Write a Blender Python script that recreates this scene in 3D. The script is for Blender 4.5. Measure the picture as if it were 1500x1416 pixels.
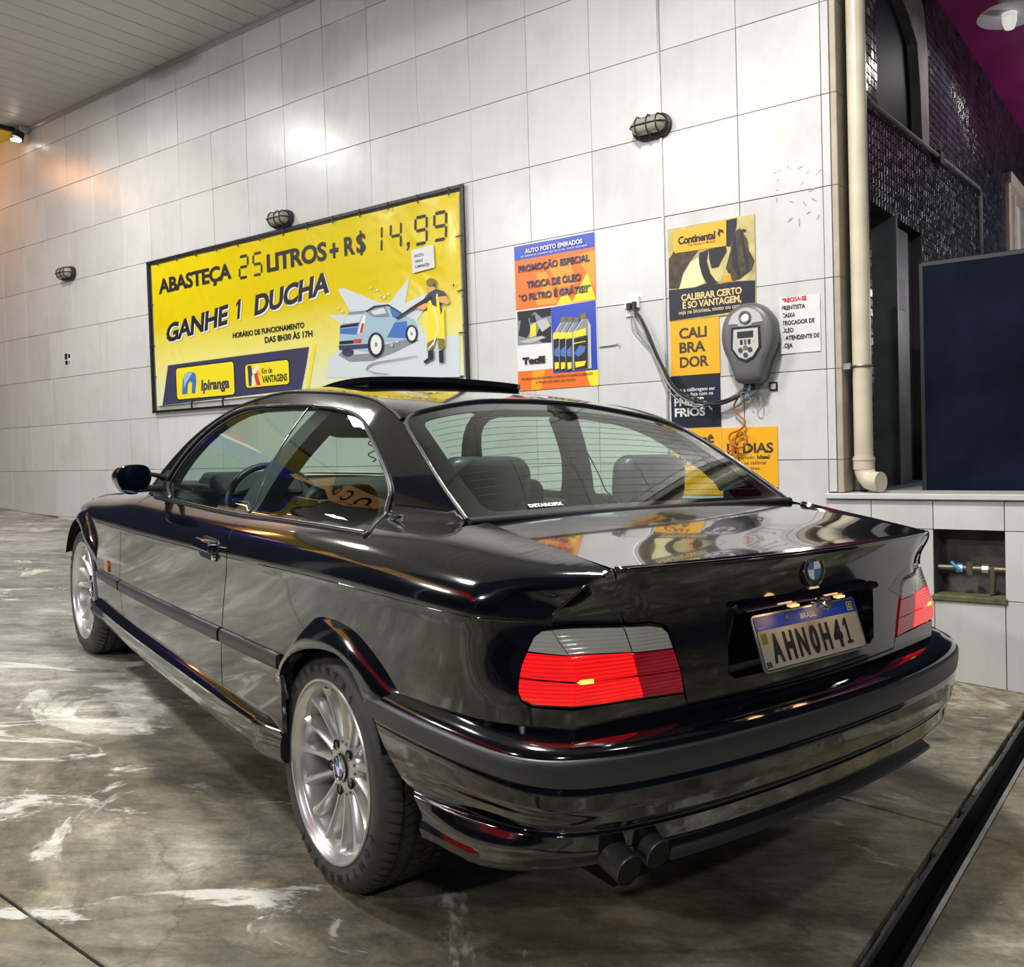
import bpy, math, random
import numpy as np
from mathutils import Matrix, Vector
from mathutils.geometry import delaunay_2d_cdt

random.seed(7)
SC = bpy.context.scene
COL = SC.collection
for _o in list(bpy.data.objects):
    bpy.data.objects.remove(_o)

# ------------------------------------------------------------------ camera
cam_data = bpy.data.cameras.new('camera')
cam = bpy.data.objects.new('camera', cam_data)
COL.objects.link(cam)
Rm = ((-0.664224, -0.746907, 0.030587), (-0.068452, 0.020027, -0.997453), (0.744392, -0.664627, -0.064430))
cam.matrix_world = Matrix(((Rm[0][0], -Rm[1][0], -Rm[2][0], -2.094494),
                           (Rm[0][1], -Rm[1][1], -Rm[2][1], 1.759106),
                           (Rm[0][2], -Rm[1][2], -Rm[2][2], 1.225359),
                           (0, 0, 0, 1)))
cam_data.sensor_width = 36.0
cam_data.sensor_fit = 'HORIZONTAL'
cam_data.lens = 36.0 * 1320.276 / 1500.0
cam_data.shift_x = -150.35 / 1500.0
cam_data.shift_y = -17.93 / 1500.0
cam_data.clip_start = 0.05
SC.camera = cam

# ------------------------------------------------------------------ world, exposure
SC.view_settings.view_transform = 'Standard'
SC.view_settings.look = 'None'
SC.view_settings.gamma = 1.0
SC.view_settings.exposure = 0.0
SC.view_settings.use_curve_mapping = False
world = bpy.data.worlds.new('night_sky')
SC.world = world
world.use_nodes = True
world.node_tree.nodes['Background'].inputs[0].default_value = (0.014, 0.018, 0.032, 1)
world.node_tree.nodes['Background'].inputs[1].default_value = 1.0

# ------------------------------------------------------------------ frame of the building wall
WO = Vector((7.994799, -0.100839, 3.68451))
UD = Vector((-0.964774, -0.254091, 0.068191)).normalized()
ND = Vector((-0.254813, 0.966988, -0.00197)).normalized()      # out of the wall, towards the camera
VD = UD.cross(ND).normalized()
if VD.z > 0: VD = -VD
ND = (VD.cross(UD)).normalized()
if ND.y < 0: ND = -ND
MW = Matrix(((UD.x, -ND.x, -VD.x, WO.x), (UD.y, -ND.y, -VD.y, WO.y), (UD.z, -ND.z, -VD.z, WO.z), (0, 0, 0, 1)))
GZ = 0.016        # height of the floor
def wp(u, v, off=0.0):
    return WO + UD * u + VD * v + ND * off
def vfloor(u, off=0.0):      # v at which the floor (z = 0) cuts the wall
    return (WO.z - GZ + UD.z * u + ND.z * off) / (-VD.z)

# ------------------------------------------------------------------ lamps
def area(name, loc, size, power, color=(1, 1, 1), target=None, size_y=None):
    l = bpy.data.lights.new(name, 'AREA'); l.energy = power; l.color = color
    l.shape = 'RECTANGLE'; l.size = size; l.size_y = size_y or size
    o = bpy.data.objects.new(name, l); COL.objects.link(o); o.location = loc
    d = Vector(target) - Vector(loc) if target else Vector((0, 0, -1))
    o.rotation_euler = d.to_track_quat('-Z', 'Y').to_euler()
    return o
FIX = []     # ceiling fixtures: (u, distance from wall) on the canopy ceiling
LIGHTS = [((1.5, 1.75), 75), ((7.4, 2.47), 185), ((4.6, 4.1), 120), ((10.6, 2.2), 22)]
for (lu, ld), pw in LIGHTS:
    p = wp(lu, -0.24, ld) - Vector((0, 0, 0.16))
    FIX.append((lu, ld))
    area('canopy_light', p, 0.34, pw, (1.0, 0.985, 0.95), target=p - Vector((0, 0, 1)))
area('recess_fill', wp(9.8, 1.9, -4.2), 0.4, 42, (1.0, 0.93, 0.95), target=wp(7.8, 0.25, -3.2))  # unseen fill added to brighten the purple soffit and mosaic
area('dish_lamp_light', wp(8.03, 0.55, -1.9), 0.2, 12, (1.0, 0.95, 0.92), target=wp(8.03, 2.0, -1.9))
YARD = [(5.7, 6.5, 3.9), (-1.0, 9.5, 5.2), (-6.5, 4.0, 5.2)]  # forecourt lights added to brighten car side and floor; first set by a highlight
for (x_, y_, z_), pw in zip(YARD, (240, 300, 130)):
    area('yard_fill', (x_, y_, z_), 0.6, pw, (0.97, 0.98, 1.0), target=(x_ * .6, y_ * .6, 0), size_y=0.25)

# ------------------------------------------------------------------ materials
def newmat(name):
    m = bpy.data.materials.new(name); m.use_nodes = True
    nt = m.node_tree; b = nt.nodes['Principled BSDF']
    return m, nt, b
def setin(b, k, v):
    if k in b.inputs: b.inputs[k].default_value = v
def mat(name, col, rough=0.5, metal=0.0, coat=0.0, emit=None, estr=0.0, spec=None, var=0.0, vscale=8.0, bump=0.0, bscale=40.0, alpha=None):
    m, nt, b = newmat(name)
    setin(b, 'Base Color', (*col, 1)); setin(b, 'Roughness', rough); setin(b, 'Metallic', metal)
    setin(b, 'Coat Weight', coat); setin(b, 'Coat Roughness', 0.03)
    if spec is not None: setin(b, 'Specular IOR Level', spec)
    if emit: setin(b, 'Emission Color', (*emit, 1)); setin(b, 'Emission Strength', estr)
    if var > 0 or bump > 0:
        tc = nt.nodes.new('ShaderNodeTexCoord')
    if var > 0:
        nz = nt.nodes.new('ShaderNodeTexNoise'); nz.inputs['Scale'].default_value = vscale; nz.inputs['Detail'].default_value = 6
        nt.links.new(tc.outputs['Object'], nz.inputs['Vector'])
        r = nt.nodes.new('ShaderNodeValToRGB')
        r.color_ramp.elements[0].position = 0.3; r.color_ramp.elements[1].position = 0.7
        r.color_ramp.elements[0].color = (*[c * (1 - var) for c in col], 1)
        r.color_ramp.elements[1].color = (*[min(1, c * (1 + var)) for c in col], 1)
        nt.links.new(nz.outputs[0], r.inputs[0]); nt.links.new(r.outputs[0], b.inputs['Base Color'])
    if bump > 0:
        n2 = nt.nodes.new('ShaderNodeTexNoise'); n2.inputs['Scale'].default_value = bscale; n2.inputs['Detail'].default_value = 4
        nt.links.new(tc.outputs['Object'], n2.inputs['Vector'])
        bp = nt.nodes.new('ShaderNodeBump'); bp.inputs['Strength'].default_value = bump; bp.inputs['Distance'].default_value = 0.01
        nt.links.new(n2.outputs[0], bp.inputs['Height']); nt.links.new(bp.outputs[0], b.inputs['Normal'])
    return m

def glass_mat(name, tint, ior=1.5, rough=0.0, dark=1.0):
    """thin tinted pane: fresnel reflection over tinted transparency"""
    m = bpy.data.materials.new(name); m.use_nodes = True; nt = m.node_tree
    nt.nodes.clear()
    out = nt.nodes.new('ShaderNodeOutputMaterial'); mix = nt.nodes.new('ShaderNodeMixShader')
    tr = nt.nodes.new('ShaderNodeBsdfTransparent'); gl = nt.nodes.new('ShaderNodeBsdfGlossy'); fr = nt.nodes.new('ShaderNodeFresnel')
    tr.inputs[0].default_value = (*tint, 1); gl.inputs['Roughness'].default_value = rough; gl.inputs[0].default_value = (dark, dark, dark, 1)
    ge = nt.nodes.new('ShaderNodeNewGeometry'); mr = nt.nodes.new('ShaderNodeMapRange')
    mr.inputs[3].default_value = ior; mr.inputs[4].default_value = 1.0 / ior      # same reflectance seen from either face of the thin pane
    nt.links.new(ge.outputs['Backfacing'], mr.inputs[0]); nt.links.new(mr.outputs[0], fr.inputs[0])
    nt.links.new(fr.outputs[0], mix.inputs[0]); nt.links.new(tr.outputs[0], mix.inputs[1]); nt.links.new(gl.outputs[0], mix.inputs[2])
    nt.links.new(mix.outputs[0], out.inputs[0])
    return m

def tile_mat():
    m, nt, b = newmat('white_ceramic')
    tc = nt.nodes.new('ShaderNodeTexCoord'); oi = nt.nodes.new('ShaderNodeObjectInfo')
    geo = nt.nodes.new('ShaderNodeNewGeometry')
    add = nt.nodes.new('ShaderNodeVectorMath'); add.operation = 'ADD'
    nt.links.new(geo.outputs['Position'], add.inputs[0]); nt.links.new(oi.outputs['Random'], add.inputs[1])
    nz = nt.nodes.new('ShaderNodeTexNoise'); nz.inputs['Scale'].default_value = 2.2; nz.inputs['Detail'].default_value = 8; nz.inputs['Roughness'].default_value = 0.65
    nt.links.new(add.outputs[0], nz.inputs['Vector'])
    r = nt.nodes.new('ShaderNodeValToRGB')
    e = r.color_ramp.elements; e[0].position = 0.26; e[0].color = (0.54, 0.535, 0.52, 1); e[1].position = 0.50; e[1].color = (0.635, 0.635, 0.62, 1)
    nt.links.new(nz.outputs[0], r.inputs[0])
    hs = nt.nodes.new('ShaderNodeHueSaturation')
    mr = nt.nodes.new('ShaderNodeMapRange'); mr.inputs[3].default_value = 0.94; mr.inputs[4].default_value = 1.04
    nt.links.new(oi.outputs['Random'], mr.inputs[0]); nt.links.new(mr.outputs[0], hs.inputs['Value'])
    nt.links.new(r.outputs[0], hs.inputs['Color'])
    # vertical run-down dirt
    mp = nt.nodes.new('ShaderNodeMapping'); mp.inputs['Scale'].default_value = (18, 18, 0.7)
    nt.links.new(geo.outputs['Position'], mp.inputs[0])
    n2 = nt.nodes.new('ShaderNodeTexNoise'); n2.inputs['Scale'].default_value = 1.0; n2.inputs['Detail'].default_value = 5
    nt.links.new(mp.outputs[0], n2.inputs['Vector'])
    r2 = nt.nodes.new('ShaderNodeValToRGB'); r2.color_ramp.elements[0].position = 0.30; r2.color_ramp.elements[0].color = (0.72, 0.71, 0.66, 1)
    r2.color_ramp.elements[1].position = 0.52; r2.color_ramp.elements[1].color = (1, 1, 1, 1)
    nt.links.new(n2.outputs[0], r2.inputs[0])
    mx = nt.nodes.new('ShaderNodeMixRGB'); mx.blend_type = 'MULTIPLY'; mx.inputs[0].default_value = 0.16
    nt.links.new(hs.outputs[0], mx.inputs[1]); nt.links.new(r2.outputs[0], mx.inputs[2])
    nt.links.new(mx.outputs[0], b.inputs['Base Color'])
    setin(b, 'Roughness', 0.30)
    n3 = nt.nodes.new('ShaderNodeTexNoise'); n3.inputs['Scale'].default_value = 3.0
    nt.links.new(add.outputs[0], n3.inputs['Vector'])
    bp = nt.nodes.new('ShaderNodeBump'); bp.inputs['Strength'].default_value = 0.25; bp.inputs['Distance'].default_value = 0.02
    nt.links.new(n3.outputs[0], bp.inputs['Height']); nt.links.new(bp.outputs[0], b.inputs['Normal'])
    return m

def floor_mat():
    m, nt, b = newmat('stained_concrete')
    geo = nt.nodes.new('ShaderNodeNewGeometry')
    def noise(scale, detail=8, rough=0.6, dist=0.0, mapscale=None, off=(0, 0, 0), rot=0.0, pre=0.0):
        n = nt.nodes.new('ShaderNodeTexNoise'); n.inputs['Scale'].default_value = scale; n.inputs['Detail'].default_value = detail
        n.inputs['Roughness'].default_value = rough; n.inputs['Distortion'].default_value = dist
        mp = nt.nodes.new('ShaderNodeMapping'); mp.inputs['Location'].default_value = off
        mp.inputs['Rotation'].default_value = (0, 0, rot)
        if mapscale: mp.inputs['Scale'].default_value = mapscale
        src = geo.outputs['Position']
        if pre:
            pm_ = nt.nodes.new('ShaderNodeMapping'); pm_.inputs['Rotation'].default_value = (0, 0, pre); nt.links.new(src, pm_.inputs[0]); src = pm_.outputs[0]
        nt.links.new(src, mp.inputs[0]); nt.links.new(mp.outputs[0], n.inputs['Vector'])
        return n
    def ramp(n, pts):
        r = nt.nodes.new('ShaderNodeValToRGB'); el = r.color_ramp.elements
        while len(el) < len(pts): el.new(0.5)
        for k, (p, c) in enumerate(pts): el[k].position = p; el[k].color = (*c, 1)
        nt.links.new(n.outputs[0], r.inputs[0]); return r
    def mixc(kind, fac, a, c):
        x = nt.nodes.new('ShaderNodeMixRGB'); x.blend_type = kind
        if isinstance(fac, (int, float)): x.inputs[0].default_value = fac
        else: nt.links.new(fac.outputs[0], x.inputs[0])
        nt.links.new(a.outputs[0], x.inputs[1]); nt.links.new(c.outputs[0], x.inputs[2]); return x
    a = ramp(noise(1.6, 12, 0.72, 0.4, (0.75, 1.25, 1), (3, 1, 0), 0.25), [(0.30, (0.040, 0.034, 0.024)), (0.43, (0.105, 0.090, 0.055)), (0.53, (0.185, 0.165, 0.110)), (0.64, (0.30, 0.285, 0.235))])
    c = ramp(noise(0.55, 10, 0.68, 0.6, None, (8, 2, 0)), [(0.42, (0.17, 0.17, 0.16)), (0.62, (0.34, 0.335, 0.31))])
    gx = nt.nodes.new('ShaderNodeSeparateXYZ'); nt.links.new(geo.outputs['Position'], gx.inputs[0])
    far = nt.nodes.new('ShaderNodeMapRange'); far.inputs[1].default_value = 1.2; far.inputs[2].default_value = 3.2
    nt.links.new(gx.outputs[0], far.inputs[0])
    base = mixc('MIX', far, a, c)
    # pale lime patches
    pm = ramp(noise(1.15, 10, 0.66, 0.8, (0.8, 1.5, 1), (1.7, 5.2, 0), 0.3), [(0.565, (0, 0, 0)), (0.60, (1, 1, 1))])
    pc = nt.nodes.new('ShaderNodeRGB'); pc.outputs[0].default_value = (0.50, 0.49, 0.44, 1)
    sx = nt.nodes.new('ShaderNodeMath'); sx.operation = 'MULTIPLY'; sx.inputs[1].default_value = 0.8; nt.links.new(pm.outputs[0], sx.inputs[0])
    base = mixc('MIX', sx, base, pc)
    # ochre film
    om = ramp(noise(0.9, 6, 0.6, 0.3, None, (4.4, 0.3, 0)), [(0.50, (0, 0, 0)), (0.62, (0.55, 0.55, 0.55))])
    oc = nt.nodes.new('ShaderNodeRGB'); oc.outputs[0].default_value = (0.24, 0.18, 0.06, 1)
    near = nt.nodes.new('ShaderNodeMapRange'); near.inputs[1].default_value = 2.0; near.inputs[2].default_value = 0.4
    nt.links.new(gx.outputs[0], near.inputs[0])
    om2 = nt.nodes.new('ShaderNodeMath'); om2.operation = 'MULTIPLY'; nt.links.new(om.outputs[0], om2.inputs[0]); nt.links.new(near.outputs[0], om2.inputs[1])
    base = mixc('MIX', om2, base, oc)
    # dark oil spots
    dm = ramp(noise(2.6, 9, 0.75, 0.5, (1, 1.3, 1), (9, 9, 0)), [(0.30, (0.30, 0.29, 0.28)), (0.45, (1, 1, 1))])
    base = mixc('MULTIPLY', 0.9, base, dm)
    # grain
    gm = ramp(noise(70, 4, 0.7), [(0.3, (0.80, 0.80, 0.80)), (0.7, (1.12, 1.12, 1.10))])
    base = mixc('MULTIPLY', 0.8, base, gm)
    # scrubbed streaks and fine mottling
    st1 = ramp(noise(3.2, 12, 0.78, 0.7, (0.45, 1.6, 1), (1, 3, 0), 0, -0.85), [(0.36, (0.52, 0.50, 0.45)), (0.47, (0.92, 0.91, 0.88)), (0.56, (1.12, 1.11, 1.06)), (0.66, (1.75, 1.72, 1.60))])
    base = mixc('MULTIPLY', 1.0, base, st1)
    st2 = ramp(noise(9.0, 10, 0.8, 0.4, (0.6, 1.4, 1), (5, 1, 0), 0, -0.85), [(0.36, (0.70, 0.69, 0.66)), (0.52, (1, 1, 1)), (0.68, (1.35, 1.34, 1.28))])
    base = mixc('MULTIPLY', 1.0, base, st2)
    pm3 = ramp(noise(2.0, 12, 0.74, 1.0, (0.6, 1.6, 1), (7.7, 2.2, 0), 0, -0.85), [(0.585, (0, 0, 0)), (0.62, (0.75, 0.75, 0.75))])
    base = mixc('MIX', pm3, base, pc)
    # hairline cracks
    vo = nt.nodes.new('ShaderNodeTexVoronoi'); vo.feature = 'DISTANCE_TO_EDGE'; vo.inputs['Scale'].default_value = 0.55
    nd = noise(2.5, 6, 0.7)
    vm = nt.nodes.new('ShaderNodeVectorMath'); vm.operation = 'MULTIPLY_ADD'; vm.inputs[1].default_value = (0.35, 0.35, 0)
    nt.links.new(nd.outputs[1], vm.inputs[0]); nt.links.new(geo.outputs['Position'], vm.inputs[2]); nt.links.new(vm.outputs[0], vo.inputs['Vector'])
    vr = nt.nodes.new('ShaderNodeValToRGB'); vr.color_ramp.elements[0].position = 0.0; vr.color_ramp.elements[0].color = (0.25, 0.23, 0.2, 1)
    vr.color_ramp.elements[1].position = 0.0035; vr.color_ramp.elements[1].color = (1, 1, 1, 1)
    nt.links.new(vo.outputs[0], vr.inputs[0])
    base = mixc('MULTIPLY', 0.45, base, vr)
    hs = nt.nodes.new('ShaderNodeHueSaturation'); hs.inputs['Saturation'].default_value = 0.80; hs.inputs['Value'].default_value = 1.18
    nt.links.new(base.outputs[0], hs.inputs['Color']); nt.links.new(hs.outputs[0], b.inputs['Base Color'])
    rr = noise(1.3, 6, 0.6, 0, None, (2, 7, 0))
    mr = nt.nodes.new('ShaderNodeMapRange'); mr.inputs[1].default_value = 0.35; mr.inputs[2].default_value = 0.65; mr.inputs[3].default_value = 0.42; mr.inputs[4].default_value = 0.80
    nt.links.new(rr.outputs[0], mr.inputs[0]); nt.links.new(mr.outputs[0], b.inputs['Roughness'])
    bn = noise(28, 8, 0.7); bp = nt.nodes.new('ShaderNodeBump'); bp.inputs['Strength'].default_value = 0.28; bp.inputs['Distance'].default_value = 0.012
    nt.links.new(bn.outputs[0], bp.inputs['Height']); nt.links.new(bp.outputs[0], b.inputs['Normal'])
    return m

M = {}
M['paint'] = mat('black_paint', (0.0035, 0.0035, 0.0055), 0.10, 0.0, 1.0, spec=0.6)
M['plastic'] = mat('satin_black_trim', (0.022, 0.022, 0.025), 0.38, bump=0.05, bscale=300)
M['matte'] = mat('grey_black_moulding', (0.035, 0.035, 0.038), 0.42)
M['rubber'] = mat('rubber', (0.012, 0.012, 0.013), 0.6)
M['tyre'] = mat('tyre_rubber', (0.042, 0.042, 0.042), 0.55, var=0.3, vscale=30)
def lens_mat(name, col, ecol, estr, freq=260.0, rough=0.15):
    m = mat(name, col, rough, 0.0, 1.0, emit=ecol, estr=estr); nt = m.node_tree; b = nt.nodes['Principled BSDF']
    tc = nt.nodes.new('ShaderNodeNewGeometry'); wv = nt.nodes.new('ShaderNodeTexWave'); wv.bands_direction = 'Z'; wv.inputs['Scale'].default_value = freq / 6.28; wv.inputs['Distortion'].default_value = 0.6
    nt.links.new(tc.outputs['Position'], wv.inputs['Vector'])
    bp = nt.nodes.new('ShaderNodeBump'); bp.inputs['Strength'].default_value = 0.35; bp.inputs['Distance'].default_value = 0.002
    nt.links.new(wv.outputs[0], bp.inputs['Height']); nt.links.new(bp.outputs[0], b.inputs['Normal'])
    nz = nt.nodes.new('ShaderNodeTexNoise'); nz.inputs['Scale'].default_value = 22; nt.links.new(tc.outputs['Position'], nz.inputs['Vector'])
    ad = nt.nodes.new('ShaderNodeMath'); ad.operation = 'MULTIPLY'; nt.links.new(wv.outputs[0], ad.inputs[0]); nt.links.new(nz.outputs[0], ad.inputs[1])
    mr = nt.nodes.new('ShaderNodeMapRange'); mr.inputs[1].default_value = 0.0; mr.inputs[2].default_value = 0.6; mr.inputs[3].default_value = 0.45; mr.inputs[4].default_value = 1.15
    nt.links.new(ad.outputs[0], mr.inputs[0])
    if estr > 0:
        m2 = nt.nodes.new('ShaderNodeMath'); m2.operation = 'MULTIPLY'; m2.inputs[1].default_value = estr; nt.links.new(mr.outputs[0], m2.inputs[0]); nt.links.new(m2.outputs[0], b.inputs['Emission Strength'])
    return m
M['void'] = mat('dark_void', (0.004, 0.004, 0.005), 0.9)
M['trimline'] = mat('dark_chrome', (0.35, 0.35, 0.37), 0.22, 1.0)
M['alloy'] = mat('silver_alloy', (0.62, 0.61, 0.59), 0.30, 0.75, var=0.06, vscale=20)
M['steel'] = mat('worn_steel', (0.42, 0.41, 0.40), 0.38, 0.9, var=0.25, vscale=25)
M['chrome'] = mat('chrome', (0.8, 0.8, 0.8), 0.08, 1.0)
M['disc'] = mat('brake_iron', (0.16, 0.15, 0.14), 0.4, 0.8)
M['cabin'] = mat('charcoal_cabin', (0.030, 0.033, 0.034), 0.75)
M['leather'] = mat('dark_leather', (0.030, 0.034, 0.036), 0.42, bump=0.1, bscale=60)
M['headliner'] = mat('grey_headliner', (0.16, 0.16, 0.155), 0.9)
M['glass'] = glass_mat('green_tinted_glass', (0.74, 0.87, 0.80), 1.48)
M['glass_dark'] = glass_mat('clear_cover', (0.80, 0.80, 0.74), 1.45)
M['frit'] = mat('black_glass_border', (0.006, 0.007, 0.007), 0.06, coat=1.0)
M['mirror'] = mat('blue_mirror_glass', (0.10, 0.16, 0.34), 0.03, 1.0)
M['red_lit'] = lens_mat('lit_red_lens', (0.45, 0.008, 0.010), (1.0, 0.008, 0.008), 1.15)
M['red_dark'] = lens_mat('dim_glow_crimson_lens', (0.16, 0.004, 0.014), (1.0, 0.005, 0.03), 0.16)  # crimson lens given a faint red glow of its own
M['clear_lens'] = lens_mat('smoked_clear_lens', (0.46, 0.45, 0.41), (0, 0, 0), 0.0)
M['plate_bulb'] = mat('warm_plate_bulb', (1, 0.6, 0.3), 0.3, emit=(1.0, 0.52, 0.20), estr=1.0)
M['letter_black'] = mat('deep_black_lettering', (0.003, 0.003, 0.003), 0.7)
M['residue'] = mat('glue_residue', (0.40, 0.39, 0.37), 0.6)
M['exhaust'] = mat('dark_exhaust', (0.045, 0.043, 0.042), 0.45, 0.5)  # dark metal for the exhaust
M['bulb'] = mat('glowing_bulb', (1, 0.4, 0.1), 0.3, emit=(1.0, 0.42, 0.05), estr=3.0)
M['amber'] = mat('amber_lens', (0.55, 0.10, 0.02), 0.15, coat=1.0)
M['white'] = mat('white_print', (0.78, 0.78, 0.78), 0.45)
M['black_print'] = mat('black_print', (0.012, 0.012, 0.018), 0.5)
M['navy'] = mat('navy_print', (0.045, 0.045, 0.10), 0.45)
M['yellow'] = mat('yellow_vinyl', (0.80, 0.68, 0.015), 0.33, bump=0.25, bscale=3, var=0.10, vscale=1.5)
M['pale_yellow'] = mat('pale_yellow_print', (0.78, 0.76, 0.38), 0.4)
M['yellow_flat'] = mat('yellow_print', (0.86, 0.72, 0.02), 0.4)
M['amber_print'] = mat('amber_print', (0.86, 0.42, 0.012), 0.4)
M['gold_print'] = mat('gold_print', (0.72, 0.56, 0.24), 0.4)
M['orange'] = mat('orange_print', (0.84, 0.17, 0.012), 0.4)
M['orange2'] = mat('light_orange_print', (0.90, 0.34, 0.015), 0.4)
M['blue'] = mat('blue_print', (0.012, 0.05, 0.46), 0.35)
M['blue_mid'] = mat('mid_blue_print', (0.06, 0.17, 0.50), 0.4)
M['sky_print'] = mat('pale_blue_print', (0.36, 0.50, 0.62), 0.4)
M['ice'] = mat('ice_print', (0.62, 0.68, 0.72), 0.4)
M['grey_print'] = mat('grey_print', (0.25, 0.26, 0.28), 0.45)
M['dark_slate'] = mat('slate_print', (0.012, 0.017, 0.032), 0.35)
M['skin'] = mat('skin_print', (0.75, 0.38, 0.14), 0.5)
M['olive'] = mat('olive_print', (0.20, 0.17, 0.03), 0.5)
M['sand'] = mat('sand_print', (0.50, 0.42, 0.16), 0.5, var=0.35, vscale=9)
M['brown_print'] = mat('brown_print', (0.055, 0.040, 0.020), 0.5, var=0.5, vscale=30)
M['red_print'] = mat('red_print', (0.62, 0.04, 0.05), 0.5)
M['paper'] = mat('white_paper', (0.70, 0.70, 0.69), 0.6, bump=0.2, bscale=8)
M['grout'] = mat('grey_grout', (0.16, 0.16, 0.15), 0.85, var=0.2)
M['tile'] = tile_mat()
M['floor'] = floor_mat()
M['ceil'] = mat('white_pvc_lining', (0.50, 0.50, 0.485), 0.35, var=0.05, vscale=3)
M['pipe'] = mat('cream_pvc_pipe', (0.62, 0.56, 0.42), 0.35, var=0.10, vscale=6)
M['cream'] = mat('cream_trim', (0.42, 0.37, 0.29), 0.5, var=0.15)
M['frame'] = mat('black_steel_frame', (0.010, 0.010, 0.011), 0.4)
M['alu'] = mat('aluminium', (0.55, 0.55, 0.55), 0.35, 0.8)
M['mosaic'] = mat('black_glazed_mosaic', (0.020, 0.023, 0.034), 0.22, var=0.6, vscale=12, bump=0.15, bscale=20)
M['mosaic_grout'] = mat('mosaic_grout', (0.075, 0.072, 0.07), 0.8)
M['bluepanel'] = mat('navy_steel_panel', (0.004, 0.007, 0.018), 0.6, 0.0, spec=0.06, var=0.6, vscale=3)
M['purple'] = mat('purple_soffit', (0.20, 0.012, 0.10), 0.35, var=0.25, vscale=2)
M['doorgrey'] = mat('grey_painted_door', (0.16, 0.18, 0.19), 0.4, var=0.3, vscale=5)
M['concrete'] = mat('bare_concrete', (0.11, 0.10, 0.095), 0.8, var=0.4, vscale=9, bump=0.4)
M['pump_grey'] = mat('grey_pump_plastic', (0.115, 0.115, 0.118), 0.38)
M['pump_lite'] = mat('light_grey_plastic', (0.50, 0.50, 0.49), 0.35)
M['lcd'] = mat('lcd_display', (0.045, 0.055, 0.05), 0.2)
M['cable_black'] = mat('black_cable', (0.012, 0.012, 0.013), 0.5)
M['cable_grey'] = mat('grey_cable', (0.30, 0.31, 0.31), 0.5)
M['cable_teal'] = mat('teal_wire', (0.10, 0.28, 0.32), 0.5)
M['cable_orange'] = mat('orange_wire', (0.45, 0.13, 0.03), 0.5)
M['lamp_glass'] = mat('dusty_lamp_glass', (0.33, 0.31, 0.24), 0.25, coat=0.5)
M['lamp_body'] = mat('black_lamp_housing', (0.02, 0.02, 0.022), 0.5)
M['led'] = mat('lamp_diffuser', (0.9, 0.9, 0.9), 0.4, emit=(1, 0.98, 0.94), estr=9)
M['soft_bulb'] = mat('frosted_bulb', (0.9, 0.9, 0.9), 0.4, emit=(1, 0.95, 0.9), estr=0.5)
M['brass'] = mat('valve_brass', (0.20, 0.17, 0.12), 0.45, 0.7)
M['bluevalve'] = mat('blue_valve_handle', (0.02, 0.22, 0.5), 0.4)
M['moss'] = mat('mossy_concrete', (0.12, 0.12, 0.055), 0.8, var=0.5, vscale=15)
M['fascia_red'] = mat('backlit_red', (0.5, 0.01, 0.01), 0.4, emit=(0.9, 0.02, 0.02), estr=0.75)
M['fascia_navy'] = mat('backlit_navy', (0.01, 0.01, 0.2), 0.4, emit=(0.015, 0.012, 0.26), estr=0.8)
M['fascia_amber'] = mat('backlit_amber', (0.7, 0.4, 0.1), 0.4, emit=(1.0, 0.55, 0.19), estr=1.0)
M['fascia_white'] = mat('backlit_white', (0.8, 0.8, 0.8), 0.4, emit=(1.0, 0.85, 0.85), estr=1.1)
M['fascia_olive'] = mat('backlit_olive', (0.2, 0.14, 0.02), 0.4, emit=(0.20, 0.13, 0.015), estr=0.6)
M['far_grey'] = mat('distant_render', (0.30, 0.30, 0.29), 0.8, var=0.2)
M['far_dark'] = mat('distant_dark_steel', (0.02, 0.022, 0.03), 0.6, var=0.4)

# ------------------------------------------------------------------ mesh building
def link(o, parent=None, mw=None):
    COL.objects.link(o)
    if parent is not None: o.parent = parent
    if mw is not None: o.matrix_local = mw
    return o
def tag(o, label=None, cat=None, group=None, kind=None):
    if label: o['label'] = label
    if cat: o['category'] = cat
    if group: o['group'] = group
    if kind: o['kind'] = kind
    return o
def empty(name, loc=(0, 0, 0), label=None, cat=None, group=None, mw=None):
    o = bpy.data.objects.new(name, None); o.empty_display_size = 0.1; COL.objects.link(o)
    if mw is not None: o.matrix_world = mw
    else: o.location = loc
    return tag(o, label, cat, group)

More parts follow.
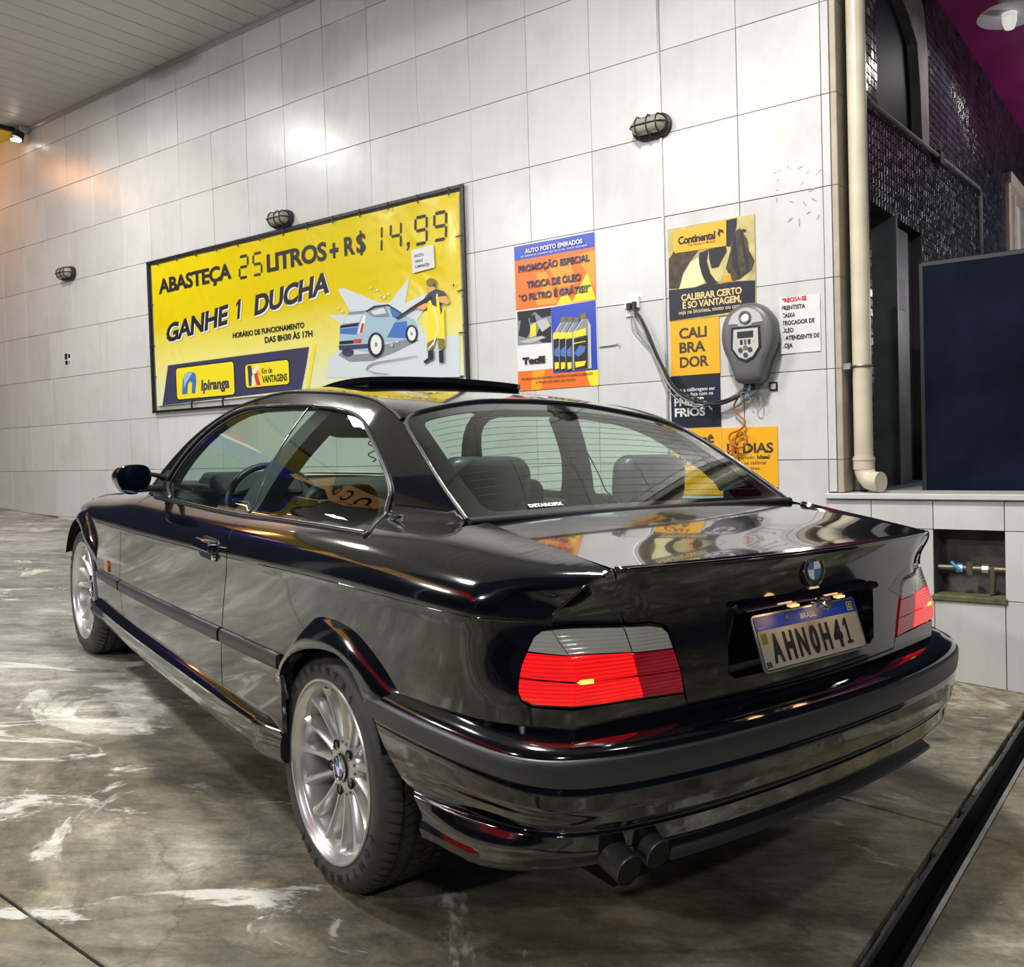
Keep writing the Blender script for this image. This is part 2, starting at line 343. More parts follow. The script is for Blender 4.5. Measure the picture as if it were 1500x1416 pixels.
class MB:
    """collects polygons; V in whatever frame the object will have"""
    def __init__(s):
        s.V = []; s.F = []; s.MI = []; s.mats = []; s.N = []; s.hasN = False; s.marks = []
    def mi(s, m):
        if m not in s.mats: s.mats.append(m)
        return s.mats.index(m)
    def add(s, V, F, m, N=None):
        b = len(s.V); k = s.mi(m)
        s.V += [tuple(v) for v in V]
        if N is None: s.N += [None] * len(V)
        else: s.N += [tuple(n) for n in N]; s.hasN = True
        s.F += [tuple(b + i for i in f) for f in F]; s.MI += [k] * len(F)
        return s
    def box(s, lo, hi, m, bev=0.0):
        (x0, y0, z0), (x1, y1, z1) = lo, hi
        if bev <= 0:
            V = [(x, y, z) for x in (x0, x1) for y in (y0, y1) for z in (z0, z1)]
            F = [(0, 1, 3, 2), (4, 6, 7, 5), (0, 4, 5, 1), (2, 3, 7, 6), (0, 2, 6, 4), (1, 5, 7, 3)]
            return s.add(V, F, m)
        b = bev; V = []; 
        ax = [(x0, x1), (y0, y1), (z0, z1)]
        idx = {}
        for ix in (0, 1):
            for iy in (0, 1):
                for iz in (0, 1):
                    c = (ax[0][ix], ax[1][iy], ax[2][iz]); sg = (1 if ix == 0 else -1, 1 if iy == 0 else -1, 1 if iz == 0 else -1)
                    for a in range(3):
                        p = [c[j] + (0 if j == a else sg[j] * b) for j in range(3)]
                        idx[(ix, iy, iz, a)] = len(V); V.append(tuple(p))
        F = []
        for a in range(3):
            o1, o2 = [j for j in range(3) if j != a]
            for sd in (0, 1):
                q = []
                for (p1, p2) in ((0, 0), (1, 0), (1, 1), (0, 1)):
                    t = [0, 0, 0]; t[a] = sd; t[o1] = p1; t[o2] = p2; q.append(idx[(*t, a)])
                if (sd == 1) == (a == 1): q = q[::-1]
                F.append(tuple(q))
        for a in range(3):        # edges parallel to axis a
            o1, o2 = [j for j in range(3) if j != a]
            for p1 in (0, 1):
                for p2 in (0, 1):
                    t0 = [0, 0, 0]; t1 = [0, 0, 0]; t1[a] = 1
                    for t in (t0, t1): t[o1] = p1; t[o2] = p2
                    F.append((idx[(*t0, o1)], idx[(*t1, o1)], idx[(*t1, o2)], idx[(*t0, o2)]))
        for ix in (0, 1):
            for iy in (0, 1):
                for iz in (0, 1):
                    F.append(tuple(idx[(ix, iy, iz, a)] for a in range(3)))
        return s.add(V, F, m)
    def tube(s, pts, r, m, n=10, closed=False, caps=True):
        pts = [Vector(p) for p in pts]; L = len(pts)
        rr = r if isinstance(r, (list, tuple)) else [r] * L
        V = []; F = []
        up = None
        for i, p in enumerate(pts):
            a = pts[i - 1] if (i > 0 or closed) else p
            c = pts[(i + 1) % L] if (i < L - 1 or closed) else p
            t = (c - a)
            if t.length < 1e-9: t = Vector((0, 0, 1))
            t.normalize()
            if up is None:
                up = Vector((0, 0, 1)) if abs(t.z) < 0.9 else Vector((1, 0, 0))
            x = t.cross(up)
            if x.length < 1e-6: x = t.cross(Vector((1, 0.3, 0)))
            x.normalize(); y = x.cross(t).normalized(); up = y
            for k in range(n):
                q = 2 * math.pi * k / n
                V.append(tuple(p + x * (rr[i] * math.cos(q)) + y * (rr[i] * math.sin(q))))
        rng = L if closed else L - 1
        for i in range(rng):
            j = (i + 1) % L
            for k in range(n):
                F.append((i * n + k, i * n + (k + 1) % n, j * n + (k + 1) % n, j * n + k))
        if caps and not closed:
            F.append(tuple(range(n))[::-1]); F.append(tuple((L - 1) * n + k for k in range(n)))
        return s.add(V, F, m)
    def cyl(s, p0, p1, r, m, n=20, r1=None):
        return s.tube([p0, p1], [r, r if r1 is None else r1], m, n)
    def lathe(s, prof, m, n=64, axis='y', closed=False, c=(0, 0, 0)):
        """prof: (radius, along)"""
        V = []; F = []; P = len(prof)
        for i in range(n):
            a = 2 * math.pi * i / n; ca, sa = math.cos(a), math.sin(a)
            for r, h in prof:
                if axis == 'y': V.append((c[0] + r * ca, c[1] + h, c[2] + r * sa))
                elif axis == 'z': V.append((c[0] + r * ca, c[1] + r * sa, c[2] + h))
                else: V.append((c[0] + h, c[1] + r * ca, c[2] + r * sa))
        R_ = P if closed else P - 1
        for i in range(n):
            j = (i + 1) % n
            for k in range(R_):
                k2 = (k + 1) % P
                F.append((i * P + k, i * P + k2, j * P + k2, j * P + k))
        return s.add(V, F, m)
    def prism(s, poly, d0, d1, m, axis='y'):
        """poly in the plane normal to axis; sides and two caps"""
        n = len(poly)
        def P(a, b, d):
            return {'y': (a, d, b), 'x': (d, a, b), 'z': (a, b, d)}[axis]
        V = [P(a, b, d0) for a, b in poly] + [P(a, b, d1) for a, b in poly]
        F = [tuple(range(n)), tuple(range(2 * n - 1, n - 1, -1))]
        for i in range(n):
            j = (i + 1) % n; F.append((i, i + n, j + n, j))
        return s.add(V, F, m)
    def build(s, name, parent=None, smooth=None, mw=None, bevel=0.0):
        me = bpy.data.meshes.new(name)
        me.from_pydata(s.V, [], s.F)
        for m in s.mats: me.materials.append(m)
        me.polygons.foreach_set('material_index', s.MI)
        if s.hasN:
            me.update()
            me.polygons.foreach_set('use_smooth', [True] * len(s.F))
            N = []
            fn = None
            for i, n in enumerate(s.N):
                N.append(n if n is not None else (0, 0, 0))
            if any(n is None for n in s.N):
                ln = [Vector((0, 0, 0)) for _ in s.V]
                for p in me.polygons:
                    for v in p.vertices: ln[v] += p.normal
                for i, n in enumerate(s.N):
                    if n is None:
                        q = ln[i].normalized() if ln[i].length > 0 else Vector((0, 0, 1)); N[i] = tuple(q)
            me.normals_split_custom_set_from_vertices(N)
        elif smooth is not None:
            bm_fix(me)
            me.polygons.foreach_set('use_smooth', [True] * len(s.F))
            me.set_sharp_from_angle(angle=math.radians(smooth))
        else:
            bm_fix(me)
        me.update()
        o = bpy.data.objects.new(name, me)
        link(o, parent, mw)
        if bevel > 0:
            md = o.modifiers.new('bevel', 'BEVEL'); md.width = bevel; md.segments = 2; md.limit_method = 'ANGLE'
        return o

def build_lines(s, name, parent):
    """one part per printed line"""
    mk = sorted(set([0] + s.marks + [len(s.V)]))
    for a, b in zip(mk[:-1], mk[1:]):
        F = [(f, m) for f, m in zip(s.F, s.MI) if a <= f[0] < b]
        if not F: continue
        m2 = MB(); m2.mats = list(s.mats); m2.V = s.V[a:b]; m2.N = [None] * (b - a); m2.F = [tuple(i - a for i in f) for f, m in F]; m2.MI = [m for f, m in F]
        m2.build(name, parent)
MB.build_lines = build_lines

def bm_fix(me):
    import bmesh
    b = bmesh.new(); b.from_mesh(me); bmesh.ops.recalc_face_normals(b, faces=b.faces); b.to_mesh(me); b.free()

def inpoly(P, poly):
    P = np.asarray(P); poly = np.asarray(poly); x, y = P[:, 0], P[:, 1]
    c = np.zeros(len(P), bool); n = len(poly); j = n - 1
    for i in range(n):
        xi, yi = poly[i]; xj, yj = poly[j]
        with np.errstate(divide='ignore', invalid='ignore'):
            t = ((yi > y) != (yj > y)) & (x < (xj - xi) * (y - yi) / (yj - yi + 1e-30) + xi)
        c ^= t; j = i
    return c
def dens(poly, step, closed=True):
    out = []; n = len(poly)
    for i in range(n if closed else n - 1):
        a = np.array(poly[i], float); b = np.array(poly[(i + 1) % n], float)
        k = max(1, int(math.ceil(np.linalg.norm(b - a) / step)))
        for q in range(k): out.append(tuple(a + (b - a) * q / k))
    if not closed: out.append(tuple(poly[-1]))
    return out
def segdist(P, loop):
    A = np.asarray(loop, float); B = np.roll(A, -1, 0); P = np.asarray(P, float)
    d = np.full(len(P), 1e9)
    for a, b in zip(A, B):
        ab = b - a; L = ab @ ab + 1e-18
        t = np.clip(((P - a) @ ab) / L, 0, 1)[:, None]
        d = np.minimum(d, np.linalg.norm(P - (a + t * ab), axis=1))
    return d
def catmull(pts, n=8, closed=False):
    P = [np.array(p, float) for p in pts]; L = len(P); out = []
    rng = L if closed else L - 1
    for i in range(rng):
        p1 = P[i]; p2 = P[(i + 1) % L]
        p0 = P[i - 1] if (i > 0 or closed) else 2 * p1 - p2
        p3 = P[(i + 2) % L] if (i < L - 2 or closed) else 2 * p2 - p1
        for k in range(n):
            t = k / n
            out.append(tuple(0.5 * (2 * p1 + (p2 - p0) * t + (2 * p0 - 5 * p1 + 4 * p2 - p3) * t * t + (3 * p1 - p0 - 3 * p2 + p3) * t ** 3)))
    if not closed: out.append(tuple(P[-1]))
    return out

def patch(mb, outline, fmap, m, step=0.03, holes=(), flip=False, flange=0.010, bstep=None, extra=None, zs=None, inset=0.0, thick=True, e=1.5e-3):
    """triangulate a 2D outline and carry it onto the surface fmap(a, b) -> xyz arrays, with the surface's own normals"""
    bstep = bstep or step * 0.7
    loops = [dens(outline, bstep)] + [dens(h, bstep) for h in holes]
    pts = []; edges = []
    for lp in loops:
        b = len(pts); n = len(lp); pts += lp; edges += [(b + i, b + (i + 1) % n) for i in range(n)]
    A = np.array(pts); lo = A.min(0); hi = A.max(0)
    gx = np.arange(lo[0] + step * 0.5, hi[0], step); gy = np.arange(lo[1] + step * 0.5, hi[1], step)
    G = np.array([(x + (0.5 * step if k % 2 else 0), y) for k, y in enumerate(gy) for x in gx]) if len(gx) and len(gy) else np.zeros((0, 2))
    if extra is not None: G = np.vstack([G, np.array(extra, float)]) if len(G) else np.array(extra, float)
    if len(G):
        ok = inpoly(G, loops[0])
        for h in loops[1:]: ok &= ~inpoly(G, h)
        G = G[ok]
    if len(G):
        d = np.full(len(G), 1e9)
        for lp in loops: d = np.minimum(d, segdist(G, lp))
        G = G[d > 0.30 * bstep]
    nb = len(pts)
    allp = [Vector(p) for p in pts] + [Vector(p) for p in G]
    r = delaunay_2d_cdt(allp, edges, [], 0, 1e-7)
    VV = np.array([tuple(v) for v in r[0]]); T = [tuple(f) for f in r[2]]
    C = np.array([VV[list(f)].mean(0) for f in T])
    ok = inpoly(C, loops[0])
    for h in loops[1:]: ok &= ~inpoly(C, h)
    T = [f for f, k in zip(T, ok) if k]
    a, b = VV[:, 0], VV[:, 1]
    P = np.stack(fmap(a, b), -1)
    du = np.stack(fmap(a + e, b), -1) - np.stack(fmap(a - e, b), -1)
    dv = np.stack(fmap(a, b + e), -1) - np.stack(fmap(a, b - e), -1)
    N = np.cross(du, dv); N /= np.linalg.norm(N, axis=1)[:, None] + 1e-18
    if flip: N = -N
    P = P + N * inset
    used = sorted({i for f in T for i in f}); mp = {i: k for k, i in enumerate(used)}
    TT = []
    for f in T:
        f = [mp[i] for i in f]
        q = np.cross(P[used[f[1]]] - P[used[f[0]]], P[used[f[2]]] - P[used[f[0]]])
        if q @ N[used[f[0]]] < 0: f = f[::-1]
        TT.append(tuple(f))
    mb.add(P[used], TT, m, N[used])
    if thick and flange > 0:
        # original vertex -> output index map
        orig = r[3]; o2n = {}
        for k, lst in enumerate(orig):
            for i in lst: o2n[i] = k
        b0 = 0
        for lp in loops:
            n = len(lp); ids = [o2n.get(b0 + i) for i in range(n)]; b0 += n
            ids = [i for i in ids if i is not None]; n = len(ids)
            top = P[ids]; bot = top - N[ids] * flange
            mid = top - N[ids] * min(0.0025, flange * 0.4)
            V = []; F = []; NN = []
            tang = np.roll(top, -1, 0) - np.roll(top, 1, 0)
            side = np.cross(tang, N[ids]); side /= np.linalg.norm(side, axis=1)[:, None] + 1e-12
            # outward side: away from patch centre for outer loop is ambiguous; test on a point
            for i in range(n):
                V.append(top[i]); V.append(bot[i]); NN.append(side[i]); NN.append(side[i])
            for i in range(n):
                j = (i + 1) % n; F.append((2 * i, 2 * i + 1, 2 * j + 1, 2 * j))
            mb.add(V, F, m, NN)
    return mb

# ------------------------------------------------------------------ lettering
_txt = {}
def text_polys(body, bold=0.0, tight=1.0):
    k = (body, bold, tight)
    if k not in _txt and 'Ó' in body:
        V, F = text_polys(body.replace('Ó', 'O'), bold, tight); F = list(F); Wd = text_polys('O', bold, tight)[0]; w = Wd[:, 0].max() - Wd[:, 0].min()
        for i, ch in enumerate(body):
            if ch == 'Ó':
                c = text_polys(body[:i].replace('Ó', 'O') + 'O', bold, tight)[0][:, 0].max() - w / 2; n = len(V)
                V = np.vstack([V, [(c - .07, .76, 0), (c + .04, .76, 0), (c + .16, .90, 0), (c + .02, .90, 0)]]); F.append((n, n + 1, n + 2, n + 3))
        _txt[k] = (V, F)
    if k not in _txt:
        cu = bpy.data.curves.new('t', 'FONT'); cu.body = body; cu.size = 1.0; cu.offset = bold; cu.space_character = tight; cu.resolution_u = 3
        ob = bpy.data.objects.new('t', cu); me = ob.to_mesh()
        V = np.array([v.co[:] for v in me.vertices]) if len(me.vertices) else np.zeros((0, 3)); F = [tuple(p.vertices) for p in me.polygons]
        ob.to_mesh_clear(); bpy.data.objects.remove(ob); bpy.data.curves.remove(cu)
        _txt[k] = (V, F)
    V, F = _txt[k]
    return V.copy(), F
def text_fit(body, x0, y0, w, h, bold=0.02, tight=1.0, skew=0.0, cap=None):
    """returns 2D verts + faces scaled so the glyph box is w wide, h tall (cap height), lower-left x0,y0"""
    V, F = text_polys(body, bold, tight)
    lo = V.min(0); hi = V.max(0)
    sx = w / (hi[0] - lo[0])
    sy = h / 0.729
    X = x0 + (V[:, 0] - lo[0]) * sx; Y = y0 + V[:, 1] * sy
    X = X + (Y - y0) * skew
    return np.stack([X, Y], -1), F
CAR_ART = [("ice",[(3.695,2.523),(3.725,2.393),(3.883,2.311),(4.22,2.29),(4.615,2.278),(5.016,2.34),(5.009,2.604)]),("ice",[(3.731,2.073),(3.948,2.091),(3.971,2.069),(3.846,1.897),(3.916,1.898),(4.174,1.999),(4.294,2.047),(4.383,2.05),(4.581,1.903),(4.529,2.073),(4.73,2.031),(4.697,2.145),(4.638,2.199),(4.7,2.292),(4.42,2.308),(3.907,2.263),(3.859,2.143)]),("grey_print",[(3.831,2.372),(3.952,2.428),(4.192,2.439),(4.416,2.397),(4.646,2.336),(4.614,2.311),(4.319,2.334),(4.164,2.384),(4.008,2.379),(3.859,2.349)]),("navy",[(3.998,2.36),(3.994,2.372),(3.982,2.382),(3.965,2.388),(3.944,2.391),(3.921,2.389),(3.901,2.383),(3.884,2.374),(3.873,2.362),(3.87,2.35),(3.875,2.338),(3.886,2.328),(3.904,2.321),(3.925,2.319),(3.947,2.321),(3.968,2.327),(3.985,2.336),(3.995,2.348)]),("sky_print",[(3.852,2.179),(3.892,2.146),(3.949,2.081),(4.138,2.083),(4.232,2.061),(4.373,2.069),(4.488,2.123),(4.544,2.166),(4.61,2.189),(4.642,2.226),(4.643,2.3),(4.593,2.34),(4.546,2.319),(4.32,2.32),(4.278,2.365),(4.154,2.376),(3.85,2.316)]),("blue_mid",[(4.426,2.192),(4.543,2.196),(4.551,2.313),(4.342,2.287)]),("ice",[(3.902,2.148),(3.943,2.096),(4.101,2.105),(4.062,2.156)]),("grey_print",[(3.951,2.089),(3.963,2.073),(4.141,2.081),(4.106,2.1)]),("black_print",[(3.857,2.179),(3.869,2.159),(4.067,2.158),(4.052,2.182)]),("blue_mid",[(3.861,2.217),(3.863,2.185),(4.049,2.188),(4.031,2.24)]),("white",[(4.047,2.234),(4.111,2.111),(4.142,2.115),(4.108,2.239)]),("red_print",[(4.068,2.231),(4.095,2.166),(4.12,2.169),(4.099,2.236)]),("black_print",[(3.85,2.272),(4.003,2.277),(4.001,2.3),(3.849,2.295)]),("navy",[(3.84,2.302),(4.147,2.316),(4.146,2.344),(3.849,2.334)]),("red_print",[(4.008,2.272),(4.087,2.275),(4.08,2.303),(4.012,2.297)]),("blue_mid",[(4.382,2.084),(4.43,2.1),(4.506,2.144),(4.466,2.168),(4.408,2.154)]),("grey_print",[(4.161,2.092),(4.231,2.076),(4.332,2.075),(4.374,2.144),(4.228,2.135),(4.168,2.109)]),("ice",[(4.19,2.093),(4.322,2.081),(4.35,2.122),(4.229,2.123)]),("black_print",[(4.138,2.086),(4.232,2.058),(4.373,2.064),(4.502,2.138),(4.492,2.142),(4.372,2.073),(4.237,2.069),(4.15,2.094)]),("black_print",[(4.316,2.337),(4.31,2.366),(4.294,2.391),(4.271,2.409),(4.244,2.417),(4.215,2.415),(4.188,2.402),(4.167,2.381),(4.153,2.353),(4.15,2.323),(4.157,2.293),(4.173,2.268),(4.196,2.251),(4.224,2.243),(4.252,2.246),(4.279,2.258),(4.3,2.28),(4.313,2.307)]),("white",[(4.293,2.333),(4.289,2.356),(4.278,2.375),(4.262,2.389),(4.243,2.396),(4.224,2.394),(4.205,2.385),(4.191,2.368),(4.182,2.347),(4.18,2.323),(4.184,2.3),(4.195,2.28),(4.211,2.267),(4.23,2.26),(4.25,2.262),(4.268,2.272),(4.282,2.288),(4.291,2.309)]),("grey_print",[(4.251,2.329),(4.25,2.335),(4.247,2.34),(4.243,2.344),(4.238,2.345),(4.234,2.345),(4.229,2.343),(4.225,2.338),(4.223,2.333),(4.223,2.327),(4.224,2.321),(4.227,2.316),(4.231,2.312),(4.235,2.311),(4.24,2.311),(4.245,2.314),(4.248,2.318),(4.25,2.323)]),("black_print",[(4.645,2.291),(4.641,2.311),(4.63,2.328),(4.614,2.34),(4.595,2.346),(4.576,2.344),(4.557,2.335),(4.542,2.32),(4.533,2.301),(4.531,2.28),(4.535,2.26),(4.546,2.242),(4.562,2.23),(4.581,2.225),(4.601,2.227),(4.619,2.236),(4.634,2.25),(4.643,2.27)]),("white",[(4.631,2.289),(4.628,2.305),(4.62,2.319),(4.609,2.328),(4.596,2.333),(4.582,2.331),(4.569,2.325),(4.559,2.313),(4.553,2.298),(4.551,2.282),(4.554,2.266),(4.562,2.252),(4.573,2.243),(4.586,2.239),(4.6,2.24),(4.613,2.247),(4.623,2.258),(4.629,2.273)]),("grey_print",[(4.602,2.287),(4.601,2.291),(4.599,2.294),(4.596,2.297),(4.592,2.298),(4.589,2.297),(4.585,2.296),(4.583,2.293),(4.581,2.289),(4.581,2.285),(4.581,2.281),(4.583,2.277),(4.586,2.275),(4.59,2.273),(4.594,2.274),(4.597,2.276),(4.6,2.279),(4.601,2.282)]),("sky_print",[(4.409,2.347),(4.408,2.351),(4.405,2.354),(4.401,2.357),(4.396,2.358),(4.39,2.357),(4.385,2.356),(4.381,2.352),(4.379,2.348),(4.378,2.344),(4.379,2.34),(4.382,2.336),(4.386,2.334),(4.392,2.333),(4.397,2.334),(4.402,2.335),(4.406,2.339),(4.409,2.342)]),("ice",[(4.458,2.33),(4.458,2.332),(4.456,2.335),(4.453,2.336),(4.45,2.337),(4.447,2.337),(4.443,2.336),(4.441,2.333),(4.439,2.331),(4.439,2.328),(4.44,2.325),(4.441,2.323),(4.444,2.321),(4.447,2.321),(4.451,2.321),(4.454,2.322),(4.456,2.324),(4.458,2.327)]),("ice",[(4.278,1.955),(4.277,1.958),(4.275,1.96),(4.273,1.962),(4.269,1.962),(4.266,1.962),(4.263,1.96),(4.26,1.958),(4.258,1.955),(4.258,1.953),(4.259,1.95),(4.26,1.948),(4.263,1.946),(4.267,1.945),(4.27,1.946),(4.273,1.947),(4.276,1.949),(4.278,1.952)]),("ice",[(4.212,1.933),(4.211,1.936),(4.21,1.937),(4.207,1.939),(4.204,1.939),(4.201,1.939),(4.198,1.938),(4.196,1.936),(4.194,1.934),(4.194,1.931),(4.194,1.929),(4.196,1.927),(4.199,1.926),(4.202,1.925),(4.205,1.926),(4.208,1.927),(4.21,1.929),(4.212,1.931)]),("ice",[(4.347,2.015),(4.346,2.018),(4.344,2.021),(4.341,2.022),(4.337,2.023),(4.333,2.023),(4.329,2.021),(4.326,2.019),(4.324,2.015),(4.323,2.012),(4.324,2.009),(4.327,2.006),(4.33,2.004),(4.334,2.004),(4.338,2.004),(4.342,2.006),(4.345,2.008),(4.347,2.011)]),("ice",[(4.306,2.0),(4.305,2.002),(4.303,2.004),(4.301,2.005),(4.297,2.006),(4.294,2.005),(4.291,2.004),(4.288,2.002),(4.286,2.0),(4.286,1.997),(4.287,1.995),(4.289,1.993),(4.291,1.992),(4.295,1.992),(4.298,1.992),(4.301,1.993),(4.304,1.995),(4.306,1.997)]),("ice",[(4.391,1.996),(4.39,1.998),(4.388,2.001),(4.386,2.002),(4.383,2.003),(4.379,2.002),(4.376,2.001),(4.373,1.999),(4.372,1.996),(4.371,1.993),(4.372,1.991),(4.374,1.988),(4.377,1.987),(4.38,1.986),(4.383,1.987),(4.386,1.988),(4.389,1.99),(4.391,1.993)]),("ice",[(3.875,2.037),(3.874,2.04),(3.872,2.042),(3.87,2.044),(3.866,2.045),(3.863,2.044),(3.86,2.043),(3.857,2.041),(3.856,2.038),(3.855,2.035),(3.856,2.032),(3.858,2.03),(3.861,2.028),(3.864,2.027),(3.867,2.028),(3.87,2.029),(3.873,2.031),(3.874,2.034)]),("ice",[(3.912,2.062),(3.912,2.065),(3.91,2.068),(3.907,2.069),(3.903,2.07),(3.899,2.07),(3.896,2.068),(3.893,2.066),(3.891,2.063),(3.891,2.06),(3.892,2.057),(3.894,2.055),(3.897,2.053),(3.9,2.053),(3.904,2.053),(3.907,2.054),(3.91,2.057),(3.912,2.059)]),("grey_print",[(4.123,2.494),(4.15,2.467),(4.233,2.449),(4.414,2.445),(4.636,2.435),(4.636,2.44),(4.413,2.452),(4.243,2.456),(4.16,2.475),(4.138,2.498),(4.229,2.522),(4.349,2.54),(4.349,2.545),(4.208,2.526)]),("skin",[(4.747,1.983),(4.825,1.98),(4.831,2.02),(4.8,2.036),(4.763,2.022)]),("olive",[(4.835,1.973),(4.832,1.983),(4.824,1.991),(4.812,1.996),(4.797,1.998),(4.782,1.996),(4.768,1.991),(4.756,1.983),(4.749,1.973),(4.747,1.962),(4.75,1.952),(4.758,1.944),(4.77,1.939),(4.785,1.937),(4.8,1.939),(4.814,1.944),(4.825,1.952),(4.832,1.962)]),("brown_print",[(4.802,1.983),(4.833,1.974),(4.833,2.007),(4.811,1.994)]),("navy",[(4.724,2.064),(4.768,2.032),(4.833,2.014),(4.904,2.038),(4.928,2.072),(4.857,2.082),(4.889,2.178),(4.872,2.191),(4.837,2.126),(4.773,2.119),(4.728,2.089)]),("skin",[(4.751,2.097),(4.681,2.096),(4.628,2.105),(4.642,2.119),(4.716,2.141),(4.759,2.121)]),("skin",[(4.83,2.069),(4.921,2.07),(4.952,2.109),(4.936,2.128),(4.838,2.097)]),("yellow_flat",[(4.753,2.117),(4.761,2.071),(4.776,2.06),(4.796,2.115),(4.837,2.133),(4.836,2.047),(4.85,2.045),(4.86,2.109),(4.872,2.191),(4.9,2.133),(4.902,2.39),(4.878,2.417),(4.838,2.404),(4.827,2.304),(4.802,2.381),(4.773,2.415),(4.734,2.402)]),("olive",[(4.738,2.362),(4.804,2.341),(4.793,2.394),(4.773,2.415),(4.736,2.406)]),("olive",[(4.836,2.338),(4.901,2.35),(4.899,2.402),(4.878,2.42),(4.841,2.406)]),("white",[(4.809,2.123),(4.822,2.144),(4.85,2.24),(4.848,2.292),(4.808,2.368),(4.75,2.407),(4.743,2.4),(4.794,2.361),(4.837,2.288),(4.836,2.238),(4.813,2.157)]),("black_print",[(4.745,2.416),(4.795,2.407),(4.794,2.473),(4.756,2.479),(4.718,2.498),(4.698,2.481),(4.743,2.46)]),("black_print",[(4.844,2.421),(4.887,2.418),(4.886,2.5),(4.847,2.501),(4.844,2.471)]),("black_print",[(4.449,2.168),(4.461,2.177),(4.623,2.123),(4.728,2.094),(4.798,2.079),(4.787,2.053),(4.719,2.07),(4.595,2.112)]),("black_print",[(5.004,2.011),(5.003,2.014),(5.002,2.017),(5.0,2.02),(4.998,2.02),(4.995,2.02),(4.993,2.019),(4.991,2.016),(4.99,2.013),(4.99,2.009),(4.99,2.006),(4.992,2.003),(4.994,2.001),(4.996,2.0),(4.998,2.0),(5.001,2.002),(5.002,2.004),(5.004,2.007)])]
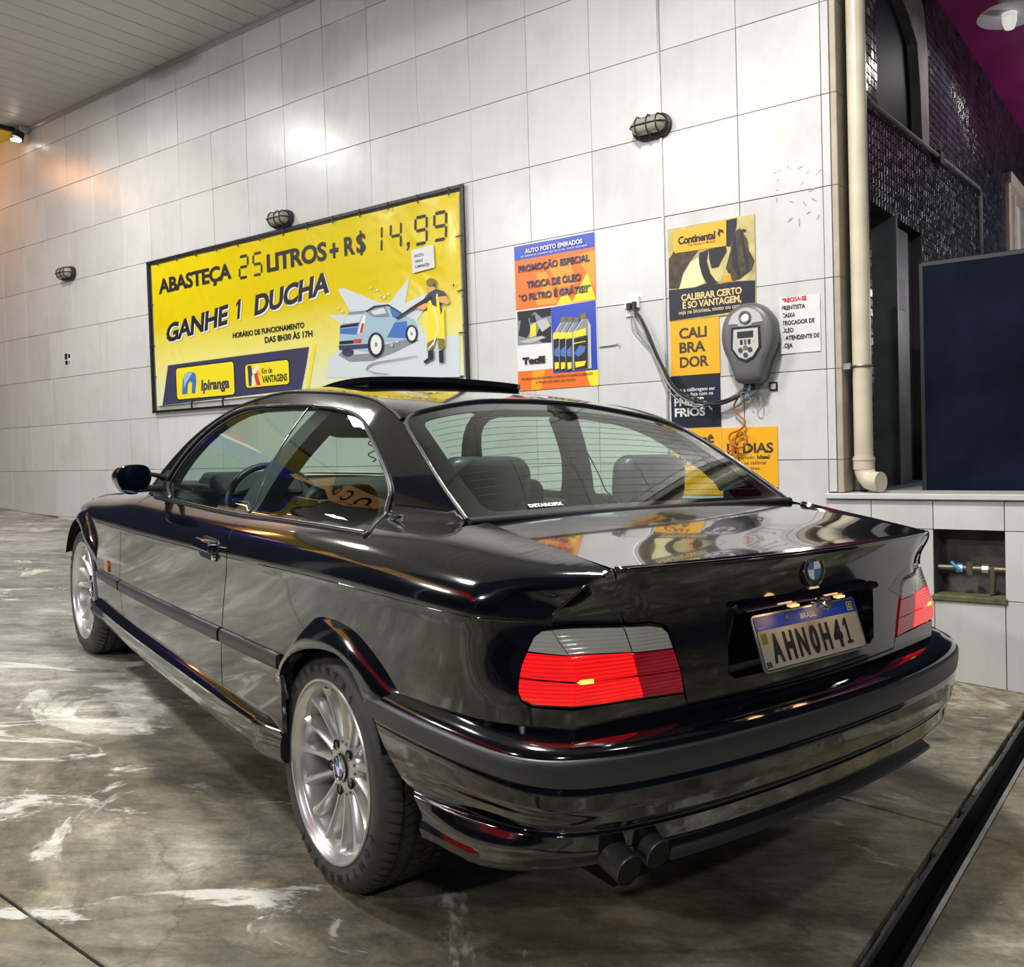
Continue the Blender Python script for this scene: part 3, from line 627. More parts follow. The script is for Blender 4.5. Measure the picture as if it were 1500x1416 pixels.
OIL_ART = [("orange2",[(5.57,2.014),(5.651,2.208),(5.805,2.21),(5.727,2.011)]),("yellow_flat",[(5.795,2.224),(5.864,2.141),(5.917,2.215),(6.033,2.051),(6.086,2.218),(5.936,2.218)]),("orange2",[(5.729,1.951),(5.909,1.946),(5.94,2.113),(5.818,2.121)]),("orange2",[(5.946,1.943),(6.089,1.934),(6.083,2.152),(6.015,2.041)]),("orange",[(5.639,2.008),(5.694,2.106),(5.612,2.204),(5.522,2.21),(5.55,2.012)]),("grey_print",[(5.491,2.23),(5.757,2.231),(5.751,2.442),(5.488,2.439)]),("black_print",[(5.491,2.23),(5.757,2.231),(5.755,2.28),(5.687,2.288),(5.63,2.244),(5.569,2.292),(5.499,2.285)]),("black_print",[(5.519,2.287),(5.579,2.285),(5.597,2.348),(5.565,2.399),(5.496,2.378)]),("black_print",[(5.656,2.354),(5.755,2.325),(5.751,2.442),(5.682,2.436),(5.634,2.405)]),("pump_lite",[(5.638,2.306),(5.716,2.291),(5.753,2.34),(5.684,2.372)]),("yellow_flat",[(5.593,2.325),(5.638,2.31),(5.635,2.39),(5.59,2.398)]),("black_print",[(5.59,2.271),(5.63,2.259),(5.643,2.307),(5.593,2.309)]),("pump_lite",[(5.494,2.416),(5.585,2.405),(5.683,2.395),(5.712,2.409),(5.584,2.432)]),("blue",[(5.757,2.231),(6.086,2.224),(6.087,2.629),(5.759,2.629)]),("grey_print",[(5.765,2.402),(5.826,2.328),(5.872,2.325),(5.824,2.385),(5.814,2.618),(5.762,2.615)]),("pump_lite",[(5.765,2.402),(5.826,2.328),(5.836,2.328),(5.774,2.407),(5.767,2.614),(5.761,2.615)]),("olive",[(5.83,2.299),(5.868,2.297),(5.867,2.325),(5.829,2.325)]),("yellow_flat",[(5.77,2.387),(5.818,2.384),(5.816,2.422),(5.769,2.425)]),("black_print",[(5.769,2.425),(5.816,2.422),(5.809,2.617),(5.762,2.615)]),("yellow_flat",[(5.773,2.565),(5.807,2.564),(5.805,2.602),(5.774,2.607)]),("blue_mid",[(5.771,2.493),(5.81,2.466),(5.808,2.534),(5.775,2.524)]),("grey_print",[(5.812,2.406),(5.873,2.333),(5.918,2.33),(5.871,2.389),(5.861,2.621),(5.809,2.619)]),("pump_lite",[(5.812,2.406),(5.873,2.333),(5.883,2.332),(5.822,2.411),(5.814,2.618),(5.808,2.619)]),("olive",[(5.877,2.303),(5.914,2.302),(5.913,2.33),(5.876,2.33)]),("yellow_flat",[(5.818,2.392),(5.865,2.388),(5.863,2.426),(5.816,2.429)]),("black_print",[(5.816,2.429),(5.863,2.426),(5.856,2.62),(5.809,2.619)]),("yellow_flat",[(5.821,2.569),(5.854,2.568),(5.852,2.605),(5.822,2.611)]),("blue_mid",[(5.818,2.497),(5.857,2.47),(5.855,2.538),(5.822,2.528)]),("grey_print",[(5.861,2.411),(5.921,2.338),(5.966,2.335),(5.919,2.393),(5.909,2.624),(5.858,2.622)]),("pump_lite",[(5.861,2.411),(5.921,2.338),(5.931,2.337),(5.87,2.415),(5.863,2.621),(5.857,2.622)]),("olive",[(5.925,2.308),(5.962,2.307),(5.961,2.334),(5.924,2.334)]),("yellow_flat",[(5.866,2.396),(5.913,2.393),(5.912,2.43),(5.865,2.433)]),("black_print",[(5.865,2.433),(5.912,2.43),(5.905,2.624),(5.858,2.622)]),("yellow_flat",[(5.869,2.573),(5.902,2.571),(5.901,2.609),(5.871,2.614)]),("blue_mid",[(5.867,2.501),(5.905,2.474),(5.903,2.541),(5.871,2.531)]),("grey_print",[(5.92,2.394),(5.992,2.326),(6.028,2.326),(6.049,2.369),(6.047,2.619),(5.917,2.623)]),("pump_lite",[(5.916,2.401),(5.987,2.326),(5.998,2.325),(5.931,2.395),(5.923,2.621),(5.914,2.623)]),("pump_lite",[(6.028,2.326),(6.049,2.369),(6.047,2.619),(6.027,2.62),(6.029,2.367)]),("olive",[(5.975,2.291),(6.02,2.29),(6.019,2.325),(5.975,2.326)]),("yellow_flat",[(5.926,2.393),(6.013,2.378),(6.011,2.42),(5.925,2.431)]),("black_print",[(5.925,2.433),(6.025,2.424),(6.018,2.617),(5.92,2.621)]),("yellow_flat",[(5.924,2.461),(6.01,2.454),(6.01,2.459),(5.923,2.467)]),("yellow_flat",[(5.928,2.573),(6.01,2.572),(5.996,2.6),(5.931,2.607)]),("blue_mid",[(5.925,2.521),(5.963,2.479),(6.009,2.487),(5.999,2.519),(5.952,2.545)])]
TYRE_ART = [("brown_print",[(6.586,2.052),(6.623,2.012),(6.774,2.033),(6.721,2.084),(6.675,2.142),(6.65,2.223),(6.583,2.218)]),("sand",[(6.587,2.039),(6.604,2.009),(6.611,2.03),(6.588,2.052)]),("pale_yellow",[(6.647,2.226),(6.675,2.155),(6.721,2.09),(6.769,2.068),(6.786,2.131),(6.805,2.21),(6.75,2.229)]),("black_print",[(6.777,2.046),(6.835,2.035),(6.823,2.097),(6.842,2.163),(6.891,2.22),(6.862,2.223),(6.819,2.215),(6.792,2.17),(6.775,2.104)]),("black_print",[(6.835,2.035),(6.938,2.031),(6.944,2.063),(6.908,2.109),(6.893,2.138),(6.85,2.139),(6.837,2.086)]),("sand",[(6.842,2.163),(6.893,2.138),(6.934,2.163),(6.905,2.222),(6.877,2.212)]),("black_print",[(6.945,1.898),(7.007,1.895),(7.003,1.941),(6.965,2.041),(6.941,2.032)]),("brown_print",[(6.935,2.15),(6.965,2.06),(6.985,1.969),(7.023,1.951),(7.062,2.012),(7.103,2.135),(7.085,2.176),(7.016,2.217),(6.975,2.224)]),("black_print",[(6.972,2.061),(6.989,1.976),(6.998,1.975),(7.005,2.109),(7.023,2.205),(7.013,2.216),(6.977,2.149)]),("black_print",[(7.023,1.963),(7.033,1.968),(7.073,2.15),(7.065,2.179),(7.055,2.181)]),("black_print",[(7.059,1.97),(7.058,1.973),(7.056,1.975),(7.052,1.976),(7.047,1.976),(7.042,1.976),(7.037,1.974),(7.033,1.971),(7.03,1.968),(7.03,1.965),(7.031,1.962),(7.033,1.96),(7.037,1.959),(7.042,1.959),(7.047,1.959),(7.052,1.961),(7.056,1.964),(7.059,1.967)]),("sand",[(7.069,2.038),(7.106,2.031),(7.105,2.135),(7.074,2.076)]),("orange2",[(6.934,2.188),(6.962,2.179),(6.968,2.223),(6.912,2.223)]),("dark_slate",[(6.583,2.225),(6.746,2.228),(6.819,2.215),(6.904,2.228),(7.002,2.227),(7.103,2.234),(7.099,2.378),(6.581,2.395)]),("amber_print",[(6.618,1.907),(6.945,1.898),(6.941,2.032),(6.626,2.028)])]
CABLES = {"main":[(6.361,2.302),(6.418,2.378),(6.473,2.498),(6.545,2.637),(6.608,2.744),(6.692,2.817),(6.796,2.859),(6.899,2.872),(7.001,2.844),(7.053,2.807),(7.078,2.751)],"second":[(6.352,2.324),(6.385,2.413),(6.459,2.516),(6.531,2.655),(6.598,2.758),(6.683,2.831),(6.792,2.877),(6.891,2.864),(6.981,2.832),(7.038,2.799),(7.067,2.75)],"thin":[(6.342,2.331),(6.349,2.409),(6.415,2.493),(6.489,2.576),(6.53,2.686),(6.585,2.78),(6.669,2.853),(6.766,2.88),(6.817,2.868)],"thin2":[(6.37,2.319),(6.449,2.419),(6.516,2.559),(6.587,2.69),(6.65,2.777),(6.755,2.827),(6.834,2.861),(6.94,2.852),(7.029,2.827),(7.061,2.8)],"orange":[(7.045,2.806),(6.996,2.862),(6.98,2.897),(7.003,2.935),(7.034,2.965),(7.029,2.994),(7.001,3.014),(6.96,3.028),(6.943,3.056),(6.974,3.094),(7.014,3.105),(7.05,3.081),(7.04,3.037),(7.008,3.022),(6.984,3.05),(6.974,3.094),(6.965,3.13),(6.985,3.152),(6.976,3.181)],"orange2":[(6.913,3.136),(6.95,3.119),(6.982,3.101),(6.989,3.145),(6.965,3.166),(6.996,3.181),(7.02,3.196),(7.011,3.218)],"loop":[(7.077,2.808),(7.107,2.839),(7.099,2.881),(7.106,2.91),(7.129,2.911),(7.138,2.869),(7.123,2.839),(7.092,2.845),(7.106,2.889)],"teal":[(7.045,2.806),(7.069,2.822),(7.1,2.817),(7.132,2.804),(7.154,2.82),(7.123,2.839)],"knot":[(6.829,2.868)]}
def spl(xs,ys):
    xs=np.array(xs,float); ys=np.array(ys,float); n=len(xs); h=np.diff(xs)
    A=np.zeros((n,n)); b=np.zeros(n); A[0,0]=A[-1,-1]=1
    for i in range(1,n-1):
        A[i,i-1]=h[i-1];A[i,i]=2*(h[i-1]+h[i]);A[i,i+1]=h[i]
        b[i]=6*((ys[i+1]-ys[i])/h[i]-(ys[i]-ys[i-1])/h[i-1])
    M=np.linalg.solve(A,b)
    def f(x):
        x=np.asarray(x,float); xc=np.clip(x,xs[0],xs[-1]); i=np.clip(np.searchsorted(xs,xc)-1,0,n-2)
        t0=xs[i+1]-xc;t1=xc-xs[i];hi=h[i]
        v=M[i]*t0**3/(6*hi)+M[i+1]*t1**3/(6*hi)+(ys[i]/hi-M[i]*hi/6)*t0+(ys[i+1]/hi-M[i+1]*hi/6)*t1
        s0=(ys[1]-ys[0])/h[0]-h[0]*M[1]/6; s1=(ys[-1]-ys[-2])/h[-1]+h[-1]*M[-2]/6
        return v+np.where(x<xs[0],(x-xs[0])*s0,0)+np.where(x>xs[-1],(x-xs[-1])*s1,0)
    return f
def sm(x,a,b):
    t=np.clip((np.asarray(x,float)-a)/(b-a),0,1); return t*t*(3-2*t)
def smax(a,b,k):
    h=np.clip(.5+.5*(a-b)/k,0,1); return b*(1-h)+a*h+k*h*(1-h)
Yp=spl([-.84,-.80,-.765,-.73,-.69,-.62,-.5,-.3,0,.5,1.2,1.8,2.3,2.7,3.0,3.15,3.3,3.4],[.60,.655,.697,.735,.766,.795,.818,.837,.848,.855,.857,.852,.836,.812,.772,.740,.67,.56])
Zc=spl([-.85,-.5,0,.63,1.15,1.92,2.4,2.9,3.4],[.812,.812,.800,.764,.737,.698,.676,.655,.63])   # crease height
ZE=spl([-.85,-.79,-.3,0,.4,.8,1.3,1.75,2.0,2.4,2.9,3.2,3.4],[.917,.921,.953,.947,.922,.900,.878,.860,.847,.802,.748,.70,.66])
RW=.3145; TR=.2985
def shoulder(x,z):
    zc=Zc(x); zE=ZE(x); yE=.57+0*x; a=Yp(x)-.004-yE
    t=np.clip((z-zc)/(zE-zc),0,1)
    n=2.25
    tc=.962; y=yE+a*(1-np.minimum(t,tc)**n)**(1/n)
    sl=-(1-tc**n)**(1/n-1)*tc**(n-1)
    y=y+np.where(z>zc+tc*(zE-zc),a*sl*((z-zc)/(zE-zc)-tc),0)
    # below the crease
    lo=Yp(x)-.004+.05*np.clip(zc-z,0,.02)*0-.10*np.clip((.50-z),0,1)**1.5-.02*np.clip((z-.62)/.2,0,1)*0
    # faint crease: surface turns under by a few degrees just below it
    dd=np.clip(zc-z,0,None); dd=dd*dd/(dd+.008); lo=lo-.055*dd*np.exp(-dd/.10)
    return np.where(z<zc,lo,y)
def pillar(x,z):
    y=.742-.35*(z-.87)-.744*np.clip(z-.87,0,None)**2-1.6*.02*np.log1p(np.exp(np.clip((.84-z)/.02,-30,30)))
    y=y-.185*np.clip(.30-x,0,None)**1.3-.03*np.clip(x-1.4,0,None)**2
    return y-3*sm(x,1.92,2.5)*sm(z,.80,.90)-.0
ARCH=[(.222,.350),(.222,.44),(.219,.504),(.190,.535),(.151,.562),(.11,.588),(.068,.609),(.015,.628),(-.039,.641),(-.09,.649),(-.142,.652),(-.18,.647),(-.218,.634),(-.262,.600),(-.285,.57)]
BULGE=[(.262,.35),(.262,.50),(.215,.555),(.149,.600),(.095,.647),(.055,.681),(-.005,.708),(-.093,.716),(-.178,.709),(-.247,.686),(-.311,.654),(-.372,.612),(-.40,.57)]
def Sd(x,z):
    x=np.asarray(x,float); z=np.asarray(z,float)
    return smax(shoulder(x,z),pillar(x,z),.045+.045*(1-sm(x,-.05,.25)))-.05*(1-sm(x,-.72,-.58))*sm(z,.66,.82)*(1-sm(z,.84,.92))
LEAN=spl([.60,.66,.74,.82,.88,.905,.925],[-.008,-.006,.0,.006,.002,-.004,-.012])
def Rr(y,z):
    y=np.abs(np.asarray(y,float)); return -.838+.05*(y/.6)**2+LEAN(z)+.045*sm(y,.5,.68)*np.exp(-((z-.815)/.065)**2)
RC=spl([.05,.2,.5,.9,1.2,1.4],[1.285,1.315,1.338,1.340,1.325,1.295])
def roof_z(x,y):
    e=spl([-.1,.2,.5,.9,1.2,1.4],[1.225,1.262,1.278,1.275,1.255,1.225])(x)
    q=np.abs(y)/.56
    return RC(x)-(RC(x)-e)*(.55*q**2+.45*q**6)
def deck_z(x,y):
    z=ZE(x)-.001; return z+.012*(1-(y/.6)**2)*sm(x,-.80,-.6)
# ================================================================== the setting
def L(u, v, d=0.0):          # wall-local coordinates: u right, v down, d towards the camera
    return (u, -d, -v)
def sheet(mb, u0, v0, u1, v1, d0, d1, m, bev=0.0):
    return mb.box((min(u0, u1), -max(d0, d1), -max(v0, v1)), (max(u0, u1), -min(d0, d1), -min(v0, v1)), m, bev)
def art(mb, poly, d, m, fn=None):
    V = [L(u, v, d + (fn(u, v) if fn else 0)) for u, v in poly]
    A = sum(poly[i][0] * poly[(i + 1) % len(poly)][1] - poly[(i + 1) % len(poly)][0] * poly[i][1] for i in range(len(poly)))
    from mathutils.geometry import tessellate_polygon
    T = tessellate_polygon([[Vector((u, -v, 0)) for u, v in poly]])
    F = []
    for t in T:
        a, b, c = [Vector(V[i]) for i in t]
        F.append(tuple(t) if (b - a).cross(c - a).y < 0 else tuple(t[::-1]))
    return mb.add(V, F, m)
ONE = [[(0.12, 0), (0.34, 0), (0.34, 1), (0.17, 1), (-0.04, .84), (-0.04, .66), (0.12, .77)], [(-.02, 0), (.36, 0), (.36, .11), (.24, .11), (.24, 1), (.12, 1), (-.04, .80), (-.04, .66), (.10, .80), (.10, .11), (-.02, .11)]]
def wtext(mb, body, u, v, w, h, d, m, bold=0.02, tight=1.0, skew=0.0, rise=0.0, fn=None):
    mb.marks.append(len(mb.V))
    if body == '1': P = np.array([(x * h + skew * y * h, y * h) for x, y in ONE[0]]); F = [tuple(range(len(P)))]
    else: P, F = text_fit(body, 0, 0, w, h, bold + 0.012, tight, skew)
    V = [L(u + x, v - y - rise * x, d + (fn(u + x, v - y) if fn else 0)) for x, y in P]
    return mb.add(V, F, m)

# ---- back wall: backing and one object per ceramic tile
TU, TV = 0.468, 0.4538
mb = MB()
zt = 0.32
poly = [(-4.3, zt), (7.55, zt), (7.55, -vfloor(7.55)), (-4.3, -vfloor(-4.3))]
mb.prism(poly, 0.012, 0.22, M['grout'])
wall = tag(mb.build('wall_back', mw=MW), kind='structure')
def tile_poly(u0, v0, u1, v1, g=0.0018):
    u0 += g; u1 -= g; v0 += g; v1 -= g
    fa = vfloor(u0) - 0.002; fb = vfloor(u1) - 0.002
    if v0 >= min(fa, fb): return None
    return [(u0, v0), (u1, v0), (u1, min(v1, fb)), (u0, min(v1, fa))]
def tile_obj(poly, parent, shared={}):
    (u0, v0), (u1, _), (_, v1b), (_, v1a) = poly
    key = (round(u1 - u0, 4), round(v1b - v0, 4), round(v1a - v0, 4))
    if key not in shared:
        m2 = MB(); b = 0.0012
        q = [(0, 0), (u1 - u0, 0), (u1 - u0, v1b - v0), (0, v1a - v0)]
        qi = [(b, b), (u1 - u0 - b, b), (u1 - u0 - b, v1b - v0 - b), (b, v1a - v0 - b)]
        V = [(a, 0.012, -c) for a, c in q] + [(a, b, -c) for a, c in q] + [(a, 0.0, -c) for a, c in qi]
        F = [(8, 9, 10, 11)] + [(i, (i + 1) % 4, 4 + (i + 1) % 4, 4 + i) for i in range(4)] + [(4 + i, 4 + (i + 1) % 4, 8 + (i + 1) % 4, 8 + i) for i in range(4)]
        m2.add(V, F, M['tile'])
        o = m2.build('tile', parent); shared[key] = o.data
    else:
        o = bpy.data.objects.new('tile', shared[key]); link(o, parent)
    o.location = (u0, random.uniform(-0.0008, 0.0008), -v0)
    o.rotation_euler = (random.uniform(-1, 1) * 0.0022, 0, random.uniform(-1, 1) * 0.0022)
    return o
for c in range(-6, 16):
    for r in range(-1, 10):
        v0 = r * TV if r >= 0 else -0.236
        v1 = (r + 1) * TV
        if r == 9 and c < 13: continue
        u1 = (c + 1) * TU if c < 15 else 7.478
        p = tile_poly(c * TU, v0, u1, v1)
        if p: tile_obj(p, wall)
for r in range(0, 8):
    p = tile_poly(7.478, r * TV, 7.522, min((r + 1) * TV, 3.34)); tile_obj(p, wall)
# corner trim beside the downpipe
mb = MB(); sheet(mb, 7.524, -0.3, 7.556, 3.342, -0.14, -0.001, M['cream'], 0.003)
for r in range(8): sheet(mb, 7.5235, (r + 1) * TV - 0.002, 7.5565, (r + 1) * TV + 0.002, -0.10, 0.0003, M['grout'])
tag(mb.build('trim_1', mw=MW), kind='structure')
# wide expansion joint strip
mb = MB(); sheet(mb, 6.546, -0.23, 6.563, 3.6, 0.0005, 0.009, M['alu'], 0.003)
tag(mb.build('joint_strip', mw=MW), 'narrow grey expansion joint strip running straight down the white tiled wall', 'joint')

# ---- ledge (plinth) at the right
mb = MB()
mb.prism([(7.47, -3.376), (10.2, -3.376), (10.2, -vfloor(10.2)), (7.47, -vfloor(7.47))], 0.165, 0.30, M['concrete'])
for (a, b, c, d) in ((7.47, 3.376, 7.985, 4.3), (8.30, 3.376, 10.2, 4.4), (7.985, 3.376, 8.30, 3.515), (7.985, 3.835, 8.30, 4.3)):
    d0 = min(d, vfloor(a)) ; d1 = min(d, vfloor(b if False else c))
    mb.prism([(a, -b), (c, -b), (c, -(d if d < 4.2 else vfloor(c))), (a, -(d if d < 4.2 else vfloor(a)))], 0.012, 0.165, M['concrete'])
ledge = tag(mb.build('wall_plinth', mw=MW), kind='structure')
cols = [7.47, 7.69, 7.985, 8.30, 8.62, 8.94, 9.26, 9.58, 9.9, 10.2]; rows = [3.376, 3.515, 3.835, 4.5]
for i in range(len(cols) - 1):
    for j in range(3):
        if i == 2 and j == 1: continue
        p = tile_poly(cols[i], rows[j], cols[i + 1], rows[j + 1])
        if p: tile_obj(p, ledge)
mb = MB(); sheet(mb, 7.462, 3.346, 10.2, 3.374, -0.28, 0.022, M['tile'], 0.004)
mb.build('ledge_cap', ledge)
mb = MB(); sheet(mb, 7.975, 3.822, 8.31, 3.852, -0.10, 0.012, M['moss'], 0.006)
mb.build('niche_sill', ledge)
# pipework in the niche
t = empty('water_valve', label='dirty water pipe with a small blue tap handle inside the wall niche', cat='valve', mw=MW @ Matrix.Translation(Vector(L(8.0, 3.70, -0.06))))
mb = MB(); mb.cyl((-0.01, 0, 0), (0.31, 0, 0), 0.014, M['brass']); mb.build('pipe', t, 40)
mb = MB()
for x in (0.075, 0.19): mb.cyl((x, 0, 0), (x + 0.03, 0, 0), 0.022, M['alu'], 8)
mb.cyl((0.135, 0, -0.03), (0.135, 0, 0.03), 0.02, M['brass'], 12); mb.build('fitting', t, 30)
mb = MB(); mb.tube([(0.235, 0, 0.01), (0.235, 0, -0.05), (0.23, 0.0, -0.115)], 0.016, M['brass']); mb.build('pipe', t, 40)
mb = MB(); mb.tube([(0.06, -0.03, 0.03), (0.08, -0.045, 0.012), (0.11, -0.045, -0.01)], 0.009, M['bluevalve']); mb.build('handle', t, 40)

# ---- recess at the right: mosaic side wall, soffit, panel, door, window
t = MB()
PX = 7.62
def mosaic_ok(y, v):
    if 0.42 < y < 1.46 and v < 1.30: return False       # blocked-up opening
    if 0.30 < y < 1.28 and v > 1.83: return False       # doorway
    if 4.0 < y < 5.2 and 0.80 < v < 2.3: return False   # window
    return True
V = []; F = []; k = 0
p_ = 0.05
rs = np.random.RandomState(3)
for iy in range(int(5.8 / p_)):
    for iv in range(int(5.2 / p_)):
        y0 = 0.14 + iy * p_; v0 = -1.85 + iv * p_
        if not mosaic_ok(y0 + p_ / 2, v0 + p_ / 2) or v0 > 3.34: continue
        if y0 > 1.4 and v0 < 0.25: continue
        g = 0.003; tx = rs.uniform(-1, 1) * 0.0013; ty = rs.uniform(-1, 1) * 0.0013
        a, b, c, d = y0 + g, y0 + p_ - g, -(v0 + g), -(v0 + p_ - g)
        o = len(V)
        V += [(PX, a, c), (PX, b, c), (PX, b, d), (PX, a, d)]
        i_ = 0.003
        V += [(PX + 0.006 + tx + ty, a + i_, c - i_), (PX + 0.006 - tx + ty, b - i_, c - i_), (PX + 0.006 - tx - ty, b - i_, d + i_), (PX + 0.006 + tx - ty, a + i_, d + i_)]
        F += [(o + 4, o + 5, o + 6, o + 7)] + [(o + q, o + (q + 1) % 4, o + 4 + (q + 1) % 4, o + 4 + q) for q in range(4)]
mbm = MB(); mbm.add(V, F, M['mosaic'])
mb = MB()
def pbox(y0, v0, y1, v1): mb.box((PX - 0.12, y0, -v1), (PX - 0.001, y1, -v0), M['mosaic_grout'])
pbox(0.14, -1.9, 0.42, 1.83); pbox(0.14, 1.83, 0.30, 3.34); pbox(0.42, 1.30, 4.0, 1.83); pbox(1.46, -1.9, 4.0, 1.30); pbox(1.28, 1.83, 4.0, 3.34); pbox(4.0, -1.9, 5.2, 0.80); pbox(4.0, 2.3, 5.2, 3.34); pbox(5.2, -1.9, 6.0, 3.34)
wside = tag(mb.build('wall_side', mw=MW), kind='structure')
o = mbm.build('mosaic', wside); tag(o, kind='stuff')
mb = MB(); mb.box((PX - 0.5, 0.38, -1.34), (PX - 0.05, 1.5, 1.9), M['bluepanel']); mb.box((PX - 0.6, 0.26, -3.34), (PX - 0.3, 1.3, -1.80), M['void'])
tag(mb.build('wall_side', mw=MW), kind='structure')
mb = MB()
strip = [(0.45, -0.35), (0.70, 0.30), (0.84, 0.55), (1.05, 0.62), (1.22, 0.72), (1.27, 0.95), (1.30, 1.28), (1.46, 1.30), (1.46, 0.70), (1.38, 0.45), (1.2, 0.35), (1.0, 0.2), (0.8, -0.2)]
mb.prism([(y, -v) for y, v in strip], PX - 0.05, PX + 0.012, M['concrete'], 'x')
mb.build('rough_render', wside)
mb = MB(); mb.tube([(PX + 0.03, 0.20, -1.372), (PX + 0.03, 1.6, -1.30), (PX + 0.03, 2.80, -1.235), (PX + 0.03, 2.85, -1.28), (PX + 0.03, 2.85, -3.3)], 0.014, M['concrete'], 8)
mb.box((PX + 0.0, 1.58, -1.34), (PX + 0.05, 1.68, -1.26), M['rubber'], 0.005)
tag(mb.build('conduit_pipe', mw=MW), 'thin grey conduit crossing the dark mosaic wall and turning down', 'conduit')
# door leaf
t = empty('metal_door', label='grey metal door with a dark sticker in the dark doorway', cat='door', mw=MW @ Matrix.Translation((PX - 0.10, 0.70, -3.34)))
mb = MB(); mb.box((0, 0.02, 0.0), (0.04, 0.56, 1.50), M['doorgrey'], 0.004); mb.build('door_panel', t)
mb = MB(); mb.box((-0.03, 0.0, 0.0), (0.115, 0.035, 1.52), M['doorgrey'], 0.004); mb.build('door_frame', t)
mb = MB(); mb.box((0.04, 0.28, 1.02), (0.043, 0.42, 1.20), M['navy']); mb.build('sticker', t)
for z in (0.98, 0.62, 0.50):
    mb = MB(); mb.box((0.03, 0.10, z), (0.07, 0.19, z + 0.02), M['frame'], 0.003); mb.build('hinge', t)
# far window
t = empty('window_1', mw=MW @ Matrix.Translation((PX, 4.03, -2.28))); t['kind'] = 'structure'
mb = MB(); mb.box((-0.10, 0, 0), (0.03, 0.10, 1.46), M['cream'], 0.005); mb.box((-0.10, 0, 1.36), (0.05, 1.15, 1.46), M['cream'], 0.005); mb.box((-0.10, 0.45, 0), (0.0, 0.52, 1.4), M['cream'], 0.005); mb.box((-0.10, 1.05, 0), (0.03, 1.15, 1.46), M['cream'], 0.005); mb.build('window_frame', t)
mb = MB(); mb.box((-0.07, 0.1, 0), (-0.06, 1.05, 1.36), M['ice']); mb.build('pane', t)
# soffit
mb = MB(); mb.box((PX - 0.1, 1.38, -0.25), (13.5, 7.5, 0.1), M['purple'])
tag(mb.build('ceiling_soffit', mw=MW), kind='structure')
t = empty('dish_lamp', label='white dish ceiling lamp under the purple soffit', cat='lamp', mw=MW @ Matrix.Translation((8.03, 1.9, -0.40)))
mb = MB(); mb.lathe([(0.0, 0.02), (0.06, 0.018), (0.19, -0.004), (0.195, -0.014), (0.185, -0.016), (0.05, -0.002), (0.0, 0.0)], M['white'], 32, 'z'); mb.build('shade', t, 40)
mb = MB(); mb.lathe([(0.05, 0.0), (0.085, 0.15)], M['pump_lite'], 20, 'z'); mb.build('mount', t, 40)
mb = MB(); mb.lathe([(0.0, -0.10), (0.03, -0.095), (0.045, -0.05), (0.045, -0.003)], M['soft_bulb'], 16, 'z'); mb.build('bulb', t, 60)
# far back of the recess
mb = MB(); mb.box((PX, 6.1, -3.34), (13.5, 6.3, 0.1), M['far_dark']); mb.box((PX, 0.28, -3.9), (13.5, 6.2, -3.346), M['grout'])
tag(mb.build('wall_recess', mw=MW), kind='structure')
# navy panel
t = empty('steel_panel', label='tall navy steel sheet standing on the ledge beside the dark doorway', cat='panel', mw=MW @ Matrix.Translation((7.875, 0.285, -3.345)))
mb = MB(); mb.box((0, 0, 0), (2.3, 0.03, 1.13), M['bluepanel'], 0.004); mb.build('sheet', t)
mb = MB(); mb.box((-0.012, -0.004, 0), (0.012, 0.04, 1.14), M['frame'], 0.003); mb.box((0, -0.004, 1.12), (2.3, 0.04, 1.145), M['frame'], 0.003); mb.build('frame', t)

# ---- downpipe
t = empty('downpipe', label='cream plastic downpipe with an elbow resting on the ledge', cat='pipe', mw=MW @ Matrix.Translation((7.634, 0.075, 0)))
mb = MB(); mb.cyl((0, 0, 0.235), (0, 0, -3.2), 0.047, M['pipe'], 28); mb.build('pipe', t, 40)
mb = MB(); mb.cyl((0, 0, -3.165), (0, 0, -3.23), 0.053, M['pipe'], 28); mb.cyl((0, 0, -3.175), (0, 0, -3.185), 0.056, M['pipe'], 28)
mb.tube([(0, 0, -3.2), (0.002, 0, -3.235), (0.012, -0.004, -3.262), (0.034, -0.012, -3.284), (0.062, -0.022, -3.292), (0.095, -0.034, -3.292)], 0.05, M['pipe'], 24); mb.build('elbow', t, 50)
mb = MB(); mb.tube([(0.05 * math.cos(a), 0.05 * math.sin(a), -2.715) for a in [2 * math.pi * k / 24 for k in range(24)]], 0.006, M['steel'], 6, closed=True); mb.box((-0.11, -0.062, -2.73), (-0.04, -0.045, -2.70), M['steel']); mb.build('clamp', t, 40)

# ---- canopy ceiling in boards
cl = empty('ceiling', mw=MW); cl['kind'] = 'structure'
mb = MB(); mb.box((-0.80, -4.4, 0.262), (11.5, 0.25, 0.33), M['grout']); mb.build('ceiling_backing', cl)
nb = 60; bw = 12.3 / nb
bm_ = MB(); bm_.box((0.004, -4.4, 0.238), (bw - 0.004, 0.0, 0.262), M['ceil'], 0.004); b0 = bm_.build('ceiling_board', cl); b0.location.x = -0.80
for k in range(1, nb):
    o = b0.copy(); COL.objects.link(o); o.parent = cl; o.location.x = -0.80 + k * bw
mb = MB(); mb.box((-0.80, -0.03, 0.205), (7.53, 0.0, 0.238), M['alu'], 0.004); tag(mb.build('trim_2', mw=MW), kind='structure')
mb = MB(); mb.box((-2.2, -3.0, 0.215), (-0.84, 0.2, 0.30), M['yellow_flat']); mb.box((-0.84, -4.4, 0.20), (-0.79, 0.0, 0.262), M['rubber'])
tag(mb.build('trim_3', mw=MW), kind='structure')
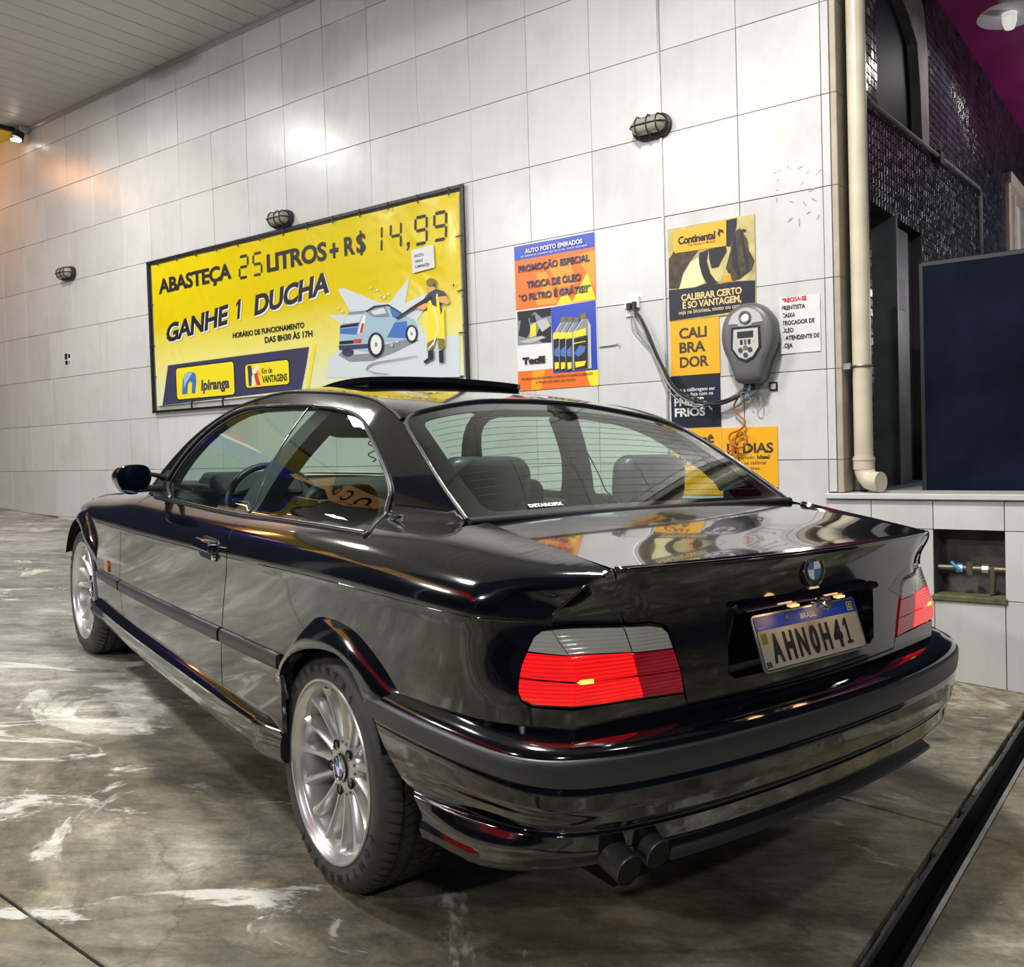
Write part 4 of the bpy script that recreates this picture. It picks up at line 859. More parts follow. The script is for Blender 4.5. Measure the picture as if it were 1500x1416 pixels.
# ceiling fixtures
for i, (lu, ld) in enumerate(FIX):
    t = empty('ceiling_light', label='square white canopy light, %s' % ['nearest the far end, over the bonnet', 'above the boot of the car', 'over the driver side of the car', 'nearest the dark recess'][i], cat='light', group='canopy lights', mw=MW @ Matrix.Translation((lu, -ld, 0.238)))
    mb = MB(); mb.box((-0.24, -0.24, -0.07), (0.24, 0.24, 0.0), M['alu'], 0.006); mb.build('housing', t)
    mb = MB(); mb.box((-0.20, -0.20, -0.085), (0.20, 0.20, -0.0705), M['led'], 0.003); mb.build('diffuser', t)
for i, (x_, y_, z_) in enumerate(YARD):  # made-up posts carrying the added yard lights
    t = empty('yard_fill_post', (x_, y_, 0), 'added floodlight on a tall steel post, %s' % ['ahead of the car across the forecourt', 'straight across the forecourt from the car', 'behind the camera'][i], 'light', 'added yard floodlights')
    mb = MB(); mb.cyl((0, 0, GZ), (0, 0, z_ + .2), 0.06, M['alu'], 16); mb.build('post', t, 40)
    mb = MB(); mb.box((-.35, -.15, z_ + .06), (.35, .15, z_ + .16), M['alu'], 0.01); mb.build('lamp_head', t)
# small floodlight in the ceiling corner
t = empty('floodlight', label='small floodlight on a bracket in the ceiling corner at the far end of the wall', cat='light', mw=MW @ Matrix.Translation((-0.72, -0.06, 0.20)))
mb = MB(); mb.box((-0.06, -0.04, -0.02), (0.06, 0.04, 0.035), M['alu'], 0.006); mb.build('bracket', t)
mb = MB(); mb.cyl((0, -0.02, -0.02), (0, -0.05, -0.09), 0.045, M['lamp_body'], 16, 0.06); mb.build('lamp_head', t, 40)
mb = MB(); mb.lathe([(0.0, 0.0), (0.045, 0.0), (0.045, 0.01), (0.0, 0.01)], M['led'], 16, 'z'); o = mb.build('lens', t, 40); o.location = (0, -0.056, -0.112)

# warm light added to tint the wall end below the yellow edge; no fixture
area('yellow_edge_fill', wp(-1.5, -0.05, 0.9), 0.5, 9, (1.0, 0.42, 0.16), target=wp(-1.2, 1.5, 0.0))
# ---- floor
mb = MB()
gs = Vector((-UD.x, -UD.y, 0)).normalized() * -1     # along the wall, increasing u
gt = Vector((ND.x, ND.y, 0)).normalized()            # out from the wall
F0 = Vector((WO.x, WO.y, 0)) + ND.xy.to_3d() * ((WO.z) * (-ND.z / 1.0))
def fp(s, d, z=0.0): return Vector((WO.x, WO.y, GZ)) + gs * s + gt * d + Vector((0, 0, z))
DC = Vector((-1.064, -0.03, 0)) - Vector((WO.x, WO.y, 0))
sd = DC.dot(gs)
s0, s1 = sd - 0.024, sd + 0.042
mb.add([fp(-16, -0.3, -0.16), fp(16, -0.3, -0.16), fp(16, 15, -0.16), fp(-16, 15, -0.16)], [(0, 1, 2, 3)], M['grout'])
floor = tag(mb.build('floor'), kind='structure')
def slab(a, b, c, d):
    m2 = MB(); e = 0.004; h = 0.003
    q = [(a + e, c + e), (b - e, c + e), (b - e, d - e), (a + e, d - e)]
    qi = [(a + e + h, c + e + h), (b - e - h, c + e + h), (b - e - h, d - e - h), (a + e + h, d - e - h)]
    V = [fp(x, y, -0.15) for x, y in q] + [fp(x, y, -h) for x, y in q] + [fp(x, y, 0) for x, y in qi]
    Fc = [(8, 9, 10, 11)] + [(i, (i + 1) % 4, 4 + (i + 1) % 4, 4 + i) for i in range(4)] + [(4 + i, 4 + (i + 1) % 4, 8 + (i + 1) % 4, 8 + i) for i in range(4)]
    m2.add(V, Fc, M['floor']); return m2.build('concrete_slab', floor)
for (a, b) in ((-15, -5.2), (-5.2, s0 - 0.03), (s1 + 0.005, 15)):
    for (c, d) in ((-0.2, 1.60), (1.60, 3.41), (3.41, 5.25), (5.25, 8.6), (8.6, 14.5)):
        slab(a, b, c, d)
t = empty('drain_channel', label='narrow open floor drain channel with grey steel edges', cat='drain', loc=fp(sd, 0))
def fbox(mb2, a, b, c, d, z0, z1, m):
    V = [fp(x, y, z) - fp(sd, 0) for z in (z0, z1) for x, y in ((a, c), (b, c), (b, d), (a, d))]
    mb2.add(V, [(0, 3, 2, 1), (4, 5, 6, 7), (0, 1, 5, 4), (1, 2, 6, 5), (2, 3, 7, 6), (3, 0, 4, 7)], m)
mb = MB(); fbox(mb, s0 - 0.03, s1 + 0.006, 0.02, 9, -0.15, -0.10, M['void']); mb.build('channel_bed', t)
mb = MB(); fbox(mb, s1 - 0.004, s1 + 0.009, 0.02, 9, -0.10, 0.002, M['steel']); mb.build('steel_edge', t)
mb = MB(); fbox(mb, s0 - 0.010, s0, 0.02, 9, -0.10, 0.001, M['frame']); mb.build('steel_edge', t)
mb = MB(); rs = np.random.RandomState(5)
y = 0.1
while y < 8.5:
    ln = rs.uniform(0.05, 0.16); w_ = rs.uniform(0.008, 0.019)
    fbox(mb, s0 - 0.012 - w_, s0 - 0.011, y, y + ln, -0.10, rs.uniform(-0.012, -0.002), M['concrete']); y += ln + rs.uniform(0.0, 0.012)
o = mb.build('broken_edge', t, bevel=0.003); tag(o, kind='stuff')

# ================================================================== things on the wall
# ---- bulkhead lamps
def stad(hl, hh, n=10):
    P = []
    for k in range(n + 1):
        a = -math.pi / 2 + math.pi * k / n; P.append((hl - hh + hh * math.cos(a), hh * math.sin(a)))
    for k in range(n + 1):
        a = math.pi / 2 + math.pi * k / n; P.append((-(hl - hh) + hh * math.cos(a), hh * math.sin(a)))
    return P
def loft(mb, rings, m, cap0=False, cap1=True):
    n = len(rings[0]); V = [p for r in rings for p in r]; F = []
    for i in range(len(rings) - 1):
        for k in range(n): F.append((i * n + k, i * n + (k + 1) % n, (i + 1) * n + (k + 1) % n, (i + 1) * n + k))
    if cap0: F.append(tuple(range(n))[::-1])
    if cap1: F.append(tuple((len(rings) - 1) * n + k for k in range(n)))
    mb.add(V, F, m)
def bulkhead(u, v, label):
    t = empty('bulkhead_lamp', label=label, cat='lamp', group='caged bulkhead lamps on the tiled wall', mw=MW @ Matrix.Translation(Vector(L(u, v, 0.001))))
    def ring(hl, hh, d): return [(a, -d, b) for a, b in stad(hl, hh)]
    mb = MB(); loft(mb, [ring(.122, .062, 0), ring(.125, .064, .012), ring(.123, .062, .028), ring(.112, .052, .034)], M['lamp_body']); mb.build('base', t, 35)
    mb = MB(); loft(mb, [ring(.106, .046, .033), ring(.104, .044, .062), ring(.096, .037, .080), ring(.080, .024, .090), ring(.062, .010, .093)], M['lamp_glass']); mb.build('glass_cover', t, 60)
    def bar(P): 
        m_ = MB(); m_.tube(P, 0.0042, M['lamp_body'], 6); m_.build('cage_bar', t, 60)
    bar([(-.116, -.03, 0), (-.112, -.066, 0), (-.088, -.094, 0), (0, -.099, 0), (.088, -.094, 0), (.112, -.066, 0), (.116, -.03, 0)])
    for x in (-.062, .008, .07):
        h = .052 if abs(x) < .07 else .048
        bar([(x, -.03, -h - .004), (x, -.07, -h), (x, -.092, -.028), (x, -.098, 0), (x, -.092, .028), (x, -.07, h), (x, -.03, h + .004)])
    m_ = MB(); m_.tube([(a * 1.02, -.036, b * 1.02) for a, b in stad(.110, .050)], 0.005, M['lamp_body'], 6, closed=True); m_.build('cage_ring', t, 60)
bulkhead(6.505, 1.315, 'caged bulkhead lamp above the tyre poster, nearest the downpipe')
bulkhead(3.236, 1.30, 'caged bulkhead lamp touching the top edge of the yellow banner')
bulkhead(-0.02, 1.292, 'caged bulkhead lamp alone on the tiles left of the yellow banner')

# ---- banner
T0 = MW
t = empty('car_wash_banner', label='wide yellow car wash banner laced into a black steel frame', cat='banner', mw=T0)
def rip(u, v): return 0.006 * math.sin(9.3 * u + 2) * math.exp(-max(0, v - 1.41) / 0.10)
mb = MB()
for (a, b, c, d) in ((1.368, 1.385, 5.095, 1.385), (1.368, 2.675, 5.095, 2.675), (1.383, 1.375, 1.383, 2.685), (5.08, 1.375, 5.08, 2.685)):
    if b == d: sheet(mb, a, b - 0.011, c, b + 0.011, 0.012, 0.034, M['frame'], 0.003)
    else: sheet(mb, a - 0.012, b, a + 0.012, d, 0.012, 0.034, M['frame'], 0.003)
mb.build('frame', t)
m_, nt, b_ = newmat('banner_vinyl'); M['vinyl'] = m_
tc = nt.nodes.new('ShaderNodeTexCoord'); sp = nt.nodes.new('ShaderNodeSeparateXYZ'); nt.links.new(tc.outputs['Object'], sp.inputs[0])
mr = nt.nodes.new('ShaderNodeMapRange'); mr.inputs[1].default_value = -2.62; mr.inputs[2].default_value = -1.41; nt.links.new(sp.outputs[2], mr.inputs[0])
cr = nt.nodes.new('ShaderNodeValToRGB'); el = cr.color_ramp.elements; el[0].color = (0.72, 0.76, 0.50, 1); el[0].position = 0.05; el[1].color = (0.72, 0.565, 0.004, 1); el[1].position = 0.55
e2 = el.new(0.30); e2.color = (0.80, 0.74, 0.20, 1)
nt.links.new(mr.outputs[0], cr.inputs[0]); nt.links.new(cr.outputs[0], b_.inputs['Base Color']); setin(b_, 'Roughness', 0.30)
nz = nt.nodes.new('ShaderNodeTexNoise'); nz.inputs['Scale'].default_value = 2.2; nz.inputs['Distortion'].default_value = 1.2; nt.links.new(tc.outputs['Object'], nz.inputs['Vector'])
bp = nt.nodes.new('ShaderNodeBump'); bp.inputs['Strength'].default_value = 0.35; bp.inputs['Distance'].default_value = 0.05; nt.links.new(nz.outputs[0], bp.inputs['Height']); nt.links.new(bp.outputs[0], b_.inputs['Normal'])
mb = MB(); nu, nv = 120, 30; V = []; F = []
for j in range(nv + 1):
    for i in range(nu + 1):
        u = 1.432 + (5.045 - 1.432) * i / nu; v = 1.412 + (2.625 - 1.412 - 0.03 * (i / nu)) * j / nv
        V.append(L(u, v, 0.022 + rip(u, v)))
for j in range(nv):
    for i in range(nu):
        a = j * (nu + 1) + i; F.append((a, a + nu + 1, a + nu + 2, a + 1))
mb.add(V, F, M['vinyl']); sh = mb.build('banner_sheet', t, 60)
for k in range(13):
    u = 1.55 + k * 0.285
    m_ = MB(); m_.tube([L(u, 1.372, 0.036), L(u + 0.004, 1.40, 0.038), L(u + 0.006, 1.428, 0.034)], 0.0045, M['frame'], 6); m_.build('tie', t, 60)
for v in (1.70, 2.05, 2.32):
    m_ = MB(); m_.tube([L(5.10, v, 0.03), L(5.05, v, 0.038), L(5.02, v, 0.03)], 0.004, M['frame'], 6); m_.build('tie', t, 60)
    m_ = MB(); m_.tube([L(1.365, v + .05, 0.03), L(1.40, v + .05, 0.038), L(1.45, v + .05, 0.03)], 0.004, M['frame'], 6); m_.build('tie', t, 60)
for u in (1.98, 2.42, 4.1):
    m_ = MB(); m_.tube([L(u, 2.60, 0.034), L(u, 2.64, 0.038), L(u, 2.685, 0.034)], 0.008, M['frame'], 6); m_.build('tie', t, 60)
D = 0.0255
mb = MB()
wtext(mb, 'ABASTEÇA', 1.535, 1.662, 1.05, 0.122, D, M['black_print'], 0.022, 0.96, 0, 0.004, rip)
wtext(mb, 'LITROS', 3.04, 1.668, 0.70, 0.132, D, M['black_print'], 0.022, 0.96, 0, 0.0, rip)
wtext(mb, '+', 3.775, 1.690, 0.095, 0.15, D, M['black_print'], 0.02, 1, 0, 0, rip)
wtext(mb, 'R', 3.935, 1.668, 0.112, 0.128, D, M['black_print'], 0.022, 0.98, 0, 0, rip)
wtext(mb, 'S', 4.062, 1.668, 0.098, 0.128, D, M['black_print'], 0.022, 0.98, 0, 0, rip)
art(mb, [(4.103, 1.520), (4.121, 1.520), (4.121, 1.692), (4.103, 1.692)], D + 0.0004, M['black_print'], rip)
mb.build_lines('printed_lettering', t)
SEG = {'0': 'abcdef', '1': 'bc', '2': 'abged', '4': 'fgbc', '5': 'afgcd', '9': 'abcdfg'}
def seven(mb, ch, u, v, w, h, d, m, fn):
    mb.marks.append(len(mb.V))
    g = 0.13 * w; th = 0.19 * w; sk = 0.06
    X0, X1, Y0, YM, Y1 = 0, w, h, h / 2, 0
    S7 = {'a': ((X0, Y0), (X1, Y0)), 'g': ((X0, YM), (X1, YM)), 'd': ((X0, Y1), (X1, Y1)), 'f': ((X0, Y0), (X0, YM)), 'b': ((X1, Y0), (X1, YM)), 'e': ((X0, YM), (X0, Y1)), 'c': ((X1, YM), (X1, Y1))}
    for s_ in SEG[ch]:
        (xa, ya), (xb, yb) = S7[s_]
        if ya == yb: q = [(xa + g * .5, ya), (xa + g, ya + th / 2), (xb - g, ya + th / 2), (xb - g * .5, ya), (xb - g, ya - th / 2), (xa + g, ya - th / 2)]
        else: q = [(xa, ya - g * .5), (xa + th / 2, ya - g), (xa + th / 2, yb + g), (xa, yb + g * .5), (xa - th / 2, yb + g), (xa - th / 2, ya - g)]
        art(mb, [(u + x + sk * y, v - y) for x, y in q], d, m, fn)
mb = MB()
seven(mb, '2', 2.69, 1.675, 0.105, 0.165, D, M['black_print'], rip); seven(mb, '5', 2.865, 1.675, 0.105, 0.165, D, M['brown_print'], rip)
seven(mb, '1', 4.225, 1.695, 0.09, 0.175, D, M['black_print'], rip); seven(mb, '4', 4.405, 1.695, 0.10, 0.175, D, M['black_print'], rip)
seven(mb, '9', 4.645, 1.695, 0.105, 0.175, D, M['black_print'], rip); seven(mb, '9', 4.82, 1.695, 0.105, 0.175, D, M['black_print'], rip)
art(mb, [(4.565, 1.668), (4.595, 1.668), (4.59, 1.70), (4.572, 1.725), (4.562, 1.72), (4.575, 1.695), (4.565, 1.692)], D, M['black_print'], rip)
mb.build_lines('segment_digit', t)
mb = MB()
for (txt, u, v, w) in (('GANHE', 1.615, 2.088, 0.89), ('1', 2.62, 1.995, 0.085), ('DUCHA', 2.862, 1.982, 0.895)):
    wtext(mb, txt, u + 0.014, v + 0.012, w, 0.152, D, M['white'], 0.03, 0.96, 0.18, 0.088, rip)
    wtext(mb, txt, u, v, w, 0.150, D + 0.0008, M['black_print'], 0.026, 0.96, 0.18, 0.088, rip)
mb.build_lines('printed_lettering', t)
mb = MB()
wtext(mb, 'HORÁRIO DE FUNCIONAMENTO', 2.57, 2.136, 0.89, 0.042, D, M['black_print'], 0.02, 1.0, 0, 0, rip)
wtext(mb, 'DAS 8H30 ÀS 17H', 2.98, 2.209, 0.57, 0.046, D, M['black_print'], 0.02, 1.0, 0, 0, rip)
mb.build_lines('printed_lettering', t)
mb = MB()
art(mb, [(1.63, 2.286), (2.2, 2.284), (2.8, 2.283), (3.506, 2.283), (3.46, 2.43), (3.40, 2.59), (2.8, 2.60), (2.2, 2.61), (1.52, 2.622)], D - 0.001, M['navy'], rip)
art(mb, [(3.555, 2.272), (3.592, 2.272), (3.49, 2.585), (3.45, 2.587)], D - 0.001, M['yellow_flat'], rip)
mb.build('printed_band', t)
def rrect(u0, v0, u1, v1, r, n=4):
    P = []
    for (cx, cy, a0) in ((u1 - r, v0 + r, -90), (u1 - r, v1 - r, 0), (u0 + r, v1 - r, 90), (u0 + r, v0 + r, 180)):
        for k in range(n + 1):
            a = math.radians(a0 + 90 * k / n); P.append((cx + r * math.cos(a), cy + r * math.sin(a)))
    return P
mb = MB()
art(mb, rrect(1.74, 2.312, 2.58, 2.594, 0.035), D, M['black_print'], rip); art(mb, rrect(1.752, 2.322, 2.568, 2.584, 0.03), D + 0.0008, M['yellow_flat'], rip)
art(mb, [(1.83, 2.545), (1.845, 2.44), (1.87, 2.385), (1.93, 2.362), (2.0, 2.366), (2.04, 2.39), (2.045, 2.45), (2.02, 2.545), (1.97, 2.545), (1.985, 2.46), (1.96, 2.44), (1.925, 2.46), (1.905, 2.545)], D + 0.0016, M['blue_mid'], rip)
art(mb, [(1.87, 2.39), (1.93, 2.366), (2.0, 2.37), (1.95, 2.41), (1.90, 2.45), (1.86, 2.50)], D + 0.0022, M['sky_print'], rip)
wtext(mb, 'Ipiranga', 2.11, 2.525, 0.39, 0.085, D + 0.0016, M['navy'], 0.03, 1.0, 0.12, 0, rip)
art(mb, rrect(2.71, 2.350, 3.272, 2.552, 0.035), D, M['black_print'], rip); art(mb, rrect(2.72, 2.360, 3.262, 2.542, 0.03), D + 0.0008, M['yellow_flat'], rip)
art(mb, [(2.75, 2.37), (2.80, 2.37), (2.81, 2.45), (2.79, 2.53), (2.76, 2.53)], D + 0.0016, M['navy'], rip); art(mb, [(2.81, 2.42), (2.87, 2.37), (2.90, 2.39), (2.84, 2.45)], D + 0.0016, M['white'], rip)
art(mb, [(2.83, 2.44), (2.87, 2.43), (2.91, 2.53), (2.86, 2.53)], D + 0.0016, M['red_print'], rip); art(mb, [(2.795, 2.45), (2.83, 2.45), (2.84, 2.53), (2.80, 2.53)], D + 0.0016, M['white'], rip)
art(mb, [(2.86, 2.415), (2.90, 2.42), (2.915, 2.46), (2.88, 2.45)], D + 0.0016, M['orange2'], rip)
wtext(mb, 'Km de', 2.93, 2.445, 0.13, 0.045, D + 0.0016, M['black_print'], 0.01, 1.0, 0, 0, rip)
wtext(mb, 'VANTAGENS', 2.93, 2.515, 0.31, 0.055, D + 0.0016, M['black_print'], 0.02, 0.95, 0, 0, rip)
mb.build('printed_emblem', t)
mb = MB()
for i, (m_, p) in enumerate(CAR_ART): art(mb, p, D - 0.001 + 0.00035 * i, M[m_], rip)
mb.build('printed_picture', t)
# paper note stuck on the banner
t = empty('paper_note', label='small white paper note taped on the yellow banner below the price', cat='note', mw=MW)
mb = MB(); V = []
art(mb, [(4.612, 1.730), (4.82, 1.722), (4.826, 1.872), (4.618, 1.884)], 0.0335, M['paper']); mb.build('sheet', t)
mb = MB()
for k, s_ in enumerate(('EXCETO', 'VANS E', 'CAMINHÕES')): wtext(mb, s_, 4.645, 1.782 + 0.036 * k, (0.085, 0.075, 0.135)[k], 0.019, 0.0345, M['black_print'], 0.01)
mb.build_lines('printed_lettering', t)

# ---- oil change poster
t = empty('oil_poster', label='blue and orange oil change poster right of the yellow banner', cat='poster', mw=MW)
mb = MB(); sheet(mb, 5.482, 1.828, 6.090, 2.722, 0.0015, 0.004, M['white'])
D = 0.0048
art(mb, [(5.482, 1.828), (6.090, 1.828), (6.090, 1.915), (5.482, 1.915)], D, M['blue']); art(mb, [(5.482, 1.915), (6.09, 1.915), (6.09, 2.222), (5.482, 2.222)], D, M['orange'])
art(mb, [(5.482, 2.222), (5.74, 2.222), (5.74, 2.60), (5.482, 2.60)], D, M['white']); art(mb, [(5.482, 2.60), (6.09, 2.60), (6.09, 2.722), (5.482, 2.722)], D, M['orange'])
art(mb, [(5.60, 2.60), (5.70, 2.60), (5.66, 2.722), (5.58, 2.722)], D + .0004, M['orange2']); art(mb, [(5.99, 2.60), (6.09, 2.60), (6.09, 2.722), (6.03, 2.722)], D + .0004, M['yellow_flat'])
mb.build('sheet', t)
mb = MB()
for i, (m_, p) in enumerate(OIL_ART): art(mb, [(min(6.09, max(5.482, a)), b) for a, b in p], D + 0.0004 + 0.00012 * i, M[m_])
mb.build('printed_picture', t)
mb = MB(); D2 = 0.0115
wtext(mb, 'AUTO POSTO EMIRADOS', 5.572, 1.881, 0.435, 0.027, D2, M['white'], 0.02, 1.0)
wtext(mb, 'AV. SENADOR CANEDO QD. 02 LT. 05 - FONE: 3522-0000', 5.535, 1.902, 0.505, 0.009, D2, M['white'], 0.0, 1.0)
wtext(mb, 'Tecfil', 5.526, 2.558, 0.178, 0.040, D2, M['black_print'], 0.05, 1.0)
mb.build_lines('printed_lettering', t)
mb = MB()
wtext(mb, 'PROMOÇÃO ESPECIAL', 5.515, 1.990, 0.54, 0.040, D2, M['navy'], 0.025, 0.96)
wtext(mb, 'TROCA DE ÓLEO', 5.578, 2.095, 0.41, 0.042, D2, M['navy'], 0.025, 0.96)
wtext(mb, '*O FILTRO É GRÁTIS!!*', 5.506, 2.168, 0.555, 0.040, D2, M['navy'], 0.025, 0.96)
wtext(mb, 'PROMOÇÃO VÁLIDA PARA CLIENTES NO ABASTECIMENTO', 5.515, 2.655, 0.54, 0.012, D2, M['brown_print'], 0.01)
wtext(mb, 'E TROCA DE ÓLEO NO POSTO', 5.63, 2.682, 0.30, 0.012, D2, M['brown_print'], 0.01)
mb.build_lines('printed_lettering', t)

# ---- tyre poster and the calibrator boards
t = empty('tyre_poster', label='tyre poster with an orange title block, topmost of the stacked boards', cat='poster', mw=MW)
mb = MB(); sheet(mb, 6.583, 1.890, 7.106, 2.398, 0.0015, 0.006, M['sand']); mb.build('sheet', t)
mb = MB()
for i, (m_, p) in enumerate(TYRE_ART): art(mb, [(min(7.106, max(6.583, a)), min(2.398, max(1.89, b))) for a, b in p], 0.0066 + 0.0002 * i, M[m_])
mb.build('printed_picture', t)
mb = MB(); D2 = 0.0100
wtext(mb, 'Continental', 6.650, 1.984, 0.229, 0.042, D2, M['black_print'], 0.03, 0.92)
wtext(mb, 'The Future in Motion', 6.709, 2.003, 0.170, 0.014, D2, M['black_print'], 0.0, 1.0)
art(mb, [(6.888, 1.965), (6.90, 1.945), (6.893, 1.930), (6.905, 1.940), (6.925, 1.945), (6.93, 1.967), (6.918, 1.957), (6.908, 1.958), (6.905, 1.985), (6.897, 1.967)], D2, M['black_print'])
wtext(mb, 'CALIBRAR CERTO', 6.661, 2.293, 0.365, 0.036, D2, M['gold_print'], 0.02, 0.96)
wtext(mb, 'É SÓ VANTAGEM,', 6.668, 2.336, 0.355, 0.036, D2, M['gold_print'], 0.02, 0.96)
wtext(mb, 'seja na bicicleta, moto ou carro', 6.643, 2.366, 0.393, 0.022, D2, M['gold_print'], 0.0, 0.96)
mb.build_lines('printed_lettering', t)
t = empty('calibrator_board', label='amber board lettered CALIBRADOR left of the tyre inflator', cat='sign', mw=MW)
mb = MB(); sheet(mb, 6.583, 2.400, 6.886, 2.702, 0.0015, 0.006, M['amber_print']); mb.build('sheet', t)
mb = MB()
for k, s_ in enumerate(('CALI', 'BRA', 'DOR')): wtext(mb, s_, 6.640, (2.499, 2.577, 2.657)[k], (0.172, 0.162, 0.180)[k], 0.058, 0.0066, M['brown_print'], 0.022, 0.96)
mb.build_lines('printed_lettering', t)
t = empty('cold_tyre_board', label='dark slate board lettered PNEUS FRIOS under the amber board', cat='sign', mw=MW)
mb = MB(); sheet(mb, 6.578, 2.704, 6.884, 2.990, 0.0015, 0.006, M['dark_slate']); mb.build('sheet', t)
mb = MB()
wtext(mb, 'Para a calibragem ser', 6.600, 2.790, 0.255, 0.020, 0.0066, M['white'], 0.0, 1.0); wtext(mb, 'perfeita, faça com os', 6.600, 2.815, 0.24, 0.020, 0.0066, M['white'], 0.0, 1.0)
wtext(mb, 'PNEUS', 6.599, 2.868, 0.185, 0.044, 0.0066, M['white'], 0.02, 0.96); wtext(mb, 'FRIOS', 6.600, 2.926, 0.19, 0.046, 0.0066, M['white'], 0.02, 0.96)
mb.build_lines('printed_lettering', t)
t = empty('amber_board', label='amber board half hidden behind the rear window of the car', cat='sign', mw=MW)
mb = MB(); sheet(mb, 6.575, 2.996, 6.884, 3.36, 0.0015, 0.006, M['amber_print']); mb.build('sheet', t)
mb = MB(); wtext(mb, 'VOCÊ', 6.625, 3.096, 0.215, 0.052, 0.0066, M['brown_print'], 0.022, 0.96); wtext(mb, 'SABIA?', 6.62, 3.19, 0.225, 0.055, 0.0066, M['brown_print'], 0.022, 0.96); mb.build_lines('printed_lettering', t)
t = empty('interval_board', label='amber board lettered 15 DIAS under the hanging orange wire', cat='sign', mw=MW)
mb = MB(); sheet(mb, 6.888, 3.000, 7.207, 3.318, 0.0015, 0.006, M['amber_print']); mb.build('sheet', t)
mb = MB(); sheet(mb, 6.888, 3.319, 7.207, 3.40, 0.0015, 0.006, M['dark_slate']); mb.build('lower_strip', t)
mb = MB()
wtext(mb, '15 DIAS', 6.916, 3.135, 0.268, 0.052, 0.0066, M['brown_print'], 0.022, 0.96)
wtext(mb, 'é o período', 6.93, 3.168, 0.145, 0.020, 0.0066, M['brown_print'], 0.0); wtext(mb, 'ideal', 7.09, 3.168, 0.072, 0.022, 0.0066, M['brown_print'], 0.03)
wtext(mb, 'para se calibrar', 6.955, 3.197, 0.19, 0.020, 0.0066, M['brown_print'], 0.0); wtext(mb, 'os pneus.', 6.99, 3.225, 0.12, 0.020, 0.0066, M['brown_print'], 0.0)
mb.build_lines('printed_lettering', t)

# ---- paper notice
t = empty('job_notice', label='creased white paper job notice beside the tyre inflator', cat='notice', mw=MW)
mb = MB(); V = []; F = []; rs = np.random.RandomState(11)
for j in range(13):
    for i in range(9):
        u = 7.236 + 0.216 * i / 8; v = 2.342 + 0.288 * j / 12
        V.append(L(u, v, 0.004 + rs.uniform(0, 0.003) + (0.006 if i == 0 else 0)))
for j in range(12):
    for i in range(8):
        a = j * 9 + i; F.append((a, a + 9, a + 10, a + 1))
mb.add(V, F, M['paper']); mb.build('sheet', t, 60)
mb = MB()
wtext(mb, 'PRECISA-SE', 7.249, 2.366, 0.134, 0.021, 0.0078, M['red_print'], 0.03)
for k, (s_, w_) in enumerate((('FRENTISTA', .128), ('CAIXA', .074), ('TROCADOR DE', .176), ('ÓLEO', .062), ('E ATENDENTE DE', .200), ('LOJA', .056))):
    wtext(mb, s_, 7.247, 2.406 + 0.0385 * k, w_, 0.022, 0.0078, M['black_print'], 0.018)
mb.build_lines('printed_lettering', t)

# ---- tyre inflator
t = empty('tyre_inflator', label='grey wall-mounted digital tyre inflator with a round top', cat='air pump', mw=MW @ Matrix.Translation(Vector(L(7.097, 2.565, 0.0))))
outl = catmull([(-0.150, 0.055), (-0.128, 0.135), (-0.070, 0.190), (0.0, 0.205), (0.07, 0.190), (0.128, 0.135), (0.150, 0.055), (0.140, -0.03), (0.108, -0.10), (0.082, -0.17), (0.066, -0.205), (0.0, -0.212), (-0.066, -0.205), (-0.082, -0.17), (-0.108, -0.10), (-0.140, -0.03)], 3, True)
def ring(sc, d, dy=0.0): return [(a * sc, -d, b * sc + dy) for a, b in outl]
mb = MB(); loft(mb, [ring(0.93, 0.001), ring(0.95, 0.03), ring(1.0, 0.05), ring(1.0, 0.085), ring(0.965, 0.108), ring(0.88, 0.120), ring(0.70, 0.1235)], M['pump_grey']); mb.build('housing', t, 50)
mb = MB(); mb.prism([(-0.080, 0.080), (0.080, 0.080), (0.085, -0.03), (0.045, -0.085), (0.0, -0.105), (-0.045, -0.085), (-0.085, -0.03)], -0.1275, -0.120, M['frame']); mb.build('bezel', t)
mb = MB(); mb.prism([(-0.066, 0.068), (0.070, 0.068), (0.072, -0.03), (0.038, -0.075), (0.0, -0.090), (-0.038, -0.075), (-0.072, -0.03)], -0.1305, -0.127, M['pump_lite']); mb.build('control_panel', t)
mb = MB(); mb.box((-0.045, -0.1325, 0.022), (0.045, -0.130, 0.055), M['lcd']); mb.build('display', t)
mb = MB()
for k, ch in enumerate('181'): 
    P, F_ = text_fit(ch, -0.03 + 0.022 * k, -0.012, 0.015, 0.026, 0.02); mb.add([(x, -0.1312, y) for x, y in P], F_, M['black_print'])
P, F_ = text_fit('-', -0.058, -0.012, 0.012, 0.02, 0.02); mb.add([(x, -0.1312, y) for x, y in P], F_, M['grey_print']); P, F_ = text_fit('+', 0.04, -0.012, 0.012, 0.02, 0.01); mb.add([(x, -0.1312, y) for x, y in P], F_, M['grey_print'])
mb.build('printed_digits', t)
for (x, z) in ((-0.028, -0.040), (0.026, -0.040), (0.0, -0.066), (0.0, -0.028)):
    mb = MB(); mb.cyl((x, -0.130, z), (x, -0.1345, z), 0.0125, M['navy'] if z < -0.03 else M['olive'], 16); mb.build('button', t, 40)
arch = catmull([(-0.098, 0.098), (-0.070, 0.148), (0.0, 0.176), (0.070, 0.148), (0.098, 0.098)], 6) + [(0.0, 0.092)]
mb = MB(); mb.prism(arch, -0.1262, -0.120, M['pump_lite']); mb.build('top_window', t)
mb = MB(); mb.lathe([(0.024, 0), (0.033, 0), (0.033, -0.010), (0.024, -0.010)], M['pump_grey'], 24, 'y', True, (0, -0.126, 0.126)); mb.build('gauge_ring', t, 40)
